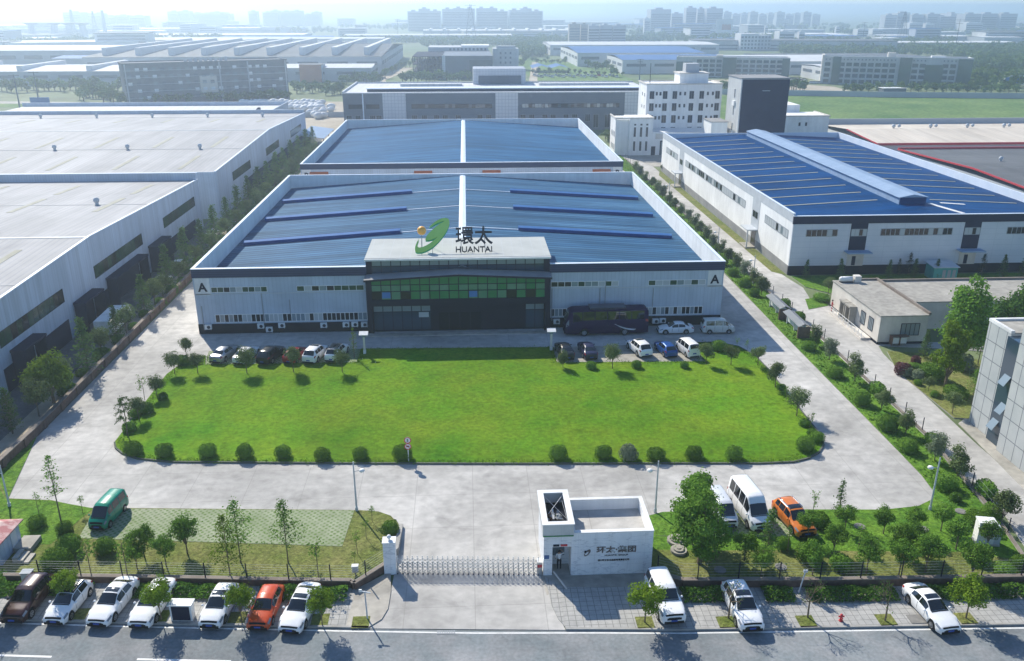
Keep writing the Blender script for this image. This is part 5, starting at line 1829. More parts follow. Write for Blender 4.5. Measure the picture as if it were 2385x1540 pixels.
def pylon(label, x, y, h, w, lattice=True, name='pylon', arms=True, r=.28):
    t = thing(name, label, name, (x, y, 0))
    b = MB()
    if lattice:
        c = [(sx * w, sy * w) for sx, sy in ((-1, -1), (1, -1), (1, 1), (-1, 1))]
        n_ = 6
        for cx_, cy_ in c:
            b.bar((cx_, cy_, 0), (cx_ * .12, cy_ * .12, h), r)
        for i in range(n_):
            f0, f1 = 1 - .88 * i / n_, 1 - .88 * (i + 1) / n_
            z0, z1 = h * i / n_, h * (i + 1) / n_
            for j in range(4):
                p, q = c[j], c[(j + 1) % 4]
                b.bar((p[0] * f0, p[1] * f0, z0), (q[0] * f1, q[1] * f1, z1), r * .6)
                b.bar((q[0] * f0, q[1] * f0, z0), (p[0] * f1, p[1] * f1, z1), r * .6)
    else:
        b.cyl((0, 0, 0), (0, 0, h), r * 1.3, r * .7, 8)
    b.build('mast', M['far_dark'], t)
    if arms:
        b = MB()
        for z, l in ((h * .97, .16 * h), (h * .86, .13 * h)):
            b.bar((-l, 0, z), (l, 0, z), r)
        b.build('cross_arm', M['far_dark'], t)
    return t


for i, (k_, x, y, h, lat, wd) in enumerate(((2, 903, 302, 44, True, 7), (3, 1525, 300, 36, True, 5), (1, 672, 260, 36, True, 4), (2, 1163, 250, 28, False, 1), (2, 395, 270, 26, False, 1), (2, 710, 290, 20, False, 1), (2, 745, 312, 18, False, 1), (3, 1900, 360, 30, False, 1), (3, 1255, 300, 24, False, 1), (3, 705, 285, 22, False, 1), (2, 2078, 560, 12, False, 1), (1, 140, 760, 14, False, 1), (1, 275, 730, 14, False, 1))):
    px, py = tl(k_, x, y)
    pylon('%s, %s in the series of masts read from the far middle' % ('lattice power pylon' if lat else 'slim power pole', ORD[i]), px, py, h, wd, lat, 'pylon' if lat else 'power_pole')
for i, x in enumerate((235, 392, 495, 590)):
    px, py = tl(1, x, 272)
    t = thing('winding_tower', 'squat works tower with a wide cap among the chimneys, %s from the left' % ORD[i], 'works tower', (px, py, 0))
    MB().cyl((0, 0, 0), (0, 0, 18), 6, 4, 10).build('shaft', M['far_wall'], t)
    MB().cyl((0, 0, 18), (0, 0, 21), 5, 11, 12).build('cap', M['far_wall'], t)

# perimeter wall along the field
b = MB()
a = [tl(3, x, y) for x, y in ((275, 660), (740, 668), (1360, 680), (2383, 690))]
for p, q in zip(a[:-1], a[1:]):
    b.bar((p[0], p[1], 1.3), (q[0], q[1], 1.3), .3, 2.6)
tag(b.build('field_wall', M['far_wall']), 'long grey wall along the far side of the green field', 'wall')
b = MB()
a, c = tl(3, 1360, 655), tl(3, 1520, 655)
b.box(a[0], c[0], a[1] - 6, a[1] - 1, 0, 3)
b.box(a[0] - .4, c[0] + .4, a[1] - 6.4, a[1] - .6, 3.002, 3.2, 1)
tag(b.build('field_shed', [M['far_dark'], M['white_paint']]), 'low shed with a white roof against the field wall', 'shed')
b = MB()
for p, q in zip([(-66, 345), (-44, 345), (-39, 300)], [(-44, 345), (-39, 300), (-39.5, 270)]):
    b.bar((*p, 1.0), (*q, 1.0), .3, 2.0)
tag(b.build('yard_wall', M['far_wall']), 'grey yard wall curving round the dome-covered yard', 'wall')
# ---------------------------------------------------------------- walls, fences
def seg_len(pts):
    return sum(math.dist(a, b) for a, b in zip(pts[:-1], pts[1:]))


def walk(pts, step, start=0.0):
    out, d = [], start
    acc = 0.0
    for a, b in zip(pts[:-1], pts[1:]):
        L = math.dist(a, b)
        while d <= acc + L + 1e-6:
            f = (d - acc) / L
            out.append((a[0] + (b[0] - a[0]) * f, a[1] + (b[1] - a[1]) * f))
            d += step
        acc += L
    return out


b = MB()
b.bar((-43.9, 60, .48), (-43.4, 78, .48), .3, .96, 0)
b.bar((-43.4, 78, .48), (-44.0, 165, .48), .3, .96, 0)
b.bar((-43.9, 60, 1.01), (-43.4, 78, 1.01), .45, .08, 1)
b.bar((-43.4, 78, 1.012), (-44.0, 165, 1.012), .45, .08, 1)
for x, y in walk([(-43.9, 60), (-43.4, 78), (-44.0, 165)], 4.0):
    b.box(x - .28, x + .28, y - .28, y + .28, 0, .95, 0)
o = tag(b.build('boundary_wall', [M['brick_brown'], M['wall_cap']]), 'long brown brick boundary wall along the left side road', 'wall')


def wire_fence(name, label, pts, base_h, post_h, step, wires, th=.3, base='kerbstone', basecap='wall_cap', lean=0.0):
    org = (*pts[len(pts) // 2], 0)
    t = thing(name, label, 'fence', org)
    b = MB(org)
    for p, q in zip(pts[:-1], pts[1:]):
        b.bar((*p, base_h / 2), (*q, base_h / 2), th, base_h, 0)
        b.bar((*p, base_h + .03), (*q, base_h + .03), th + .08, .06, 1)
    b.build('base_wall', [M[base], M[basecap]], t)
    posts = walk(pts, step)[:95]
    for x, y in posts:
        MB(org).cyl((x, y, base_h), (x, y, base_h + post_h), .045, n=6).build('post', M['frame_dark'], t)
    if wires:
        b = MB(org)
        for k in range(wires):
            z = base_h + .2 + (post_h - .3) * k / (wires - 1)
            for p, q in zip(pts[:-1], pts[1:]):
                b.bar((*p, z), (*q, z), .007)
        b.build('wire', M['galv'], t)
    return t


fl_pts = [(x, fence_y(x)) for x in (-60, -44, -35.3, -24.3, -13.9, -9.0)] + [(-8.8, 52.3), (-6.7, 54.6)]
wire_fence('wire_fence', 'wire fence on a low dark wall along the left garden front', fl_pts, .65, 1.35, 3.1, 6, .28, 'brick_brown')
wire_fence('wire_fence', 'wire fence on a low dark wall along the right garden front', [(13.6, 52.2), (15.3, 51.3), (25.9, 50.8), (40.7, 50.4), (60, 49.8)], .75, 1.5, 3.0, 6, .28, 'brick_brown')
wire_fence('wire_fence', 'sparse wire fence along the bushy strip between the two right-hand roads', [(42.5, 53), (43.9, 60), (45.3, 73), (45.4, 100), (44.9, 118), (44.9, 240)], .25, 1.4, 3.6, 3, .2)
b = MB()
b.add([(-6.5, 55.2, 0), (-5.85, 56.5, 0), (-5.75, 60.3, 0), (-6.1, 60.3, 0), (-6.2, 56.6, 0), (-6.8, 55.3, 0), (-6.5, 55.2, .8), (-5.85, 56.5, .7), (-5.75, 60.3, .35), (-6.1, 60.3, .35), (-6.2, 56.6, .7), (-6.8, 55.3, .8)],
      [(0, 1, 7, 6), (1, 2, 8, 7), (2, 3, 9, 8), (3, 4, 10, 9), (4, 5, 11, 10), (6, 7, 10, 11), (7, 8, 9, 10)])
tag(b.build('retaining_wall', M['kerbstone']), 'low grey retaining wall running back from the gate pillar', 'wall')

# ---------------------------------------------------------------- lamps and signs
def street_lamp(label, x, y, h, az, arm=.55):
    t = thing('street_lamp', label, 'street lamp', (x, y, .1), az)
    MB().cyl((0, 0, 0), (0, 0, h), .09, .055, 8).cyl((0, 0, 0), (0, 0, .35), .14, .13, 8).build('post', M['galv'], t)
    MB().cyl((0, 0, h * .8), (arm, 0, h * .83), .03, n=6).build('arm', M['galv'], t)
    MB().ball((arm + .12, 0, h * .82), .24, 12, 8, sq=.7).build('lamp_head', M['white_plastic'], t, True)
    return t


street_lamp('slim white lamp post with a round head at the corner of the left paver lot', -9.85, 62.85, 4.7, 0)
street_lamp('slim white lamp post with a round head behind the gatehouse', 15.4, 61.3, 4.9, math.pi)
street_lamp('tall white lamp post with a round head in the right garden corner', 38.8, 60.4, 5.0, math.pi)
street_lamp('white lamp post cut by the left edge of the picture', -39.6, 65.1, 4.0, math.pi)
for x, y, lab in ((*zoomed(2280, 500, 2.484)(1450, 1450), 'nearest'), (*zoomed(2280, 500, 2.484)(1115, 1160), 'middle'), (*zoomed(2280, 500, 2.484)(655, 680), 'farthest')):
    o = street_lamp('thin lamp post in the bushy strip right of the factory, %s of three' % lab, x, y, 4.6, math.pi)
for x, y, lab in ((-12.95, 98.1, 'left'), (10.1, 98.0, 'right')):
    t = thing('pillar_lamp', 'short cream pillar lamp with flat white top behind the lawn, the %s one' % lab, 'lamp', (x, y, .15))
    MB().box(-.16, .16, -.16, .16, 0, .45).build('base', M['white_plastic'], t)
    MB().box(-.12, .12, -.12, .12, .451, 2.2).build('shaft', M['cream_wall'], t)
    MB().box(-.2, .2, -.2, .2, 2.201, 2.45).build('lantern', M['pale_glass'], t)
    MB().add([(-.55, -.35, 2.5), (.55, -.35, 2.5), (.55, .35, 2.75), (-.55, .35, 2.75), (-.55, -.35, 2.56), (.55, -.35, 2.56), (.55, .35, 2.81), (-.55, .35, 2.81)], [(0, 3, 2, 1), (4, 5, 6, 7), (0, 1, 5, 4), (1, 2, 6, 5), (2, 3, 7, 6), (3, 0, 4, 7)]).build('solar_panel', M['white_paint'], t)
t = thing('road_sign', 'white post with two red-rimmed round traffic signs at the lawn front', 'sign', (-5.95, 71.0, .1))
MB().cyl((0, 0, 0), (0, 0, 2.55), .05, n=8).build('post', M['white_plastic'], t)
for z, sym in ((2.3, '5'), (1.65, 'P')):
    d = MB().cyl((0, -.06, z), (0, -.09, z), .32, n=24).build('sign_disc', M['white_paint'], t)
    r_ = MB()
    for i in range(24):
        a, c = 2 * math.pi * i / 24, 2 * math.pi * (i + 1) / 24
        r_.add([(.33 * math.cos(a), -.1, z + .33 * math.sin(a)), (.33 * math.cos(c), -.1, z + .33 * math.sin(c)), (.25 * math.cos(c), -.1, z + .25 * math.sin(c)), (.25 * math.cos(a), -.1, z + .25 * math.sin(a))], [(0, 1, 2, 3)])
    r_.build('red_rim', M['red_trim'], d)
    if sym == '5':
        inst('number', text_mesh('number', '5', .4, M['letter_dark'], .004, bold=.01), d, (0, -.1, z - .14))
    else:
        s_ = MB().box(-.16, .16, -.105, -.1, z - .05, z + .03)
        s_.box(-.1, .08, -.104, -.1, z + .031, z + .1)
        s_.build('car_symbol', M['letter_dark'], d)
        s_ = MB()
        s_.bar((-.2, -.107, z + .2), (.2, -.107, z - .2), .05, .004, up=(0, 1, 0))
        s_.build('red_bar', M['red_trim'], d)
t = thing('street_sign_post', 'grey post with two short arms leaning at the left driveway corner', 'sign post', (-7.5, 49.0, .13))
MB().cyl((0, 0, 0), (-.05, 0, 2.3), .06, .045, 8).build('post', M['galv'], t)
MB().bar((-.35, .05, 2.28), (.35, -.1, 2.22), .07).build('cross_arm', M['galv'], t)
MB().box(-.45, -.25, -.02, .06, 2.24, 2.44).build('camera_head', M['white_plastic'], t)
t = thing('small_post', 'leaning pale post on the verge of the right pavement', 'post', (*tl(9, 808, 1075), .13))
MB().cyl((0, 0, 0), (.3, 0, 1.9), .05, n=6).build('post', M['galv'], t)
MB().box(.15, .45, -.05, .05, 1.8, 2.0).build('cap', M['galv'], t)

# notice boards in the strip
for i, (y0, y1, lab) in enumerate(((107.4, 113.2, 'farther'), (100.4, 106.3, 'nearer'))):
    o_ = (43.0, (y0 + y1) / 2, 0)
    t = thing('notice_board', 'long roofed notice board in the strip between the right-hand roads, the %s of the two' % lab, 'notice board', o_)
    MB(o_).box(42.9, 43.1, y0 + .2, y1 - .2, .5, 1.75).build('panel', M['far_wall_white'], t)
    MB(o_).add([(42.2, y0, 1.7), (43.0, y0, 2.05), (43.8, y0, 1.7), (42.2, y1, 1.7), (43.0, y1, 2.05), (43.8, y1, 1.7)], [(0, 1, 4, 3), (1, 2, 5, 4), (0, 3, 4, 1), (1, 4, 5, 2)]).build('roof', M['far_wall'], t)
    for y in (y0 + .25, (y0 + y1) / 2, y1 - .25):
        MB(o_).box(42.82, 43.18, y - .1, y + .1, .05, 1.75).build('post', M['galv'], t)
    MB(o_).box(42.2, 43.8, y0 - .02, y0 + .2, .05, 1.6).build('end_wall', M['brick_brown'], t)

# cabinets, manholes, hydrant, drain
t = thing('roadside_cabinet', 'white roadside cabinet with a dark open front between parked cars', 'cabinet', (-20.35, 49.5, .13), rad(-4))
MB().box(-.75, .75, -.05, .5, 0, 1.3).build('shell', M['white_paint'], t)
MB().box(-.62, .62, -.08, -.051, .05, 1.2).build('dark_front', M['navy_wall'], t)
MB().box(-.85, .85, -.2, .6, 1.301, 1.38).build('lid', M['white_paint'], t)
t = thing('utility_cabinet', 'tall white switch cabinet among the trees near the right garden corner', 'cabinet', (40.6, 55.5, .12), rad(-12))
MB().box(-.7, .55, -.4, .5, .15, 1.95).build('shell', M['white_paint'], t)
MB().box(-.75, .6, -.45, .55, 1.951, 2.05).build('lid', M['white_paint'], t)
MB().box(.56, 1.05, -.35, .45, .15, 1.55).build('side_box', M['galv'], t)
MB().box(-.72, 1.07, -.42, .52, 0, .149).build('plinth', M['old_concrete'], t)
t = thing('control_box', 'grey-blue service box on the pavement verge behind the maroon car', 'box', (*tl(7, 212, 1025), .13))
MB().box(-.35, .35, -.25, .25, 0, 1.25).build('shell', M['galv'], t)
MB().box(-.4, .4, -.3, .3, 1.251, 1.3).build('lid', M['far_wall'], t)
t = thing('meter_box', 'small white and grey box on the fence near the gate pillar', 'box', (-8.9, 54.0, .12))
MB().box(-.22, .22, -.15, .15, .3, .8).build('shell', M['far_wall'], t)
MB().box(-.25, .25, -.18, .18, .801, .86).build('lid', M['white_paint'], t)
MB().box(-.05, .05, -.05, .05, 0, .3).build('leg', M['frame_grey'], t)
t = thing('fire_hydrant', 'little red fire hydrant on the right pavement', 'hydrant', (25.4, 47.0, .13))
h_ = MB().cyl((0, 0, 0), (0, 0, .5), .1, .085, 10).ball((0, 0, .5), .1, 10, 6).cyl((0, 0, 0), (0, 0, .06), .15, n=10)
h_.build('body', M['red_trim'], t, True)
MB().cyl((-.2, 0, .38), (.2, 0, .38), .055, n=8).cyl((0, -.18, .32), (0, 0, .32), .06, n=8).build('outlet', M['red_trim'], t)
mat('manhole', (.17, .165, .16), .85, col2=(.25, .24, .22), scale=2)
mh = MB().cyl((0, 0, 0), (0, 0, .06), .45, n=18).cyl((0, 0, .06), (0, 0, .08), .34, n=18).mesh('manhole_cover', M['manhole'])
for i, (k_, x, y, lab) in enumerate(((9, 1235, 610, 'in the grass right of the orange car'), (9, 1940, 505, 'in the grass by the tall lamp post'), (9, 1675, 628, 'among saplings in the right garden'), (9, 685, 893, 'in dry grass near the right front fence'), (9, 262, 915, 'in deep shade below the big garden tree'))):
    o = bpy.data.objects.new('manhole_cover', mh)
    COL.objects.link(o)
    o.location = (*tl(k_, x, y), .12)
    tag(o, 'round grey manhole cover ' + lab, 'manhole cover')
for x, y, lab in ((2335, 715, 'larger'), (2350, 785, 'smaller')):
    px, py = tl(8, x, y)
    o = MB().cyl((0, 0, 0), (0, 0, .25), .75, n=22).cyl((0, 0, .25), (0, 0, .36), .5, n=20).cyl((0, 0, .36), (0, 0, .42), .2, n=12).build('tank_lid', M['roof_felt'])
    o.location = (px, py, .1)
    if lab == 'smaller':
        o.scale = (.85, .85, 1)
    tag(o, 'round concrete tank lid beside the gatehouse, the %s of the pair' % lab, 'tank lid')
b = MB()
gy = kerb_y(-2)
for i in range(8):
    x = -2.6 + i * .16
    b.box(x, x + .09, gy - .42, gy - .06, .03, .05)
tag(b.build('drain_grate', M['frame_grey']), 'slotted drain grate at the road edge of the driveway', 'drain')
b = MB()
b.box(0, 1.5, 0, .9, 0, .04)
o = b.build('access_cover', M['manhole'])
o.location = (*tl(9, 1600, 1290), .13)
tag(o, 'dark rectangular access cover in the right pavement', 'cover')
# air conditioners on the factory plinth
acs = [(-34.0, .95), (-27.25, .95), (-26.2, .45), (-24.55, 1.0), (-19.1, .9), (-16.2, .92), (-15.05, .95), (-13.8, .9), (11.6, .82), (24.9, .62), (25.85, .67)]
ac0 = None
for i, (x, z) in enumerate(acs):
    side = 'left' if x < 0 else 'right'
    n_ = i if x < 0 else i - 8
    lab = 'outdoor air conditioner on the dark plinth %s of the entrance, %s from the left there' % (side, ORD[n_])
    if ac0 is None:
        ac0 = thing('air_conditioner', lab, 'air conditioner', group='air conditioners on the factory plinth')
        MB().box(-.42, .42, -.34, 0, -.3, .32).build('casing', M['white_plastic'], ac0)
        MB().cyl((.08, -.341, 0), (.08, -.36, 0), .22, n=16).build('fan_grille', M['frame_dark'], ac0)
        MB().box(-.38, -.32, -.3, 0, -.42, -.301).box(.32, .38, -.3, 0, -.42, -.301).build('bracket', M['frame_grey'], ac0)
        ac0.location = (x, AY - .08, z + .15)
    else:
        dup(ac0, (x, AY - .08, z + .15), 0, 1.0, lab)
# raised blocks of paving with trees get square earth pits
for i, (k_, x, y) in enumerate(((8, 2115, 1280), (9, 305, 1278), (9, 862, 1272), (9, 1418, 1262), (9, 1975, 1252), (7, 1120, 1235), (7, 1660, 1245), (7, 2235, 1260), (7, 555, 1222), (8, 135, 1278))):
    px, py = tl(k_, x, y)
    b = MB().box(px - .6, px + .6, py - .6, py + .6, .1, .142)
    tag(b.build('tree_pit', M['dry_grass']), None, None, None, 'structure')


# ---------------------------------------------------------------- people
mat('skin', (.48, .30, .22), .6)
mat('hair', (.012, .010, .010), .6)
mat('shirt_white', (.72, .73, .74), .8)
mat('trousers_dark', (.02, .02, .028), .8)
mat('coat_red', (.45, .03, .05), .8)


def person(label, x, y, rz, joints, mats_, z=.06):
    """one skinned body: head, neck, torso, arms, legs in one continuous surface; clothes by height"""
    t = thing('person', label, 'person', (x, y, z), rad(rz))
    V, E, R = [], [], []
    idx = {}
    for n_, (p, r) in joints.items():
        idx[n_] = len(V)
        V.append(p)
        R.append(r)
    links = [('pelvis', 'waist'), ('waist', 'chest'), ('chest', 'neck'), ('neck', 'head'), ('head', 'crown'), ('chest', 'shl'), ('shl', 'ell'), ('ell', 'wrl'), ('wrl', 'hal'), ('chest', 'shr'), ('shr', 'elr'), ('elr', 'wrr'), ('wrr', 'har'),
             ('pelvis', 'hil'), ('hil', 'knl'), ('knl', 'anl'), ('anl', 'tol'), ('pelvis', 'hir'), ('hir', 'knr'), ('knr', 'anr'), ('anr', 'tor')]
    E = [(idx[a], idx[c]) for a, c in links]
    me = bpy.data.meshes.new('body')
    me.from_pydata(V, E, [])
    o = bpy.data.objects.new('body', me)
    COL.objects.link(o)
    sk = o.modifiers.new('skin', 'SKIN')
    ly = me.skin_vertices[0].data if me.skin_vertices else None
    if ly is None:
        bpy.context.view_layer.update()
        bpy.context.view_layer.objects.active = o
        o.select_set(True)
        bpy.ops.mesh.customdata_skin_add()
        ly = me.skin_vertices[0].data
    for i, r in enumerate(R):
        ly[i].radius = (r, r)
    ly[idx['pelvis']].use_root = True
    sb = o.modifiers.new('sub', 'SUBSURF')
    sb.levels = sb.render_levels = 1
    bpy.context.view_layer.update()
    dg = bpy.context.evaluated_depsgraph_get()
    m2 = bpy.data.meshes.new_from_object(o.evaluated_get(dg))
    bpy.data.objects.remove(o)
    m2.name = 'body'
    m2.materials.clear()
    for m_ in ('skin', mats_[0], mats_[1], 'hair'):
        m2.materials.append(M[m_])
    for p in m2.polygons:
        c = p.center
        k_ = 0
        if c.z < .1:
            k_ = 3
        elif c.z < joints['waist'][0][2] - .08:
            k_ = 2 if abs(c.x) < .3 and c.z > .1 else 0
            if c.z > joints['knl'][0][2] * .4 and abs(c.x) > .26:
                k_ = 0
        elif c.z < joints['neck'][0][2] - .03:
            el = max(joints['ell'][0][2], 0)
            k_ = 1
            if abs(c.x) > .27 and c.z < el + .02:
                k_ = 0
        p.material_index = k_
        p.use_smooth = True
    b = inst('body', m2, t)
    hd = joints['head'][0]
    MB().ball((hd[0], hd[1] + .025, hd[2] + .03), .118, 12, 8, sq=1.05, top=.62).build('hair', M['hair'], t, True)
    MB().ball((hd[0] - .045, hd[1] - .105, hd[2] + .01), .014, 6, 4).ball((hd[0] + .045, hd[1] - .105, hd[2] + .01), .014, 6, 4).build('eyes', M['hair'], b)
    MB().add([(hd[0] - .02, hd[1] - .1, hd[2] - .04), (hd[0] + .02, hd[1] - .1, hd[2] - .04), (hd[0], hd[1] - .135, hd[2] - .035), (hd[0], hd[1] - .1, hd[2] + .02)], [(0, 1, 2), (0, 2, 3), (1, 3, 2)]).build('nose', M['skin'], b)
    fg = MB()
    for sd in ('l', 'r'):
        h0, w0 = Vector(joints['ha' + sd][0]), Vector(joints['wr' + sd][0])
        d = (h0 - w0).normalized()
        sdv = d.cross(Vector((0, 1, 0)))
        sdv = sdv.normalized() if sdv.length > .1 else Vector((1, 0, 0))
        for q in range(4):
            a = h0 + sdv * (q - 1.5) * .018 - d * .01
            ln_ = (.055, .066, .062, .048)[q]
            m_ = a + d * ln_ * .55 + Vector((0, -.008, 0))
            fg.tube([tuple(a), tuple(m_), tuple(m_ + (d * .8 + Vector((0, -.6, 0))).normalized() * ln_ * .5)], [.009, .008, .006], 5)
        a = w0 + (h0 - w0) * .45 + sdv * .028
        fg.tube([tuple(a), tuple(a + (d + sdv * .8).normalized() * .05)], [.011, .007], 5)
    fg.build('fingers', M['skin'], b)
    return t


J = dict(pelvis=((0, 0, .92), .125), waist=((0, 0, 1.08), .12), chest=((0, 0, 1.32), .135), neck=((0, 0, 1.47), .055), head=((0, -.01, 1.6), .095), crown=((0, 0, 1.70), .07),
         shl=((.19, 0, 1.40), .062), ell=((.27, .02, 1.14), .045), wrl=((.26, -.10, .92), .033), hal=((.25, -.13, .85), .036), shr=((-.19, 0, 1.40), .062), elr=((-.27, .02, 1.14), .045), wrr=((-.26, -.08, .92), .033), har=((-.25, -.10, .85), .036),
         hil=((.1, 0, .86), .092), knl=((.11, -.02, .48), .062), anl=((.12, .03, .09), .045), tol=((.13, -.13, .04), .038), hir=((-.1, 0, .86), .092), knr=((-.11, .0, .48), .062), anr=((-.12, .04, .09), .045), tor=((-.14, -.12, .04), .038))
J1 = dict(J, elr=((-.38, -.10, 1.36), .045), wrr=((-.22, -.2, 1.52), .033), har=((-.15, -.21, 1.57), .036))
person('person in white shirt and dark trousers standing in the gatehouse porch', 6.45, 53.95, 180, J1, ('shirt_white', 'trousers_dark'))
J2 = dict(J, wrl=((.2, -.2, .98), .033), hal=((.18, -.25, .95), .036))
person('person in red standing by the ramp of the low office', 50.9, 110.6, 70, J2, ('coat_red', 'coat_red'), .05)
# ---------------------------------------------------------------- vehicles
mat('tyre', (.015, .015, .017), .85)
mat('rim', (.45, .46, .48), .3, metal=.8)
mat('car_glass', (.008, .01, .014), .04, spec=1.0)
mat('headlamp', (.20, .22, .25), .12, spec=.8)
mat('tail_lamp', (.35, .01, .012), .15, spec=.8)
mat('plate_blue', (.03, .08, .35), .4)
mat('underbody', (.012, .012, .014), .9)
mat('chrome', (.6, .6, .62), .15, metal=1)


def paint(name, col, metal=0.0):
    return mat('paint_' + name, col, .28, metal, coat=.6)


paint('white', (.80, .80, .80))
paint('pearl', (.68, .69, .71), .1)
paint('maroon', (.032, .008, .009), .1)
paint('red', (.55, .075, .018))
paint('dark_red', (.30, .015, .02))
paint('orange', (.60, .17, .025))
paint('green', (.0, .22, .13))
paint('black', (.008, .008, .012))
paint('silver', (.36, .38, .42), .6)
paint('blue', (.015, .075, .28), .2)
paint('navy', (.02, .02, .06))
mat('paint_purple', (.020, .007, .05), .5, spec=.1)
paint('cream', (.62, .62, .58))


def make_car(name, label, cat, spec, pm, roof_m=None, group=None, sunroof=True, roof_rack=False, plate=True):
    L, Wd, H = spec['L'], spec['W'], spec['H']
    top, belt = spec['top'], spec['belt']
    tx, tz = [p[0] for p in top], [p[1] for p in top]
    bx, bz = [p[0] for p in belt], [p[1] for p in belt]
    wx, ww = [p[0] for p in spec['hw']], [p[1] for p in spec['hw']]
    rw_ = spec['roofw']
    zb0 = spec.get('zb', .2)
    wr = spec.get('wr', .32)
    wf, wb_ = spec['wheels']
    t = thing(name, label, cat, group=group)

    def section(x):
        T = float(np.interp(x, tx, tz))
        Bz = min(float(np.interp(x, bx, bz)), T - .01)
        w = float(np.interp(x, wx, ww))
        zb = zb0
        for c in (wf, wb_):
            R = wr + .07
            if abs(x - c) < R:
                zb = max(zb, wr + math.sqrt(R * R - (x - c) ** 2))
        if x < .25 or x > L - .25:
            zb = max(zb, zb0 + .03)
        gl = min(1.0, max(0.0, (T - Bz) / .42))
        p0 = (w * .93, zb)
        p1 = (w * .985, max(zb + .06, zb0 + .16))
        p2 = (w, max(zb + .1, (zb0 + Bz) / 2))
        p3 = (w * .985, max(zb + .12, Bz - .09))
        p4 = (w * .945, max(zb + .13, Bz))
        e5 = (w * .80, Bz + (T - Bz) * .72)
        r5 = (min(rw_, w * .9), T - .085)
        p5 = (e5[0] + (r5[0] - e5[0]) * gl, e5[1] + (r5[1] - e5[1]) * gl)
        p6 = (p5[0] * .80, T - .022)
        p7 = (0, T)
        return [p0, p1, p2, p3, p4, p5, p6, p7]

    def S_(x, v):
        side = 1
        if v > 7:
            v, side = 14 - v, -1
        s = section(x)
        i = min(6, int(v))
        f = v - i
        return (L / 2 - x, side * (s[i][0] + (s[i + 1][0] - s[i][0]) * f), s[i][1] + (s[i + 1][1] - s[i][1]) * f)

    xs = sorted(set([0, .05, .14, .26] + [round(.26 + (L - .52) * i / 42, 3) for i in range(43)] + [L - .14, L - .05, L]))
    b = MB()
    vs, fs = [], []
    for x in xs:
        s = section(x)
        ring = [(L / 2 - x, p[0], p[1]) for p in s] + [(L / 2 - x, -p[0], p[1]) for p in reversed(s[:-1])]
        vs += ring
    nr = 15
    for i in range(len(xs) - 1):
        for j in range(nr - 1):
            fs.append((i * nr + j, i * nr + j + 1, (i + 1) * nr + j + 1, (i + 1) * nr + j))
    fs.append(tuple(range(nr - 1, -1, -1)))
    fs.append(tuple((len(xs) - 1) * nr + j for j in range(nr)))
    b.add(vs, fs)
    b.build('body', M[pm], t, True)
    MB().box(-L / 2 + .12, L / 2 - .12, -Wd / 2 * .82, Wd / 2 * .82, zb0 - .03, zb0 + .35).build('chassis', M['underbody'], t)

    def patch(x0, x1, v0, v1, nx, nv, off, mb=None, mi=0, taper=0.0):
        mb = mb or MB()
        vs, fs = [], []
        for i in range(nx + 1):
            for j in range(nv + 1):
                x = x0 + (x1 - x0) * i / nx
                v = v0 + (v1 - v0) * j / nv
                p = np.array(S_(x, v))
                du_ = np.array(S_(min(L, x + .02), v)) - np.array(S_(max(0, x - .02), v))
                dv_ = np.array(S_(x, min(13.99, v + .05))) - np.array(S_(x, max(0.01, v - .05)))
                nrm = np.cross(du_, dv_)
                nl = np.linalg.norm(nrm)
                nrm = nrm / nl if nl > 1e-9 else np.array([0, 0, 1.0])
                if nrm[2] < -.2 or (nrm[1] * p[1] < -1e-6 and abs(nrm[1]) > .5):
                    nrm = -nrm
                vs.append(tuple(p + nrm * off))
        for i in range(nx):
            for j in range(nv):
                a = i * (nv + 1) + j
                fs.append((a, a + 1, a + nv + 2, a + nv + 1))
        return mb.add(vs, fs, mi)

    if roof_m:
        r0, r1 = spec['roof']
        patch(r0, r1, 5.05, 8.95, 8, 8, .008).build('roof_panel', M[roof_m], t, True)
    ws, rwn = spec['ws'], spec['rw']
    patch(ws[0], ws[1], 5.15, 8.85, 6, 10, .012).build('windscreen', M['car_glass'], t, True)
    patch(rwn[0], rwn[1], 5.2, 8.8, 6, 10, .012).build('rear_window', M['car_glass'], t, True)
    for sd in (0, 1):
        for a, c in spec['sides']:
            v0, v1 = (4.12, 4.92) if sd == 0 else (9.88, 9.08)
            patch(a, c, v0, v1, 6, 3, .010).build('side_window', M['car_glass'], t, True)
    if sunroof and 'sun' in spec:
        patch(*spec['sun'], 5.9, 8.1, 3, 6, .012).build('sunroof', M['car_glass'], t, True)
    hl = spec.get('hl', (.10, .55))
    for v0, v1 in ((3.35, 4.5), (10.65, 9.5)):
        patch(hl[0], hl[1], v0, v1, 3, 3, .014).build('headlight', M['headlamp'], t, True)
    tlx = spec.get('tl', (L - .38, L - .06))
    for v0, v1 in ((2.9, 4.1), (11.1, 9.9)):
        patch(tlx[0], tlx[1], v0, v1, 3, 3, .014).build('tail_light', M['tail_lamp'], t, True)
    hw0 = float(np.interp(.05, wx, ww))
    zc = float(np.interp(0, bx, bz))
    MB().box(L / 2 - .04, L / 2 + .02, -hw0 * .62, hw0 * .62, zc - .26, zc - .1).box(L / 2 - .05, L / 2 + .028, -hw0 * .5, hw0 * .5, zc - .07, zc - .055).build('grille', M['underbody'], t)
    patch(.012, .10, 5.3, 8.7, 2, 10, .008).build('grille_panel', M['underbody'], t, True)
    sm = patch(max(.3, ws[0] - .1), ws[0] - .02, 5.3, 8.7, 1, 10, .010)
    for x_ in [a for a, c in spec['sides']] + [spec['sides'][-1][1]]:
        patch(x_ - .04, x_ - .015, 1.3, 4.0, 1, 6, .006, sm)
        patch(x_ - .04, x_ - .015, 12.7, 10.0, 1, 6, .006, sm)
    sm.build('shut_lines', M['underbody'], t)
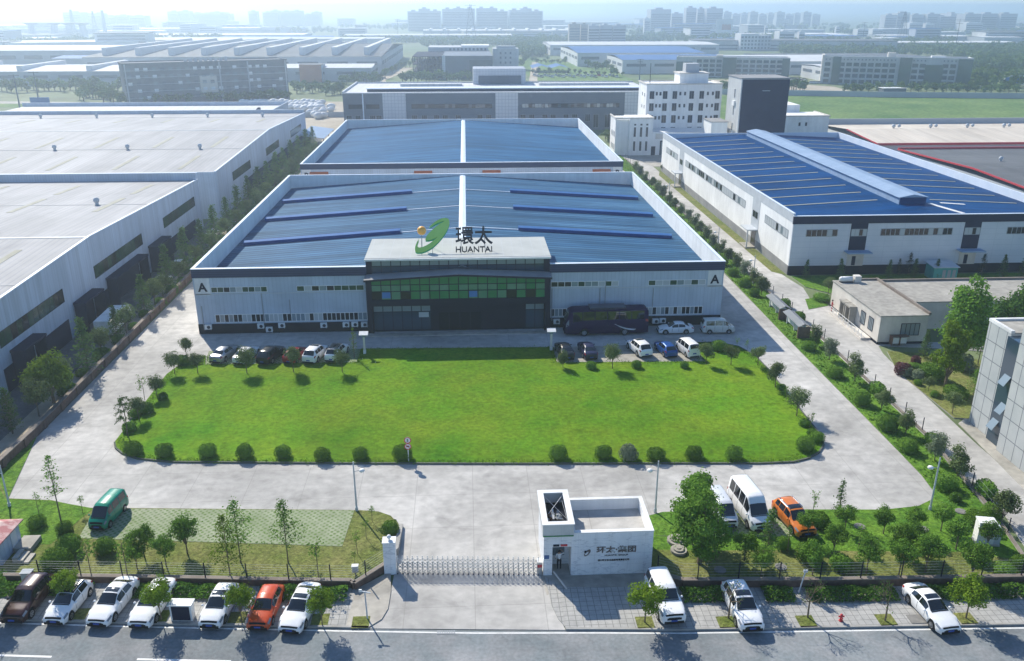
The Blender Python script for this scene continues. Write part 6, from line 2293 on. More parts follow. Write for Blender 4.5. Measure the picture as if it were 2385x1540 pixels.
    MB().box(L / 2 - .05, L / 2 + .035, -hw0 * .85, hw0 * .85, zb0 + .0, zb0 + .19).build('front_bumper', M['underbody'], t)
    MB().box(-L / 2 - .035, -L / 2 + .05, -hw0 * .85, hw0 * .85, zb0 + .0, zb0 + .14).build('rear_bumper', M['underbody'], t)
    if plate:
        zr2 = float(np.interp(L, bx, bz))
        MB().box(L / 2 + .021, L / 2 + .04, -.22, .22, zb0 + .17, zb0 + .30).build('front_plate', M['plate_blue'], t)
        MB().box(-L / 2 - .03, -L / 2 + .02, -.22, .22, zr2 - .38, zr2 - .25).build('rear_plate', M['plate_blue'], t)
    for sd in (1, -1):
        m_ = section(ws[0] + .25)
        x = L / 2 - (ws[0] + .25)
        MB().ball((x, sd * (m_[4][0] + .11), m_[4][1] + .06), .1, 8, 6, sq=.75).build('mirror', M[pm], t, True)
        for c in (wf, wb_):
            x = L / 2 - c
            hwm = float(np.interp(c, wx, ww))
            y1, y0 = sd * (hwm - .01), sd * (hwm - .22)
            w_ = MB().cyl((x, y0, wr), (x, y1, wr), wr, n=20).build('wheel', M['tyre'], t)
            r_ = MB()
            r_.cyl((x, y1 - sd * .02, wr), (x, y1 + sd * .012, wr), wr * .64, n=16, mi=0)
            for q in range(5):
                an = q * 2 * math.pi / 5
                r_.cyl((x + wr * .4 * math.cos(an), y1 + sd * .004, wr + wr * .4 * math.sin(an)), (x + wr * .4 * math.cos(an), y1 + sd * .016, wr + wr * .4 * math.sin(an)), wr * .12, n=6, mi=1)
            r_.build('rim', [M['rim'], M['tyre']], w_)
    if roof_rack:
        for sd in (1, -1):
            a_, c_ = spec['roof']
            z_ = H + .02
            MB().bar((L / 2 - a_ - .1, sd * rw_ * .88, z_), (L / 2 - c_ + .1, sd * rw_ * .88, z_ - .02), .05).build('roof_rail', M['chrome'], t)
    return t


SEDAN = dict(L=4.65, W=1.8, H=1.46, zb=.2, wr=.32, wheels=(.88, 3.6), roofw=.58,
             top=[(0, .62), (.1, .72), (.6, .86), (1.25, .98), (1.45, 1.04), (2.05, 1.40), (2.5, 1.46), (3.1, 1.43), (3.5, 1.32), (4.0, 1.06), (4.3, 1.03), (4.6, .95), (4.65, .82)],
             belt=[(0, .58), (.3, .68), (1.3, .88), (3.4, .95), (4.3, .96), (4.65, .78)], hw=[(0, .76), (.1, .83), (.4, .88), (.9, .9), (3.8, .9), (4.4, .84), (4.65, .72)],
             ws=(1.42, 2.08), rw=(3.42, 4.02), roof=(2.1, 3.4), sides=((1.75, 2.55), (2.62, 3.45)), sun=(2.2, 2.65))
SUV = dict(L=4.55, W=1.86, H=1.68, zb=.26, wr=.36, wheels=(.9, 3.58), roofw=.64,
           top=[(0, .78), (.1, .88), (.5, 1.0), (1.1, 1.08), (1.3, 1.13), (1.85, 1.58), (2.3, 1.68), (3.6, 1.66), (3.95, 1.58), (4.35, 1.12), (4.5, 1.05), (4.55, .9)],
           belt=[(0, .72), (.3, .82), (1.2, 1.0), (3.6, 1.08), (4.4, 1.06), (4.55, .85)], hw=[(0, .8), (.1, .87), (.4, .91), (.9, .93), (3.8, .93), (4.35, .87), (4.55, .76)],
           ws=(1.27, 1.88), rw=(3.92, 4.36), roof=(1.95, 3.85), sides=((1.65, 2.45), (2.52, 3.25), (3.32, 3.85)), sun=(2.05, 2.6))
HATCH = dict(L=4.1, W=1.74, H=1.47, zb=.2, wr=.31, wheels=(.82, 3.35), roofw=.57,
             top=[(0, .64), (.1, .76), (.5, .88), (1.0, .98), (1.2, 1.04), (1.8, 1.40), (2.3, 1.47), (3.2, 1.43), (3.5, 1.34), (3.9, 1.0), (4.05, .93), (4.1, .8)],
             belt=[(0, .6), (.3, .7), (1.1, .9), (3.3, .98), (3.9, .96), (4.1, .75)], hw=[(0, .74), (.1, .8), (.4, .85), (.85, .87), (3.4, .87), (3.9, .82), (4.1, .7)],
             ws=(1.17, 1.83), rw=(3.46, 3.9), roof=(1.9, 3.4), sides=((1.5, 2.35), (2.42, 3.3)), sun=(2.0, 2.5))
MICROVAN = dict(L=3.95, W=1.62, H=1.88, zb=.22, wr=.29, wheels=(.72, 3.1), roofw=.62,
                top=[(0, .72), (.06, .84), (.3, 1.0), (.45, 1.06), (1.05, 1.74), (1.4, 1.86), (2.5, 1.88), (3.7, 1.84), (3.88, 1.70), (3.95, 1.2)],
                belt=[(0, .68), (.3, .88), (.6, 1.05), (3.8, 1.1), (3.95, 1.0)], hw=[(0, .66), (.1, .74), (.3, .79), (.7, .81), (3.6, .81), (3.88, .78), (3.95, .74)],
                ws=(.46, 1.08), rw=(3.74, 3.93), roof=(1.3, 3.6), sides=((.85, 1.5), (1.6, 2.5), (2.6, 3.55)), hl=(.06, .3), tl=(3.7, 3.92))
MINIBUS = dict(L=5.4, W=1.95, H=2.55, zb=.28, wr=.34, wheels=(.95, 4.3), roofw=.72,
               top=[(0, .85), (.08, .98), (.5, 1.18), (.75, 1.26), (1.3, 1.95), (1.75, 2.45), (2.2, 2.55), (5.1, 2.52), (5.3, 2.4), (5.4, 1.6)],
               belt=[(0, .8), (.4, 1.05), (.9, 1.25), (5.2, 1.3), (5.4, 1.2)], hw=[(0, .78), (.1, .88), (.35, .94), (.8, .97), (5.0, .97), (5.3, .93), (5.4, .88)],
               ws=(.76, 1.36), rw=(5.2, 5.37), roof=(2.0, 5.0), sides=((1.2, 2.0), (2.1, 3.0), (3.1, 4.0), (4.1, 4.95)), hl=(.06, .35), tl=(5.15, 5.36))
OFFROAD = dict(L=4.75, W=1.88, H=1.88, zb=.34, wr=.4, wheels=(.95, 3.75), roofw=.68,
               top=[(0, .95), (.06, 1.05), (.4, 1.12), (1.25, 1.18), (1.45, 1.24), (1.9, 1.76), (2.3, 1.88), (4.3, 1.86), (4.55, 1.74), (4.7, 1.15), (4.75, 1.0)],
               belt=[(0, .9), (.3, 1.0), (1.3, 1.14), (4.5, 1.18), (4.75, .95)], hw=[(0, .78), (.1, .86), (.3, .92), (.9, .94), (4.3, .94), (4.65, .9), (4.75, .84)],
               ws=(1.43, 1.93), rw=(4.5, 4.69), roof=(2.0, 4.4), sides=((1.75, 2.5), (2.58, 3.4), (3.5, 4.4)), sun=(2.2, 2.6))
VAN = dict(MICROVAN, L=4.3, W=1.66, H=1.93, wheels=(.85, 3.4), top=[(0, .75), (.06, .88), (.4, 1.02), (.62, 1.08), (1.2, 1.78), (1.55, 1.9), (2.8, 1.93), (4.05, 1.89), (4.22, 1.72), (4.3, 1.2)],
           belt=[(0, .7), (.3, .88), (.75, 1.07), (4.1, 1.12), (4.3, 1.0)], hw=[(0, .66), (.1, .75), (.35, .81), (.8, .83), (3.9, .83), (4.22, .8), (4.3, .76)], ws=(.63, 1.24), rw=(4.1, 4.28), roof=(1.5, 3.95), sides=((1.0, 1.65), (1.75, 2.7), (2.8, 3.9)), tl=(4.05, 4.27))
BUS = dict(L=10.9, W=2.5, H=3.5, zb=.3, wr=.48, wheels=(2.5, 7.8), roofw=1.08,
           top=[(0, 1.5), (.08, 2.1), (.5, 3.2), (.9, 3.46), (1.5, 3.5), (10.6, 3.5), (10.85, 3.3), (10.9, 2.6)],
           belt=[(0, 1.15), (.3, 1.5), (1.2, 1.75), (2.5, 2.0), (10.7, 2.05), (10.9, 1.9)], hw=[(0, 1.0), (.15, 1.16), (.5, 1.24), (1, 1.25), (10.4, 1.25), (10.9, 1.15)],
           ws=(.06, .5), rw=(10.7, 10.88), roof=(1.2, 10.3), sides=((1.0, 2.2), (2.3, 3.8), (3.9, 5.4), (5.5, 7.0), (7.1, 8.6), (8.7, 10.3)), hl=(.12, .5), tl=(10.5, 10.85))

GS = 'cars parked along the street'
GL_ = 'cars parked nose-in along the lawn'


def place(o, x, y, hd, z=.14):
    o.location = (x, y, z)
    o.rotation_euler = (0, 0, rad(hd))
    return o


place(make_car('parked_car', 'dark maroon hatchback parked half in tree shade at the left end of the street row', 'car', SUV, 'paint_maroon', group=GS, sunroof=False), -31.7, 51.8, 266, .1)
place(make_car('parked_car', 'white hatchback with black roof and silver roof rails on the pavement', 'car', HATCH, 'paint_white', 'paint_black', GS, False, True), -28.75, 51.35, 264, .1)
place(make_car('parked_car', 'white saloon between the black-roofed hatchback and a saloon with a sunshade, its bonnet dappled', 'car', SEDAN, 'paint_white', group=GS), -25.6, 51.25, 262, .1)
o = place(make_car('parked_car', 'white saloon with a silvery blue sunshade, just left of the white roadside cabinet', 'car', SEDAN, 'paint_white', group=GS), -22.75, 50.95, 264, .1)
mat('sunshade', (.30, .52, .66), .3, metal=.3)
place(make_car('parked_car', 'white hatchback with sunroof parked just right of the white roadside cabinet', 'car', HATCH, 'paint_white', group=GS), -17.95, 50.4, 264, .1)
place(make_car('parked_car', 'bright orange-red hatchback on the pavement among white cars', 'car', HATCH, 'paint_red', group=GS, sunroof=False), -14.65, 50.05, 265, .1)
place(make_car('parked_car', 'white saloon at the right end of the street row, nearest the driveway', 'car', SEDAN, 'paint_white', group=GS), -12.2, 49.85, 260, .1)
place(make_car('parked_car', 'boxy white off-roader parked below the gatehouse wall', 'car', OFFROAD, 'paint_white', group=GS, sunroof=False), 13.5, 49.35, 274, .1)
place(make_car('parked_car', 'white compact off-roader with dark sunroof right of the gatehouse', 'car', SUV, 'paint_white', group=GS), 18.75, 48.3, 272, .1)
place(make_car('parked_car', 'white saloon alone at the right end of the street', 'car', SEDAN, 'paint_white', group=GS), 31.95, 47.45, 276, .1)
place(make_car('parked_van', 'emerald green small van on the grass pavers', 'van', MICROVAN, 'paint_green'), -30.3, 62.7, 263)
place(make_car('parked_minibus', 'tall white minibus half behind the garden trees', 'minibus', MINIBUS, 'paint_white'), 23.1, 60.3, 276)
place(make_car('parked_van', 'white van mostly hidden behind the big garden tree', 'van', VAN, 'paint_pearl'), 20.7, 60.3, 274)
place(make_car('parked_car', 'orange off-roader with a black sunroof beside the minibus', 'car', SUV, 'paint_orange', roof_rack=True), 26.35, 58.9, 279)
place(make_car('parked_car', 'silver grey saloon at the left end of the row behind the lawn', 'car', SEDAN, 'paint_silver', group=GL_, sunroof=False), -29.85, 97.9, 75)
place(make_car('parked_car', 'white saloon half covered by a round tree in the lawn row', 'car', SEDAN, 'paint_white', group=GL_, sunroof=False), -27.1, 97.4, 77)
place(make_car('parked_car', 'black off-roader with a pale tailgate in the left lawn row', 'car', SUV, 'paint_black', group=GL_), -24.1, 97.0, 74)
place(make_car('parked_car', 'dark red hatchback mostly hidden by a round tree', 'car', HATCH, 'paint_dark_red', group=GL_, sunroof=False), -21.2, 97.0, 76)
place(make_car('parked_car', 'white off-roader with roof window in full view in the left lawn row', 'car', SUV, 'paint_white', group=GL_), -18.75, 97.1, 76)
place(make_car('parked_car', 'white coupe-backed off-roader with a black rear window beside a round tree', 'car', SUV, 'paint_white', 'car_glass', GL_), -16.2, 97.4, 78)
place(make_car('parked_car', 'black saloon at the left end of the right lawn row', 'car', SEDAN, 'paint_black', group=GL_, sunroof=False), 11.6, 96.6, 96)
place(make_car('parked_car', 'navy-black saloon second in the right lawn row', 'car', SEDAN, 'paint_navy', group=GL_, sunroof=False), 14.45, 96.6, 95)
place(make_car('parked_car', 'white crossover with black sunroof in the right lawn row', 'car', SUV, 'paint_white', group=GL_), 20.9, 96.9, 104)
place(make_car('parked_car', 'bright blue hatchback between the white crossover and the white small van', 'car', HATCH, 'paint_blue', group=GL_, sunroof=False), 24.15, 96.5, 100)
place(make_car('parked_van', 'white small van at the right end of the lawn row', 'van', MICROVAN, 'paint_white', group=GL_), 26.75, 96.2, 103)
place(make_car('parked_car', 'white saloon standing side-on in the shade between coach and van', 'car', SEDAN, 'paint_white', sunroof=False), 27.0, 103.6, 180, .06)
place(make_car('parked_van', 'white passenger van side-on by the right corner of the main factory', 'van', VAN, 'paint_cream'), 32.6, 103.4, 0, .06)
bus = place(make_car('coach', 'dark purple coach parked along the factory front in deep shade', 'bus', BUS, 'paint_purple', sunroof=False, plate=False), 17.8, 104.0, 181, .06)
b = MB()
for k in range(3):
    pts = [(-1.2 - k * .1 - 2.4 * (1 - f) ** 1 + f * .2 * k, 0, .75 + .75 * f * f + .05 * k) for f in [i / 10 for i in range(11)]]
    for p, q in zip(pts[:-1], pts[1:]):
        b.bar((p[0] - .0, 1.262, p[2]), (q[0], 1.262, q[2]), .012, .07)
b.build('swoosh_mark', M['frame_white'], bus)
MB().box(2.2, -2.5, -.9, .9, 3.5, 3.72).build('roof_unit', M['paint_navy'], bus)
# vehicles in the left lane behind the trees
for i, (x, y, h, lab) in enumerate(((-47.0, 109.0, 92, 'white box lorry cab parked in the left lane beside the first loading door'), )):
    t = thing('parked_lorry', lab, 'lorry', (x, y, .05), rad(h))
    MB().box(-4.2, 1.6, -1.1, 1.1, .7, 2.5).build('cargo_box', M['white_paint'], t)
    cb_ = MB()
    cb_.add([(1.75, -1.05, .5), (3.5, -1.05, .5), (3.5, 1.05, .5), (1.75, 1.05, .5), (1.75, -1.0, 2.3), (2.9, -1.0, 2.3), (2.9, 1.0, 2.3), (1.75, 1.0, 2.3), (3.5, -1.0, 1.4), (3.5, 1.0, 1.4)],
            [(0, 3, 2, 1), (4, 5, 6, 7), (0, 1, 8, 5, 4), (3, 7, 6, 9, 2), (1, 2, 9, 8), (0, 4, 7, 3)])
    cb_.build('cab', M['white_paint'], t)
    MB().add([(3.46, -.85, 1.48), (3.46, .85, 1.48), (3.0, .85, 2.18), (3.0, -.85, 2.18)], [(0, 1, 2, 3)]).build('windscreen', M['car_glass'], t)
    for wx_ in (2.6, -1.6, -3.0):
        for sd in (1, -1):
            MB().cyl((wx_, sd * .8, .42), (wx_, sd * 1.05, .42), .42, n=14).build('wheel', M['tyre'], t)
for (x, y, h, lab) in ((-47.4, 137.5, 92, 'white saloon parked in the left lane between the near and the second warehouse door'), (-47.6, 158, 90, 'white saloon farther along the left lane by the gap between the warehouses'), (-47.2, 128.6, 91, 'white saloon glimpsed between the lane trees halfway along the near warehouse')):
    place(make_car('parked_car', lab, 'car', SEDAN, 'paint_white', group='cars in the left lane', sunroof=False, plate=False), x, y, h, .06)
# white egg-shaped drums in the yard behind the left warehouses
zd = zoomed(780, 360, 3.08)
drum = MB()
drum.ball((0, 0, 1.1), 1.15, 12, 8)
dm = bpy.data.meshes
t0 = thing('drum', 'white egg-shaped drum in the bare yard behind the left warehouses', 'drum', group='white drums in the yard')
body = MB().ball((0, 0, 1.15), 1.15, 14, 8).build('shell', M['white_paint'], t0, True)
body.scale = (1.65, 1, 1)
MB().box(-1.0, 1.0, -.5, .5, 0, .5).build('cradle', M['frame_grey'], t0)
spots = []
for r_, (x0, x1, y0, dx) in enumerate(((440, 1380, 95, 52), (930, 1370, 128, 52), (950, 1380, 160, 60))):
    x = x0
    while x < x1:
        spots.append((x, y0 + 22))
        x += dx
spots += [(1240, 245), (1290, 270), (1300, 215), (1340, 185), (1380, 235), (1395, 205), (1480, 175), (1478, 205), (1330, 290), (1390, 280), (1100, 195), (1160, 200), (1240, 190), (1270, 170)]
for i, (x, y) in enumerate(spots):
    px, py = zd(x, y)
    lab = 'white egg-shaped drum in the bare yard behind the left warehouses'
    if i == 0:
        t0.location = (px, py, .03)
        t0.rotation_euler = (0, 0, .9)
    else:
        dup(t0, (px, py, .03), .9 + rnd.uniform(-.5, .5), rnd.uniform(.85, 1.15), lab)
# cars in the far car parks: one small shared shape
fc = MB()
fc.add([(-2.2, -.9, .3), (2.2, -.9, .3), (2.2, .9, .3), (-2.2, .9, .3), (-2.2, -.9, .9), (2.2, -.9, .8), (2.2, .9, .8), (-2.2, .9, .9)], [(0, 1, 5, 4), (1, 2, 6, 5), (2, 3, 7, 6), (3, 0, 4, 7), (4, 5, 6, 7)], 0)
fc.add([(-1.9, -.85, .9), (1.2, -.85, .85), (1.2, .85, .85), (-1.9, .85, .9), (-1.4, -.7, 1.45), (.4, -.7, 1.45), (.4, .7, 1.45), (-1.4, .7, 1.45)], [(4, 5, 6, 7)], 0)
fc.add([(-1.9, -.85, .9), (1.2, -.85, .85), (1.2, .85, .85), (-1.9, .85, .9), (-1.4, -.7, 1.45), (.4, -.7, 1.45), (.4, .7, 1.45), (-1.4, .7, 1.45)], [(0, 1, 5, 4), (1, 2, 6, 5), (2, 3, 7, 6), (3, 0, 4, 7)], 1)
for x in (-1.3, 1.3):
    for y in (-.92, .7):
        fc.cyl((x, y, .32), (x, y + .22, .32), .32, n=8, mi=2)
fm_w = fc.mesh('distant_car', [M['paint_white'], M['car_glass'], M['tyre']])
fm_s = fc.mesh('distant_car', [M['paint_silver'], M['car_glass'], M['tyre']])
fm_r = fc.mesh('distant_car', [M['paint_red'], M['car_glass'], M['tyre']])


def far_car(px, py, rz, me, lab, grp):
    o = bpy.data.objects.new('distant_car', me)
    COL.objects.link(o)
    o.location = (px, py, .04)
    o.rotation_euler = (0, 0, rz)
    tag(o, lab, 'car', grp)


for i in range(24):
    x = 1345 + i * 25
    px, py = tl(2, x, 532 + (i % 3) * 5)
    me = fm_r if i == 18 else (fm_s if i % 5 == 2 else fm_w)
    col_ = 'red' if i == 18 else ('silver' if i % 5 == 2 else 'white')
    far_car(px, py, 1.4 + rnd.uniform(-.2, .2), me, '%s car in the far car park beside the blue carport' % col_ + ('' if i == 18 else ', one of a row'), 'cars in the far car park')
for i in range(16):
    px, py = tl(3, 735 + (i % 8) * 14, 575 + (i // 8) * 14 - (i % 8))
    me = fm_r if i in (5, 9) else (fm_s if i % 3 == 0 else fm_w)
    far_car(px, py, .6 + rnd.uniform(-.3, .3), me, 'small %s car in the crowded forecourt right of the dark tower' % ('red' if i in (5, 9) else 'silver' if i % 3 == 0 else 'white'), 'cars in the office forecourt')
for i in range(5):
    px, py = tl(3, 895 + i * 14, 585)
    far_car(px, py, 1.2, fm_w, 'white car in front of the white shed between the two panelled offices', 'cars by the white shed')
# ---------------------------------------------------------------- plants
leafmat('leaf_round', (0.079, 0.127, 0.043), (0.208, 0.265, 0.106), .25, 1.6)
leafmat('leaf_bright', (0.110, 0.196, 0.018), (0.220, 0.328, 0.034), .35, 1.2)
leafmat('leaf_mid', (0.083, 0.185, 0.027), (0.189, 0.327, 0.053), .3, 1.3)
leafmat('leaf_dark', (0.044, 0.106, 0.024), (0.119, 0.221, 0.045), .3, .9)
leafmat('leaf_conifer', (0.056, 0.124, 0.036), (0.149, 0.239, 0.067), .25, 1.5)
leafmat('leaf_dark_conifer', (.012, .03, .018), (.03, .06, .03), .2, 1.5)  # very dark green of the darker conifers
leafmat('leaf_ball', (0.089, 0.185, 0.027), (0.168, 0.292, 0.043), .2, 2.5)
leafmat('leaf_grey', (0.123, 0.167, 0.102), (0.232, 0.275, 0.174), .3, 2.0)
leafmat('leaf_purple', (.09, .04, .045), (.17, .085, .085), .25, 2.0)
leafmat('leaf_hedge', (0.059, 0.150, 0.024), (0.149, 0.283, 0.045), .25, 1.1)
leafmat('leaf_far', (0.079, 0.138, 0.045), (0.168, 0.239, 0.083), .2, .25, .3)
leafmat('leaf_wood', (0.071, 0.133, 0.043), (0.168, 0.239, 0.075), .2, .06, .1)
leafmat('leaf_tuft', (.07, .17, .012), (.13, .235, .02), .3, .3, .15)


def quads_mesh(name, pts, nrm, size, asp, rng, m, extra=None):
    """leaf-sized quads at pts facing nrm (both N x 3); extra = MB of other faces appended with material 1.."""
    N = len(pts)
    t = rng.normal(size=(N, 3))
    t -= nrm * (t * nrm).sum(1, keepdims=True)
    t /= np.linalg.norm(t, axis=1, keepdims=True) + 1e-9
    b = np.cross(nrm, t)
    sz = (size * rng.uniform(.65, 1.35, N))[:, None]
    a, c = t * sz * .5, b * sz * .5 * asp
    fold = nrm * sz * .12
    V = np.stack([pts - a * .9, pts - c + fold, pts + a, pts + c + fold], 1).reshape(-1, 3)
    F = np.arange(4 * N).reshape(N, 4)
    vs = [tuple(v) for v in V]
    fs = [tuple(int(i) for i in f) for f in F]
    mi = [0] * N
    mats = [M[m]]
    if extra is not None:
        n = len(vs)
        vs += extra.v
        fs += [tuple(i + n for i in f) for f in extra.f]
        mi += [k + 1 for k in extra.m]
        mats += [M[x] for x in extra.mats]
    me = bpy.data.meshes.new(name)
    me.from_pydata(vs, [], fs)
    for x in mats:
        me.materials.append(x)
    me.polygons.foreach_set('material_index', mi)
    me.update()
    return me


def unit(v):
    return v / (np.linalg.norm(v, axis=1, keepdims=True) + 1e-9)


def clump_points(rng, centres, radii, n, flat=.8):
    """points spread in and on the clumps, with normals leaning out and up"""
    k = rng.choice(len(centres), n, p=np.array(radii) ** 2 / np.sum(np.array(radii) ** 2))
    d = unit(rng.normal(size=(n, 3)))
    r = rng.uniform(.45, 1.05, n) ** .6
    far = rng.random(n) < .12
    r = np.where(far, rng.uniform(1.0, 1.5, n), r)
    p = np.array(centres)[k] + d * (r * np.array(radii)[k])[:, None] * np.array([1, 1, flat])
    nr = unit(d + np.array([0, 0, .45]) + rng.normal(size=(n, 3)) * .55)
    return p, nr


def broadleaf(seed, H, R, base, n, leaf, m, clumps=16, trunk_r=.09, squash=1.0, lean=0.0, cone=0.0, fill=.62):
    """trunk mesh and crown mesh of one tree; crown from z=base to H, radius R; cone narrows it upward"""
    rng = np.random.default_rng(seed)
    cz, rz = (base + H) / 2, (H - base) / 2
    C, Rr = [], []
    for i in range(clumps):
        d = unit(rng.normal(size=(1, 3)))[0]
        q = rng.uniform(.25, .82) if i else 0
        z = d[2] * q
        wid = 1 - cone * (z * .5 + .5)
        c = np.array([d[0] * q * R * wid + lean * (z + 1), d[1] * q * R * wid, cz + z * rz])
        C.append(c)
        Rr.append(R * rng.uniform(.26, .46) * (1 - cone * .5 * (z + .3)) * fill / .55)
    p, nr = clump_points(rng, C, Rr, n, .8 * squash)
    crown = quads_mesh('crown', p, nr, leaf, .7, rng, m)
    b = MB()
    bz = base + rz * .5
    b.tube([(0, 0, 0), (lean * .2, 0, base * .5), (lean * .5, 0, base), (lean * .8, 0, bz), (lean, 0, cz + rz * .5)], [trunk_r, trunk_r * .85, trunk_r * .75, trunk_r * .5, trunk_r * .2], 7)
    for c in C[1:9]:
        b.tube([(lean * .5, 0, base * rng.uniform(.8, 1.1)), tuple((c + np.array([0, 0, base])) / 2 + np.array([0, 0, .1])), tuple(c)], [trunk_r * .5, trunk_r * .3, trunk_r * .12], 5)
    return b.mesh('trunk', M['bark']), crown


def conifer(seed, H, R, base, leaf, m, whorls=11, per=6, dens=9, droop=.15, trunk_r=.07, power=.85, ragged=.25):
    rng = np.random.default_rng(seed)
    P_, N_ = [], []
    b = MB()
    b.tube([(0, 0, 0), (0, 0, H * .5), (0, 0, H * .97)], [trunk_r, trunk_r * .6, trunk_r * .12], 6)
    for i in range(whorls):
        f = i / (whorls - 1)
        z = base + (H * .97 - base) * f
        L = R * (1 - f) ** power + .12
        for j in range(per):
            a = rng.uniform(0, 2 * math.pi)
            l = L * rng.uniform(1 - ragged, 1 + ragged * .5)
            tip = np.array([math.cos(a) * l, math.sin(a) * l, z - droop * l + rng.normal() * .05])
            b.cyl((0, 0, z), tuple(tip), trunk_r * .22, trunk_r * .06, 4, cap=False)
            for s in np.linspace(.25, 1.05, dens):
                c = np.array([0, 0, z]) * (1 - s) + tip * s
                c[2] = z + (tip[2] - z) * s
                P_.append(c + rng.normal(size=3) * .09 * (1.2 - .4 * s) * (R + .4))
                N_.append(np.array([math.cos(a) * .3, math.sin(a) * .3, 1]) + rng.normal(size=3) * .45)
    P_, N_ = np.array(P_), unit(np.array(N_))
    return b.mesh('trunk', M['bark']), quads_mesh('crown', P_, N_, leaf, .55, rng, m)


def ball_mesh(seed, R, m='leaf_ball', n=1500, leaf=.13, sq=.85, low=.0, name='clipped_shrub'):
    rng = np.random.default_rng(seed)
    d = unit(rng.normal(size=(n, 3)))
    d[:, 2] = np.where(d[:, 2] < -.55, -d[:, 2], d[:, 2])
    bump = 1 + .09 * np.sin(d[:, 0] * 5 + seed) * np.cos(d[:, 1] * 4 - seed) + .06 * np.sin(d[:, 2] * 6 + seed) + rng.normal(size=n) * .05
    p = d * (R * bump)[:, None] * np.array([1, 1, sq]) + np.array([0, 0, R * sq * .72 + low])
    nr = unit(d + rng.normal(size=(n, 3)) * .5)
    core = MB().ball((0, 0, R * sq * .72 + low), R * .84, 14, 9, sq=sq)
    core.mats = [m]
    core.v = [v for v in core.v]
    return quads_mesh(name, p, nr, leaf, .8, rng, m, core)


def sapling(seed, H, m='leaf_mid', n=130, leaf=.16):
    rng = np.random.default_rng(seed)
    b = MB()
    b.tube([(0, 0, 0), (.03, .02, H * .5), (.0, 0, H)], [.035, .028, .01], 5)
    P_ = []
    for i in range(7):
        a, z = rng.uniform(0, 6.28), H * rng.uniform(.5, .95)
        l = rng.uniform(.2, .5)
        tip = (math.cos(a) * l, math.sin(a) * l, z + .25)
        b.cyl((0, 0, z), tip, .014, .005, 4, cap=False)
        for k in range(n // 7):
            P_.append(np.array(tip) * rng.uniform(.5, 1.1) * np.array([1, 1, 0]) + np.array([0, 0, z + .2 + rng.normal() * .12]) + rng.normal(size=3) * .11)
    P_ = np.array(P_)
    return b.mesh('trunk', M['bark']), quads_mesh('crown', P_, unit(rng.normal(size=P_.shape) + np.array([0, 0, .6])), leaf, .6, rng, m)


def bare_tree(seed, H, R):
    rng = np.random.default_rng(seed)
    b = MB()
    b.tube([(0, 0, 0), (.02, .03, H * .45)], [.075, .055], 6)
    P_ = []

    def grow(p, d, l, r, lev):
        q = p + d * l
        b.cyl(tuple(p), tuple(q), r, r * .6, 5 if lev < 2 else 4, cap=False)
        if lev == 3:
            P_.append(q)
            return
        for _ in range(3):
            nd = d + rng.normal(size=3) * .55 + np.array([0, 0, .12])
            grow(q, nd / np.linalg.norm(nd), l * rng.uniform(.6, .85), r * .55, lev + 1)
    for _ in range(4):
        d = np.array([rng.normal() * .8, rng.normal() * .8, 1.0])
        grow(np.array([.02, .03, H * .42]), d / np.linalg.norm(d), H * .2, .04, 0)
    P_ = np.array(P_)
    k = rng.integers(0, len(P_), 90)
    p = P_[k] + rng.normal(size=(90, 3)) * .12
    return b.mesh('trunk', M['bark']), quads_mesh('crown', p, unit(rng.normal(size=p.shape)), .13, .5, rng, 'leaf_dark')


def palm(seed, H):
    rng = np.random.default_rng(seed)
    b = MB()
    b.tube([(0, 0, 0), (.1, 0, H * .5), (0, .05, H)], [.07, .05, .03], 6)
    P_, N_ = [], []
    for lev in (.45, .68, .85, 1.0):
        for j in range(6):
            a = rng.uniform(0, 6.28)
            l = (1.15 - .45 * lev) * rng.uniform(.8, 1.2)
            pts = []
            for s in np.linspace(0, 1, 8):
                pts.append((math.cos(a) * l * s, math.sin(a) * l * s, H * lev + .35 * l * math.sin(s * 2.6) - .55 * l * s * s))
            b.tube(pts, [.015] * 8, 4)
            for q in pts[1:]:
                for _ in range(5):
                    P_.append(np.array(q) + rng.normal(size=3) * .07)
                    N_.append(rng.normal(size=3) * .5 + np.array([0, 0, 1]))
    return b.mesh('trunk', M['bark']), quads_mesh('crown', np.array(P_), unit(np.array(N_)), .2, .4, rng, 'leaf_dark')


PROTO = {}


def proto(key, fn):
    if key not in PROTO:
        PROTO[key] = fn()
    return PROTO[key]


def put_tree(name, label, pair, x, y, sc=1.0, z=.1, cat='tree', group=None, rz=None):
    t = thing(name, label, cat, (x, y, z), rnd.uniform(0, 6.28) if rz is None else rz, group)
    t.scale = (sc, sc, sc) if not isinstance(sc, tuple) else sc
    inst('trunk', pair[0], t)
    inst('crown', pair[1], t)
    return t


def put_one(name, label, me, x, y, sc=1.0, z=.08, cat='shrub', group=None):
    o = bpy.data.objects.new(name, me)
    COL.objects.link(o)
    o.location = (x, y, z)
    o.rotation_euler = (0, 0, rnd.uniform(0, 6.28))
    o.scale = (sc * rnd.uniform(.9, 1.12), sc * rnd.uniform(.9, 1.12), sc * rnd.uniform(.82, 1.1)) if not isinstance(sc, tuple) else sc
    return tag(o, label, cat, group)


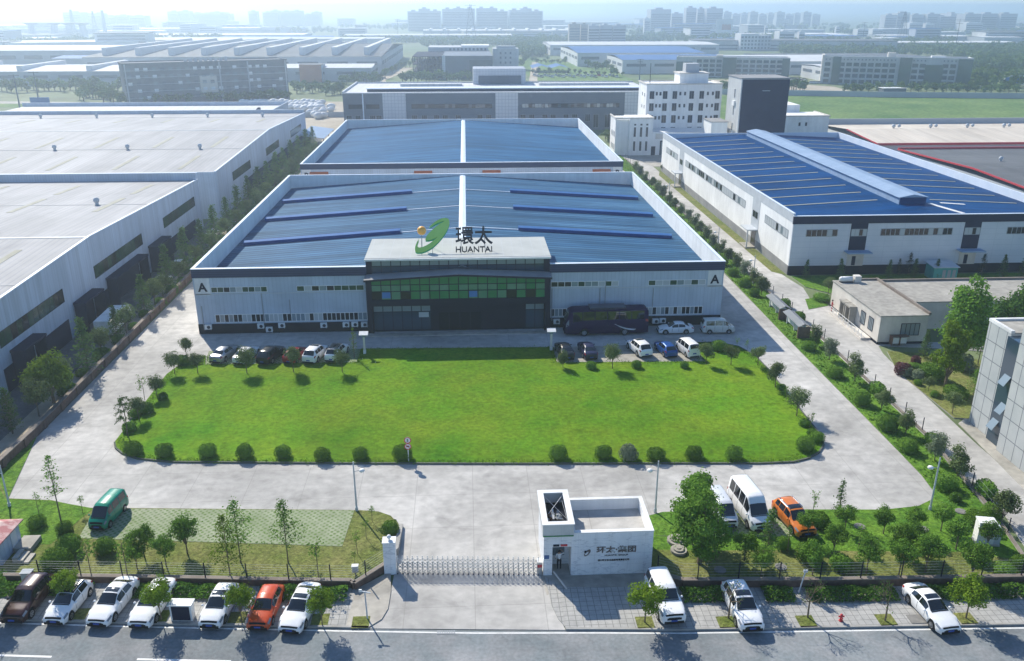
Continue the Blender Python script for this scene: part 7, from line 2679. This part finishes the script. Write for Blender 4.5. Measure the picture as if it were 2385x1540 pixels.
ROUND = [broadleaf(100 + i, 3.3, 1.3, 1.15, 2700, .155, 'leaf_round', 20, .06) for i in range(4)]
LOOSE = [broadleaf(120 + i, 3.3, 1.25, .4, 2700, .16, 'leaf_grey' if i == 2 else 'leaf_round', 22, .06, fill=.56) for i in range(4)]
CON = [conifer(140 + i, 6.4, 1.65, .7, .30, 'leaf_conifer', 15, 8, 10) for i in range(4)]
CONS = [conifer(150 + i, 4.2, .95, .5, .22, 'leaf_dark_conifer', 12, 6, 8) for i in range(2)]
COL_ = conifer(160, 5.0, .95, .3, .2, 'leaf_dark', 22, 9, 6, -.5, .08, .5, .15)
MID = [broadleaf(170 + i, 3.7, 1.45, .85 + .15 * i, 3200, .155, 'leaf_mid', 30, .07, fill=.42) for i in range(4)]
TALL = [conifer(180 + i, 5.6, 1.5, 1.7, .19, 'leaf_mid' if i else 'leaf_bright', 10, 6, 13, -.22, .06, .7, .45) for i in range(3)]
BRI = [broadleaf(190 + i, 3.5, 1.5, 1.1, 3200, .155, 'leaf_bright', 30, .06, fill=.44) for i in range(3)]
SAP = [sapling(200 + i, 2.6) for i in range(4)]
BALL = [ball_mesh(210 + i, 1.0) for i in range(4)]
BARE = [bare_tree(220 + i, 3.4, 1.3) for i in range(3)]
LOW = [ball_mesh(230 + i, 1.0, 'leaf_mid', 700, .22, .8) for i in range(2)]
BIG = [broadleaf(240, 7.3, 2.6, .9, 13000, .2, 'leaf_mid', 34, .22, cone=.35, fill=.5), broadleaf(241, 6.4, 2.0, .9, 6500, .24, 'leaf_mid', 26, .18, cone=.2, fill=.55)]
BIGD = [broadleaf(245, 11.5, 3.6, 1.0, 10000, .34, 'leaf_mid', 44, .3, cone=.45, fill=.5), broadleaf(246, 8.6, 3.6, .8, 9000, .34, 'leaf_dark', 36, .28, cone=.3, fill=.55), broadleaf(247, 9.6, 3.1, 1.2, 5200, .3, 'leaf_bright', 32, .2, cone=.65, fill=.4)]
BIGG = broadleaf(250, 6.3, 2.7, .9, 7000, .27, 'leaf_bright', 30, .2, cone=.45, fill=.52)

# the tree row along the brown wall on the left
rowc = [(-45.2, 94.3, .97), (-45.3, 103.6, .72), (-45.3, 113.7, .85), (-45.4, 124.4, 1.05), (-45.5, 133.5, 1.1), (-45.5, 142.5, .98), (-45.6, 151, 1.05), (-45.6, 159.5, 1.0), (-45.6, 168, 1.08), (-45.6, 177, 1.12), (-45.5, 186, 1.15), (-45.5, 195, 1.1), (-45.4, 204, 1.2), (-45.4, 213, 1.15), (-45.4, 223, 1.2), (-45.3, 233, 1.15), (-45.2, 244, 1.2), (-45.2, 255, 1.1)]
for i, (x, y, s) in enumerate(rowc):
    put_tree('conifer_tree', 'pointed conifer in the tree row behind the brown wall, %s from the near end' % ORD[i], CON[i % 4], x + .5, y, s * 1.08, .08, group='conifers along the left lane')
rowr = [(-45.2, 82.6, 1.15), (-45.4, 89.8, 1.0), (-45.2, 99.2, 1.05), (-45.0, 106.8, 1.12), (-45.0, 117.9, 1.1), (-45.0, 121.4, 1.0), (-45.1, 129.2, 1.0), (-45.0, 138, 1.05), (-44.9, 147, 1.0), (-44.9, 155.5, 1.1), (-44.8, 164, 1.05), (-44.8, 172.5, 1.1), (-44.6, 181.5, 1.15), (-44.6, 190.5, 1.1), (-44.5, 199.5, 1.2), (-44.4, 208.5, 1.1), (-44.4, 218, 1.2), (-44.2, 228, 1.15), (-44.2, 239, 1.2), (-44, 250, 1.2)]
for i, (x, y, s) in enumerate(rowr):
    put_tree('round_tree', 'round-crowned dark tree in the row behind the brown wall, %s from the near end' % ORD[i], ROUND[i % 4], x + .15, y, s * 1.12, .08, group='round trees along the left lane')
put_tree('cypress_tree', 'dark columnar cypress at the left edge behind the brown wall', COL_, -45.9, 78.8, 1.0, .05)
put_tree('broadleaf_tree', 'large bright yellow-green tree behind the brown wall, left of the lawn', BIGG, -45.0, 85.9, 1.0, .05)
put_one('shrub', 'dense dark shrub at the near end of the brown wall by the left edge', LOW[0], -46.5, 71.5, 1.6)
put_one('shrub', 'dark shrub just behind the near end of the brown wall, the smaller of two', LOW[1], -45.2, 68.5, 1.1)

for i in range(34):
    y = 88 + i * 5.1
    put_one('shrub', 'low leafy shrub filling the tree row behind the brown wall, %s from the near end' % (ORD[i] if i < 30 else ('thirty-first', 'thirty-second', 'thirty-third', 'thirty-fourth')[i - 30]), LOW[i % 2], -44.6 + rnd.uniform(-.4, .3), y, rnd.uniform(.6, 1.05), .05, group='shrubs along the left lane')

# bushy strip between the two right-hand roads
ys = [58.2, 65.2, 68.6, 73.9, 79.4, 86.8, 93.2, 97.9, 118.3, 122.5, 126.8, 131, 135.4, 139.8, 144.3, 149, 154, 159, 164.2, 169.5, 175, 180.6, 186.4, 192.4, 198.6, 205, 211.6, 218.4]
for i, y in enumerate(ys):
    put_tree('strip_tree', 'grey-green bushy tree in the strip between the right-hand roads, %s from the near end' % ORD[i], LOOSE[i % 4], 43.6 + rnd.uniform(-.3, .3), y, rnd.uniform(.85, 1.08), .1, group='trees in the right strip')
bl = [(43.2, 58.9, .85), (41.9, 63.8, 1.05), (41.9, 70.5, .98), (42.0, 75.0, .98), (42.0, 81.0, .95), (42.1, 88.3, .9), (42.2, 96.6, .85), (42.2, 117.9, .9), (42.2, 122.6, .95), (42.1, 128.2, .9), (42.1, 134, .9), (42.1, 140.5, .9), (42.1, 148, .85), (42.1, 156, .85), (42.1, 165, .85), (42.0, 176, .85)]
for i, (x, y, s) in enumerate(bl):
    put_one('clipped_shrub', 'clipped ball shrub in the strip between the right-hand roads, %s from the near end' % ORD[i], BALL[i % 4], x, y, s, group='ball shrubs in the right strip')
for i, y in enumerate((62.5, 71.2, 83.5, 106.9, 112.5)):
    put_one('hedge_shrub', 'straggly shrub behind the strip trees at the wire fence, %s from the near end' % ORD[i], LOW[i % 2], 44.9, y, (.75, 1.2, .9), group='shrubs at the strip fence')

# lawn: clipped balls along the front, little trees round the edge
fb = [(7, 925, 115, 1.02), (7, 1145, 128, .9), (7, 1448, 128, .88), (7, 1705, 138, .9), (7, 1970, 132, .88), (7, 2248, 152, .92), (8, 132, 145, .86), (8, 425, 145, .95), (8, 1515, 145, .9), (8, 1830, 140, .88), (8, 2195, 148, .92), (9, 85, 142, .9), (9, 362, 148, .88), (9, 858, 85, 1.0), (9, 945, 25, .85)]
for i, (k, x, y, s) in enumerate(fb):
    px, py = tl(k, x, y)
    put_one('clipped_shrub', 'dark clipped ball shrub along the lawn front kerb, %s from the left' % ORD[i], BALL[(i + 1) % 4], px, py + .35, s * .88, .15, group='ball shrubs along the lawn front')
px, py = tl(8, 2005, 148)
LG = ball_mesh(260, 1.0, 'leaf_grey', 600, .2, .9)
put_one('flowering_shrub', 'pale silvery flowering shrub among the ball shrubs on the lawn front', LG, px, py + .3, .85, .1)
lt = [(4, 1222, 1080, 'round', .98), (4, 1305, 968, 'round', .98), (4, 1382, 1075, 'round', .98), (4, 1098, 1245, 'grey', .95), (4, 1012, 1262, 'sap', 1.0), (4, 972, 1400, 'round', .95)]
for i, (k, x, y, kd, s) in enumerate(lt):
    px, py = tl(k, x, y)
    pr = {'round': ROUND, 'grey': ROUND, 'sap': SAP}[kd][i % 4]
    put_tree('lawn_tree', 'small umbrella-crowned tree on the left end of the lawn, %s counted clockwise from the back' % ORD[i], pr, px, py, s * (.85 if kd != 'sap' else 1), .15, group='small trees on the lawn ends')
px, py = tl(4, 892, 1512)
put_tree('palm_tree', 'spindly young palm leaning over the left lawn kerb', palm(265, 3.9), px, py, 1.0, .15)
for i, (k, x, y, s) in enumerate(((4, 1275, 1010, .75), (4, 1022, 1345, .8), (4, 905, 1475, .7), (4, 1140, 1255, .55), (4, 940, 1375, .6))):
    px, py = tl(k, x, y)
    put_one('shrub', 'rough dark shrub on the left lawn end, %s from the back' % ORD[i], LOW[i % 2], px, py, s, .12, group='shrubs on the left lawn end')
zl, zr2 = zoomed(560, 1150, 2.839), zoomed(2100, 1100, 2.981)
for i, (fn, x, y, kd, s, lab) in enumerate(((zl, 1080, 782, 0, .98, 'round little tree in front of the half-hidden white saloon'), (zl, 1582, 768, 1, 1.0, 'round little tree in front of the dark red car'), (zl, 2110, 772, 2, .88, 'round little tree at the right end of the left lawn parking row'),
                                            (zr2, 125, 905, 3, .72, 'wispy little tree beside the first black saloon'), (zr2, 686, 918, 0, .92, 'open-crowned little tree between the black saloons and the white crossover'), (zr2, 1750, 866, 1, .82, 'flat-crowned little tree right of the white small van'), (zr2, 2030, 876, 2, .8, 'little tree standing second right of the white small van'), (zr2, 2335, 878, 3, .8, 'little tree on the far right back corner of the lawn'))):
    px, py = fn(x, y)
    put_tree('lawn_tree', lab, ROUND[kd] if i != 3 else LOOSE[3], px, py, s, .15, group='small trees along the lawn back')
px, py = zl(2240, 610)
put_tree('slender_tree', 'slender sparse tree beside the left pillar lamp', conifer(270, 3.9, .45, .9, .16, 'leaf_bright', 12, 4, 4, -.3), px, py, 1.0, .15)
for i, (x, y, s) in enumerate(((445, 915, .62), (960, 905, .55), (1500, 905, .55), (1892, 705, .85))):
    px, py = zr2(x, y)
    put_one('clipped_shrub', 'small bright shrub along the back of the lawn, %s from the left' % ORD[i], BALL[i], px, py, s, .12, group='small shrubs along the lawn back')
for i, (k, x, y, me, s, lab) in enumerate(((6, 645, 1172, ROUND[1], .92, 'umbrella-crowned tree at the right lawn kerb, the farther of two'), (6, 795, 1372, ROUND[2], 1.0, 'umbrella-crowned tree at the right lawn kerb, the nearer of two'), (6, 720, 1270, SAP[1], .7, 'thin sapling between the two umbrella trees on the right kerb'), (6, 882, 1490, SAP[2], .8, 'thin dark sapling at the right lawn kerb nearest the corner'), (6, 450, 930, SAP[0], .6, 'tiny sapling at the back right corner of the lawn'), (6, 1235 - 855, 905, SAP[3], .55, 'tiny sapling by the back edge of the lawn near the shade line'))):
    px, py = tl(k, x, y)
    put_tree('lawn_tree' if me in ROUND else 'sapling', lab, me, px, py, s, .15)
for i, (x, y, s) in enumerate(((690, 1185, .5), (850, 1440, .55), (900, 1500, .45))):
    px, py = tl(6, x, y)
    put_one('shrub', 'low dark shrub along the right lawn kerb, %s from the back' % ORD[i], LOW[i % 2], px, py, s, .12, group='shrubs at the right lawn kerb')

# left garden
gl = [(430, 582, 'tallcon', 'tall thin conifer with a long bare trunk left of the green van'), (1310, 800, MID[0], 'neat round-crowned tree on the grass right of the green van', .95), (1010, 822, MID[1], 'leafy tree third right of the green van, in the left garden', .85), (960, 905, MID[2], 'leafy bush-like tree low at the front of the left garden clump', .72), (1162, 885, MID[3], 'leafy tree on the right side of the left garden clump', .78),
      (1612, 985, TALL[0], 'tall loose tree rising from behind the left front fence', 1.0), (1682, 862, TALL[1], 'tall loose tree with its top against the paver lot, left of two', .98), (2012, 862, TALL[2], 'tall airy tree at the right part of the left garden', .98)]
for e in gl:
    px, py = tl(7, e[0], e[1])
    if e[2] == 'tallcon':
        put_tree('conifer_tree', e[3], conifer(280, 6.4, .75, 2.6, .2, 'leaf_mid', 14, 5, 5, .05, .07, .8, .5), px, py, 1.0, .12)
    else:
        put_tree('garden_tree', e[3], e[2], px, py, e[4], .12, group='trees in the left garden')
for i, (k, x, y, s) in enumerate(((7, 275, 520, .7), (7, 580, 512, .65), (7, 648, 990, 1.25), (7, 897, 992, 1.35), (7, 2225, 985, 1.2), (8, 215, 575, .6), (8, 172, 690, .6), (8, 112, 800, .75), (8, 95, 890, .5))):
    px, py = tl(k, x, y)
    put_tree('sapling', 'thin sapling in the left garden, %s from the left' % ORD[i], SAP[i % 4], px, py, s, .12, group='saplings in the left garden')
for i, (k, x, y, s) in enumerate(((7, 400, 920, 1.1), (7, 495, 785, 1.0), (7, 742, 790, .8), (7, 262, 610, .72), (8, 342, 660, .72), (7, 455, 640, .62))):
    px, py = tl(k, x, y)
    put_one('clipped_shrub', 'round clipped shrub on the left garden grass, %s of six' % ORD[i], BALL[i % 4], px, py, s, .12, group='ball shrubs in the left garden')

# street trees with their pits
for i, (k, x, y, pr, s, lab) in enumerate(((7, -40, 1215, MID[0], 1.05, 'leafy street tree at the left edge over the maroon car'), (7, 475, 1150, BRI[1], (.72, .72, .85), 'street tree behind the black-roofed hatchback'), (7, 1128, 1262, BRI[0], (.76, .76, .98), 'street tree between a white saloon and the white roadside cabinet'), (7, 1688, 1280, BRI[2], (.78, .78, 1.0), 'street tree between a white hatchback and the orange-red one'), (7, 2250, 1300, BRI[1], (.76, .76, .95), 'street tree right of the last car in the left street row'),
                                           (8, 2115, 1280, BRI[0], .95, 'street tree beside the boxy white off-roader'), (9, 1975, 1250, BRI[2], 1.0, 'bright street tree right of the lone white saloon'))):
    px, py = tl(k, x, y)
    put_tree('street_tree', lab, pr, px, py, s, .13, group='street trees')
for i, (x, y, lab) in enumerate(((320, 1250, 'nearly bare street tree left of the compact off-roader'), (872, 1245, 'nearly bare street tree with its top against the hedge, right of the compact off-roader'), (1412, 1268, 'nearly bare street tree left of the lone white saloon'))):
    px, py = tl(9, x, y)
    put_tree('bare_tree', lab, BARE[i], px, py, .92, .13, group='bare street trees')

# right garden
px, py = tl(9, 150, 900)
put_tree('garden_tree', 'largest tree of the right garden, just right of the gatehouse', BIG[0], px - .2, py + .6, .98, .12)
px, py = tl(9, 60, 720)
put_tree('garden_tree', 'large rounded tree behind the largest garden tree', BIG[1], px + .2, py + .3, 1.0, .12)
px, py = tl(9, 580, 880)
put_tree('conifer_tree', 'dark narrow conifer in front of the minibus', conifer(290, 4.9, 1.0, .6, .2, 'leaf_dark', 17, 7, 7, .1), px, py, 1.0, .12)
rg = [(430, 850, MID[1], .85), (545, 960, MID[2], .82), (870, 700, MID[3], .8), (905, 950, MID[0], .95), (1050, 800, MID[1], .82), (1280, 935, MID[2], .98), (1130, 640, MID[3], .72), (1400, 660, MID[0], .78), (1595, 660, MID[1], .78), (1800, 640, MID[2], .85), (1505, 960, MID[3], .98), (1510, 820, MID[0], .9), (1690, 930, MID[1], 1.0), (1630, 800, MID[2], .82), (1905, 770, MID[3], .85), (2005, 995, MID[0], 1.05), (2120, 760, MID[1], .75)]
for i, (x, y, pr, s) in enumerate(rg):
    px, py = tl(9, x, y)
    put_tree('garden_tree', 'leafy young tree in the right garden, %s in the survey from gatehouse to corner' % ORD[i], pr, px, py, s * .93, .12, group='young trees in the right garden')
px, py = tl(9, 1085, 540)
put_tree('conifer_tree', 'slim dark pillar-shaped conifer on the grass right of the orange car', conifer(291, 3.4, .5, .2, .16, 'leaf_conifer', 14, 6, 5, -.3), px, py, 1.0, .12)
for i, (x, y) in enumerate(((905, 540), (1225, 760), (730, 800), (1340, 870))):
    px, py = tl(9, x, y)
    put_tree('sapling', 'thin sapling in the right garden, %s from the yard edge' % ORD[i], SAP[i % 4], px, py, .85, .12, group='saplings in the right garden')
for i, (x, y, s) in enumerate(((950, 600, .85), (870, 840, .95), (2055, 610, .98), (2245, 950, .8), (2350, 910, .75), (700, 760, .6))):
    px, py = tl(9, x, y)
    put_one('clipped_shrub', 'round clipped shrub in the right garden, %s from the orange car outward' % ORD[i], BALL[i % 4], px, py, s, .12, group='ball shrubs in the right garden')
for i, (x, y, s) in enumerate(((1100, 900, .8), (1900, 430, .5), (2170, 620, .5))):
    px, py = tl(9, x, y)
    put_one('shrub', 'loose pale-leaved shrub in the right garden, %s of three' % ORD[i], LOW[i % 2], px, py, s, .12, group='loose shrubs in the right garden')


def hedge(name, label, xs, f0, f1, h, n, m, leaf=.22, seed=1, gaps=.0):
    rng = np.random.default_rng(seed)
    x = rng.uniform(xs[0], xs[1], n)
    keep = np.sin(x * 1.7 + seed) + np.sin(x * .61 + 2 * seed) > gaps
    x = x[keep]
    u = rng.uniform(0, 1, len(x))
    y = np.array([f0(a) for a in x]) * (1 - u) + np.array([f1(a) for a in x]) * u
    z = h * (.35 + .65 * np.sin(u * math.pi)) * (.75 + .25 * np.sin(x * 2.3 + seed) * np.cos(x * .9)) * rng.uniform(.3, 1, len(x)) ** .4 + .1
    p = np.stack([x, y, z], 1)
    nr = unit(rng.normal(size=p.shape) * .6 + np.array([0, 0, 1]))
    o = bpy.data.objects.new(name, quads_mesh(name, p, nr, leaf, .75, rng, m))
    COL.objects.link(o)
    return tag(o, label, 'hedge', None, 'stuff')


hedge('hedge', 'low leafy hedge below the left garden fence', (-45, -9.2), lambda x: fence_y(x) - 1.9, lambda x: fence_y(x) - .2, .75, 9000, 'leaf_hedge', .24, 1, -1.2)
hedge('hedge', 'low leafy hedge below the right garden fence', (15, 60), lambda x: fence_y(x) - 1.9, lambda x: fence_y(x) - .2, .7, 11000, 'leaf_hedge', .24, 2, -1.0)
# grass that pokes up along the edges of lawn and strip
rng = np.random.default_rng(5)
ed = walk(lawn_poly + [lawn_poly[0]], .05)
pp = np.array([(x, y, .2) for x, y in ed])
pp = np.repeat(pp, 2, 0) + rng.normal(size=(len(pp) * 2, 3)) * np.array([.25, .25, .03])
cxy = np.array([0, 84])
pp[:, :2] = pp[:, :2] + (cxy - pp[:, :2]) * .016
o = bpy.data.objects.new('edge_grass', quads_mesh('edge_grass', pp, unit(rng.normal(size=pp.shape) + np.array([0, 0, .8])), .15, .5, rng, 'leaf_tuft'))
COL.objects.link(o)
tag(o, 'long grass fringing the lawn', 'grass', None, 'stuff')
pp = np.stack([rng.uniform(41.15, 44.9, 4500), rng.uniform(62, 240, 4500), np.full(4500, .16)], 1)
o = bpy.data.objects.new('strip_ground_cover', quads_mesh('strip_ground_cover', pp, unit(rng.normal(size=pp.shape) + np.array([0, 0, .8])), .3, .5, rng, 'leaf_tuft'))
COL.objects.link(o)
tag(o, 'rough grass and weeds in the right strip', 'grass', None, 'stuff')

# the neighbour's garden on the right
nb = [(1830, 1165, BIGD[2], .95, 'feathery light green conifer-like tree in front of the low office'), (1930, 1010, BIGD[0], 1.0, 'tallest tree on the right, dense and dark, behind the low office corner'), (2290, 880, BIGD[1], 1.0, 'broad dark tree at the right edge above the stone-tiled block')]
for x, y, pr, s, lab in nb:
    px, py = tl(6, x, y)
    put_tree('broadleaf_tree', lab, pr, px, py, s, .1)
for i, (x, y, kd, s, lab) in enumerate(((1530, 1075, 'P', .95, 'purple-red shrub at the corner of the right garden bed'), (1625, 1000, 'P', .6, 'low purple shrub behind the purple-red one'), (1740, 1105, 'B', 1.35, 'big dark round shrub in the right garden bed'), (1560, 1085, 'G', .8, 'grey-green shrub beside the purple-red one'), (1640, 1110, 'G', .8, 'grey-green shrub in the middle of the right garden bed'), (1955, 1050, 'G', 1.1, 'pale grey-green shrub by the stone-tiled block'), (1900, 1240, 'B', 1.15, 'dark shrub low in the right garden bed'), (1640, 1150, 'B', .45, 'tiny dark shrub in the right garden bed, left of a pair'), (1755, 1235, 'B', .45, 'tiny dark shrub in the right garden bed, right of a pair'), (970, 560, 'L', 1.1, 'low bright shrub patch at the corner by the low office'), (1625, 1030, 'L', .6, 'bright low shrub between the purple shrubs'))):
    px, py = tl(6, x, y)
    me = {'P': proto('P', lambda: ball_mesh(300, 1.0, 'leaf_purple', 800, .2, .85)), 'B': BALL[i % 4], 'G': LG, 'L': LOW[1]}[kd]
    put_one('shrub', lab, me, px, py, s if kd != 'L' else (s * 1.3, s, s * .6), .1)
for i, (x, y, pr, s, lab) in enumerate(((1712, 1200, ROUND[0], .55, 'dwarf round tree in the right garden bed, farther of two'), (1880, 1355, ROUND[1], .8, 'dwarf round tree in the right garden bed, nearer of two'), (2060, 1010, TALL[0], .95, 'airy green tree against the stone-tiled block'), (2015, 1280, TALL[1], .7, 'ferny young tree low against the stone-tiled block'), (1685, 960, CON[1], .55, 'small conifer by the low office corner'), (1015, 520, ROUND[2], .85, 'round tree at the far end of the low office'))):
    px, py = tl(6, x, y)
    put_tree('garden_tree', lab, pr, px, py, s, .1)
for i, (x, y, s, kd) in enumerate(((860, 405, .55, 0), (1000, 345, .55, 1), (1095, 410, .6, 0), (1435, 405, .55, 0), (1505, 385, .75, 1), (1575, 380, 1.0, 1), (1612, 410, .6, 0), (1765, 412, .6, 0), (2085, 380, .95, 1), (2225, 405, .7, 0), (2370, 410, .75, 0))):
    px, py = tl(6, x, y)
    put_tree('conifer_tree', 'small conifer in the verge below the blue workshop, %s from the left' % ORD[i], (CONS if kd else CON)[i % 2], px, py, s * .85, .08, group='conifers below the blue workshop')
zs = zoomed(2280, 500, 2.484)
for i, (x, y, s) in enumerate(((60, 95, 1.4), (100, 140, 1.2), (180, 205, 1.1), (395, 215, .9), (600, 380, .7))):
    px, py = zs(x, y)
    put_tree('round_tree', 'small tree near the white annex, %s from the left' % ORD[i], LOOSE[i % 4], px, py, s, .05, group='trees near the white annex')

# ---------------------------------------------------------------- distant trees
def far_tree(seed, H, R, n=170, leaf=1.0, m='leaf_far'):
    rng = np.random.default_rng(seed)
    C, Rr = [], []
    for i in range(9):
        d = unit(rng.normal(size=(1, 3)))[0]
        C.append(d * rng.uniform(.2, .7) * np.array([R, R, H * .34]) + np.array([0, 0, H * .5]))
        Rr.append(R * rng.uniform(.35, .55))
    p, nr = clump_points(rng, C, Rr, n, .8)
    b = MB().cyl((0, 0, 0), (0, 0, H * .55), .25, .12, 6)
    b.mats = ['bark']
    return quads_mesh('distant_tree', p, nr, leaf, .8, rng, m, b)


FT = [far_tree(400 + i, 6.5, 2.6) for i in range(5)]
cnt = 0


def far_row(k, pts, label, group, s0=.8, s1=1.2, z=0, name='distant_tree'):
    for i, (x, y) in enumerate(pts):
        px, py = tl(k, x, y)
        s = rnd.uniform(s0, s1)
        o = put_one(name, label, FT[rnd.randrange(5)], px, py, s, z, 'tree', group)


def line(x0, y0, x1, y1, n, jy=4, jx=6):
    return [(x0 + (x1 - x0) * i / max(1, n - 1) + rnd.uniform(-jx, jx), y0 + (y1 - y0) * i / max(1, n - 1) + rnd.uniform(-jy, jy)) for i in range(n)]


far_row(3, line(1130, 650, 2330, 660, 22, 8), 'round tree in the row between the field wall and the panelled office', 'trees in front of the panelled office', .8, 1.15)
far_row(3, line(1200, 632, 2250, 628, 14, 5), 'round tree close under the panelled office front', 'trees under the panelled office front', .7, 1.0)
far_row(3, line(745, 635, 850, 640, 7, 10), 'dark tree in the clump just right of the dark tower', 'trees right of the dark tower', .9, 1.2)
far_row(3, line(285, 625, 355, 640, 5, 8), 'tree seen between the white office block and the dark tower', 'trees beyond the white office block', .8, 1.1)
far_row(1, line(10, 640, 860, 640, 24, 12), 'tree in the avenue before the ribbon-fronted factory at far left', 'avenue trees at far left', .9, 1.4)
far_row(1, line(560, 690, 880, 720, 16, 25), 'tree in the clump left of the brick office', 'trees left of the brick office', .9, 1.3)
far_row(1, line(900, 742, 2010, 700, 30, 6), 'dark tree along the foot of the brick office', 'trees along the brick office foot', .8, 1.1)
far_row(1, line(2050, 640, 2380, 650, 16, 26), 'tree in the clump right of the brick office', 'trees right of the brick office', .8, 1.2)
far_row(2, line(10, 600, 310, 560, 16, 20), 'tree beside the far road behind the clad hall', 'trees beside the far road', .8, 1.2)
far_row(2, line(320, 520, 540, 440, 8, 10), 'tree lining the far road toward the grey factory', 'trees lining the far road', .7, 1.0)
far_row(2, line(420, 575, 900, 560, 18, 12), 'tree behind the clad hall roof, before the unfinished office', 'trees before the unfinished office', .9, 1.4)
far_row(2, line(1330, 512, 1960, 530, 16, 8), 'small tree among the cars of the far car park', 'trees in the far car park', .5, .75)
far_row(2, line(1330, 430, 1560, 440, 16, 12), 'small orchard tree beyond the blue carport', 'orchard beyond the carport', .5, .7)
far_row(2, line(1560, 420, 1900, 520, 14, 20), 'tree along the blue-roofed factories', 'trees along the blue-roofed factories', .8, 1.3)
far_row(2, line(1250, 470, 1320, 360, 8, 20), 'tree beside the lane right of the tan block', 'trees beside the lane', .9, 1.3)


def grove(name, label, areas, n, leaf, seed, zmax=8, m='leaf_wood'):
    """a far wood that reads as one mass"""
    rng = np.random.default_rng(seed)
    P_, N_ = [], []
    for (k, x0, y0, x1, y1, w) in areas:
        for _ in range(int(n * w)):
            px, py = tl(k, rng.uniform(x0, x1), rng.uniform(y0, y1))
            h = rng.uniform(.55, 1) * zmax
            r = h * rng.uniform(.32, .5)
            d = unit(rng.normal(size=(34, 3)))
            q = np.array([px, py, h * .6]) + d * np.array([r, r, h * .42]) * rng.uniform(.6, 1.05, (34, 1))
            P_.append(q)
            N_.append(unit(d + np.array([0, 0, .5]) + rng.normal(size=(34, 3)) * .5))
    P_, N_ = np.concatenate(P_), np.concatenate(N_)
    o = bpy.data.objects.new(name, quads_mesh(name, P_, N_, leaf, .8, rng, m))
    COL.objects.link(o)
    return tag(o, label, 'wood', None, 'stuff')


grove('wood', 'far wood spreading behind the panelled offices', [(3, 680, 310, 1000, 390, .16), (3, 800, 290, 1900, 400, .5), (3, 1900, 340, 2400, 420, .2), (3, 2000, 420, 2400, 500, .2), (3, 2010, 560, 2400, 640, .04)], 950, 2.2, 11, 9)
grove('wood', 'far tree belt across the centre of the plain', [(2, 560, 290, 1450, 330, .5), (2, 1230, 300, 1420, 400, .25), (2, 0, 290, 600, 305, .1), (2, 1380, 280, 2383, 305, .25)], 700, 2.6, 12, 9)
grove('wood', 'hazy tree belts on the far plain to the left', [(1, 0, 305, 900, 340, .35), (1, 900, 285, 1560, 320, .25), (1, 900, 215, 2383, 235, .2), (2, 0, 190, 1400, 215, .2), (2, 1950, 190, 2383, 270, .2)], 620, 3.2, 13, 10)
grove('wood', 'hazy tree belts on the far plain to the right', [(3, 0, 265, 700, 330, .4), (3, 0, 180, 2383, 225, .4), (3, 1050, 235, 2383, 245, .2)], 620, 3.2, 14, 10)
# ---------------------------------------------------------------- haze: one box of even pale air round everything
hz = MB().box(-6000, 6000, -60, 9000, -1, 62)
hm = bpy.data.materials.new('haze_air')
hm.use_nodes = True
t_ = hm.node_tree
t_.nodes.clear()
o_ = t_.nodes.new('ShaderNodeOutputMaterial')
v_ = t_.nodes.new('ShaderNodeVolumePrincipled')
v_.inputs['Color'].default_value = (.75, .875, 1.0, 1)
v_.inputs['Density'].default_value = HAZE_DENSITY
v_.inputs['Anisotropy'].default_value = .75
t_.links.new(v_.outputs[0], o_.inputs['Volume'])
tag(hz.build('haze', hm), None, None, None, 'stuff')
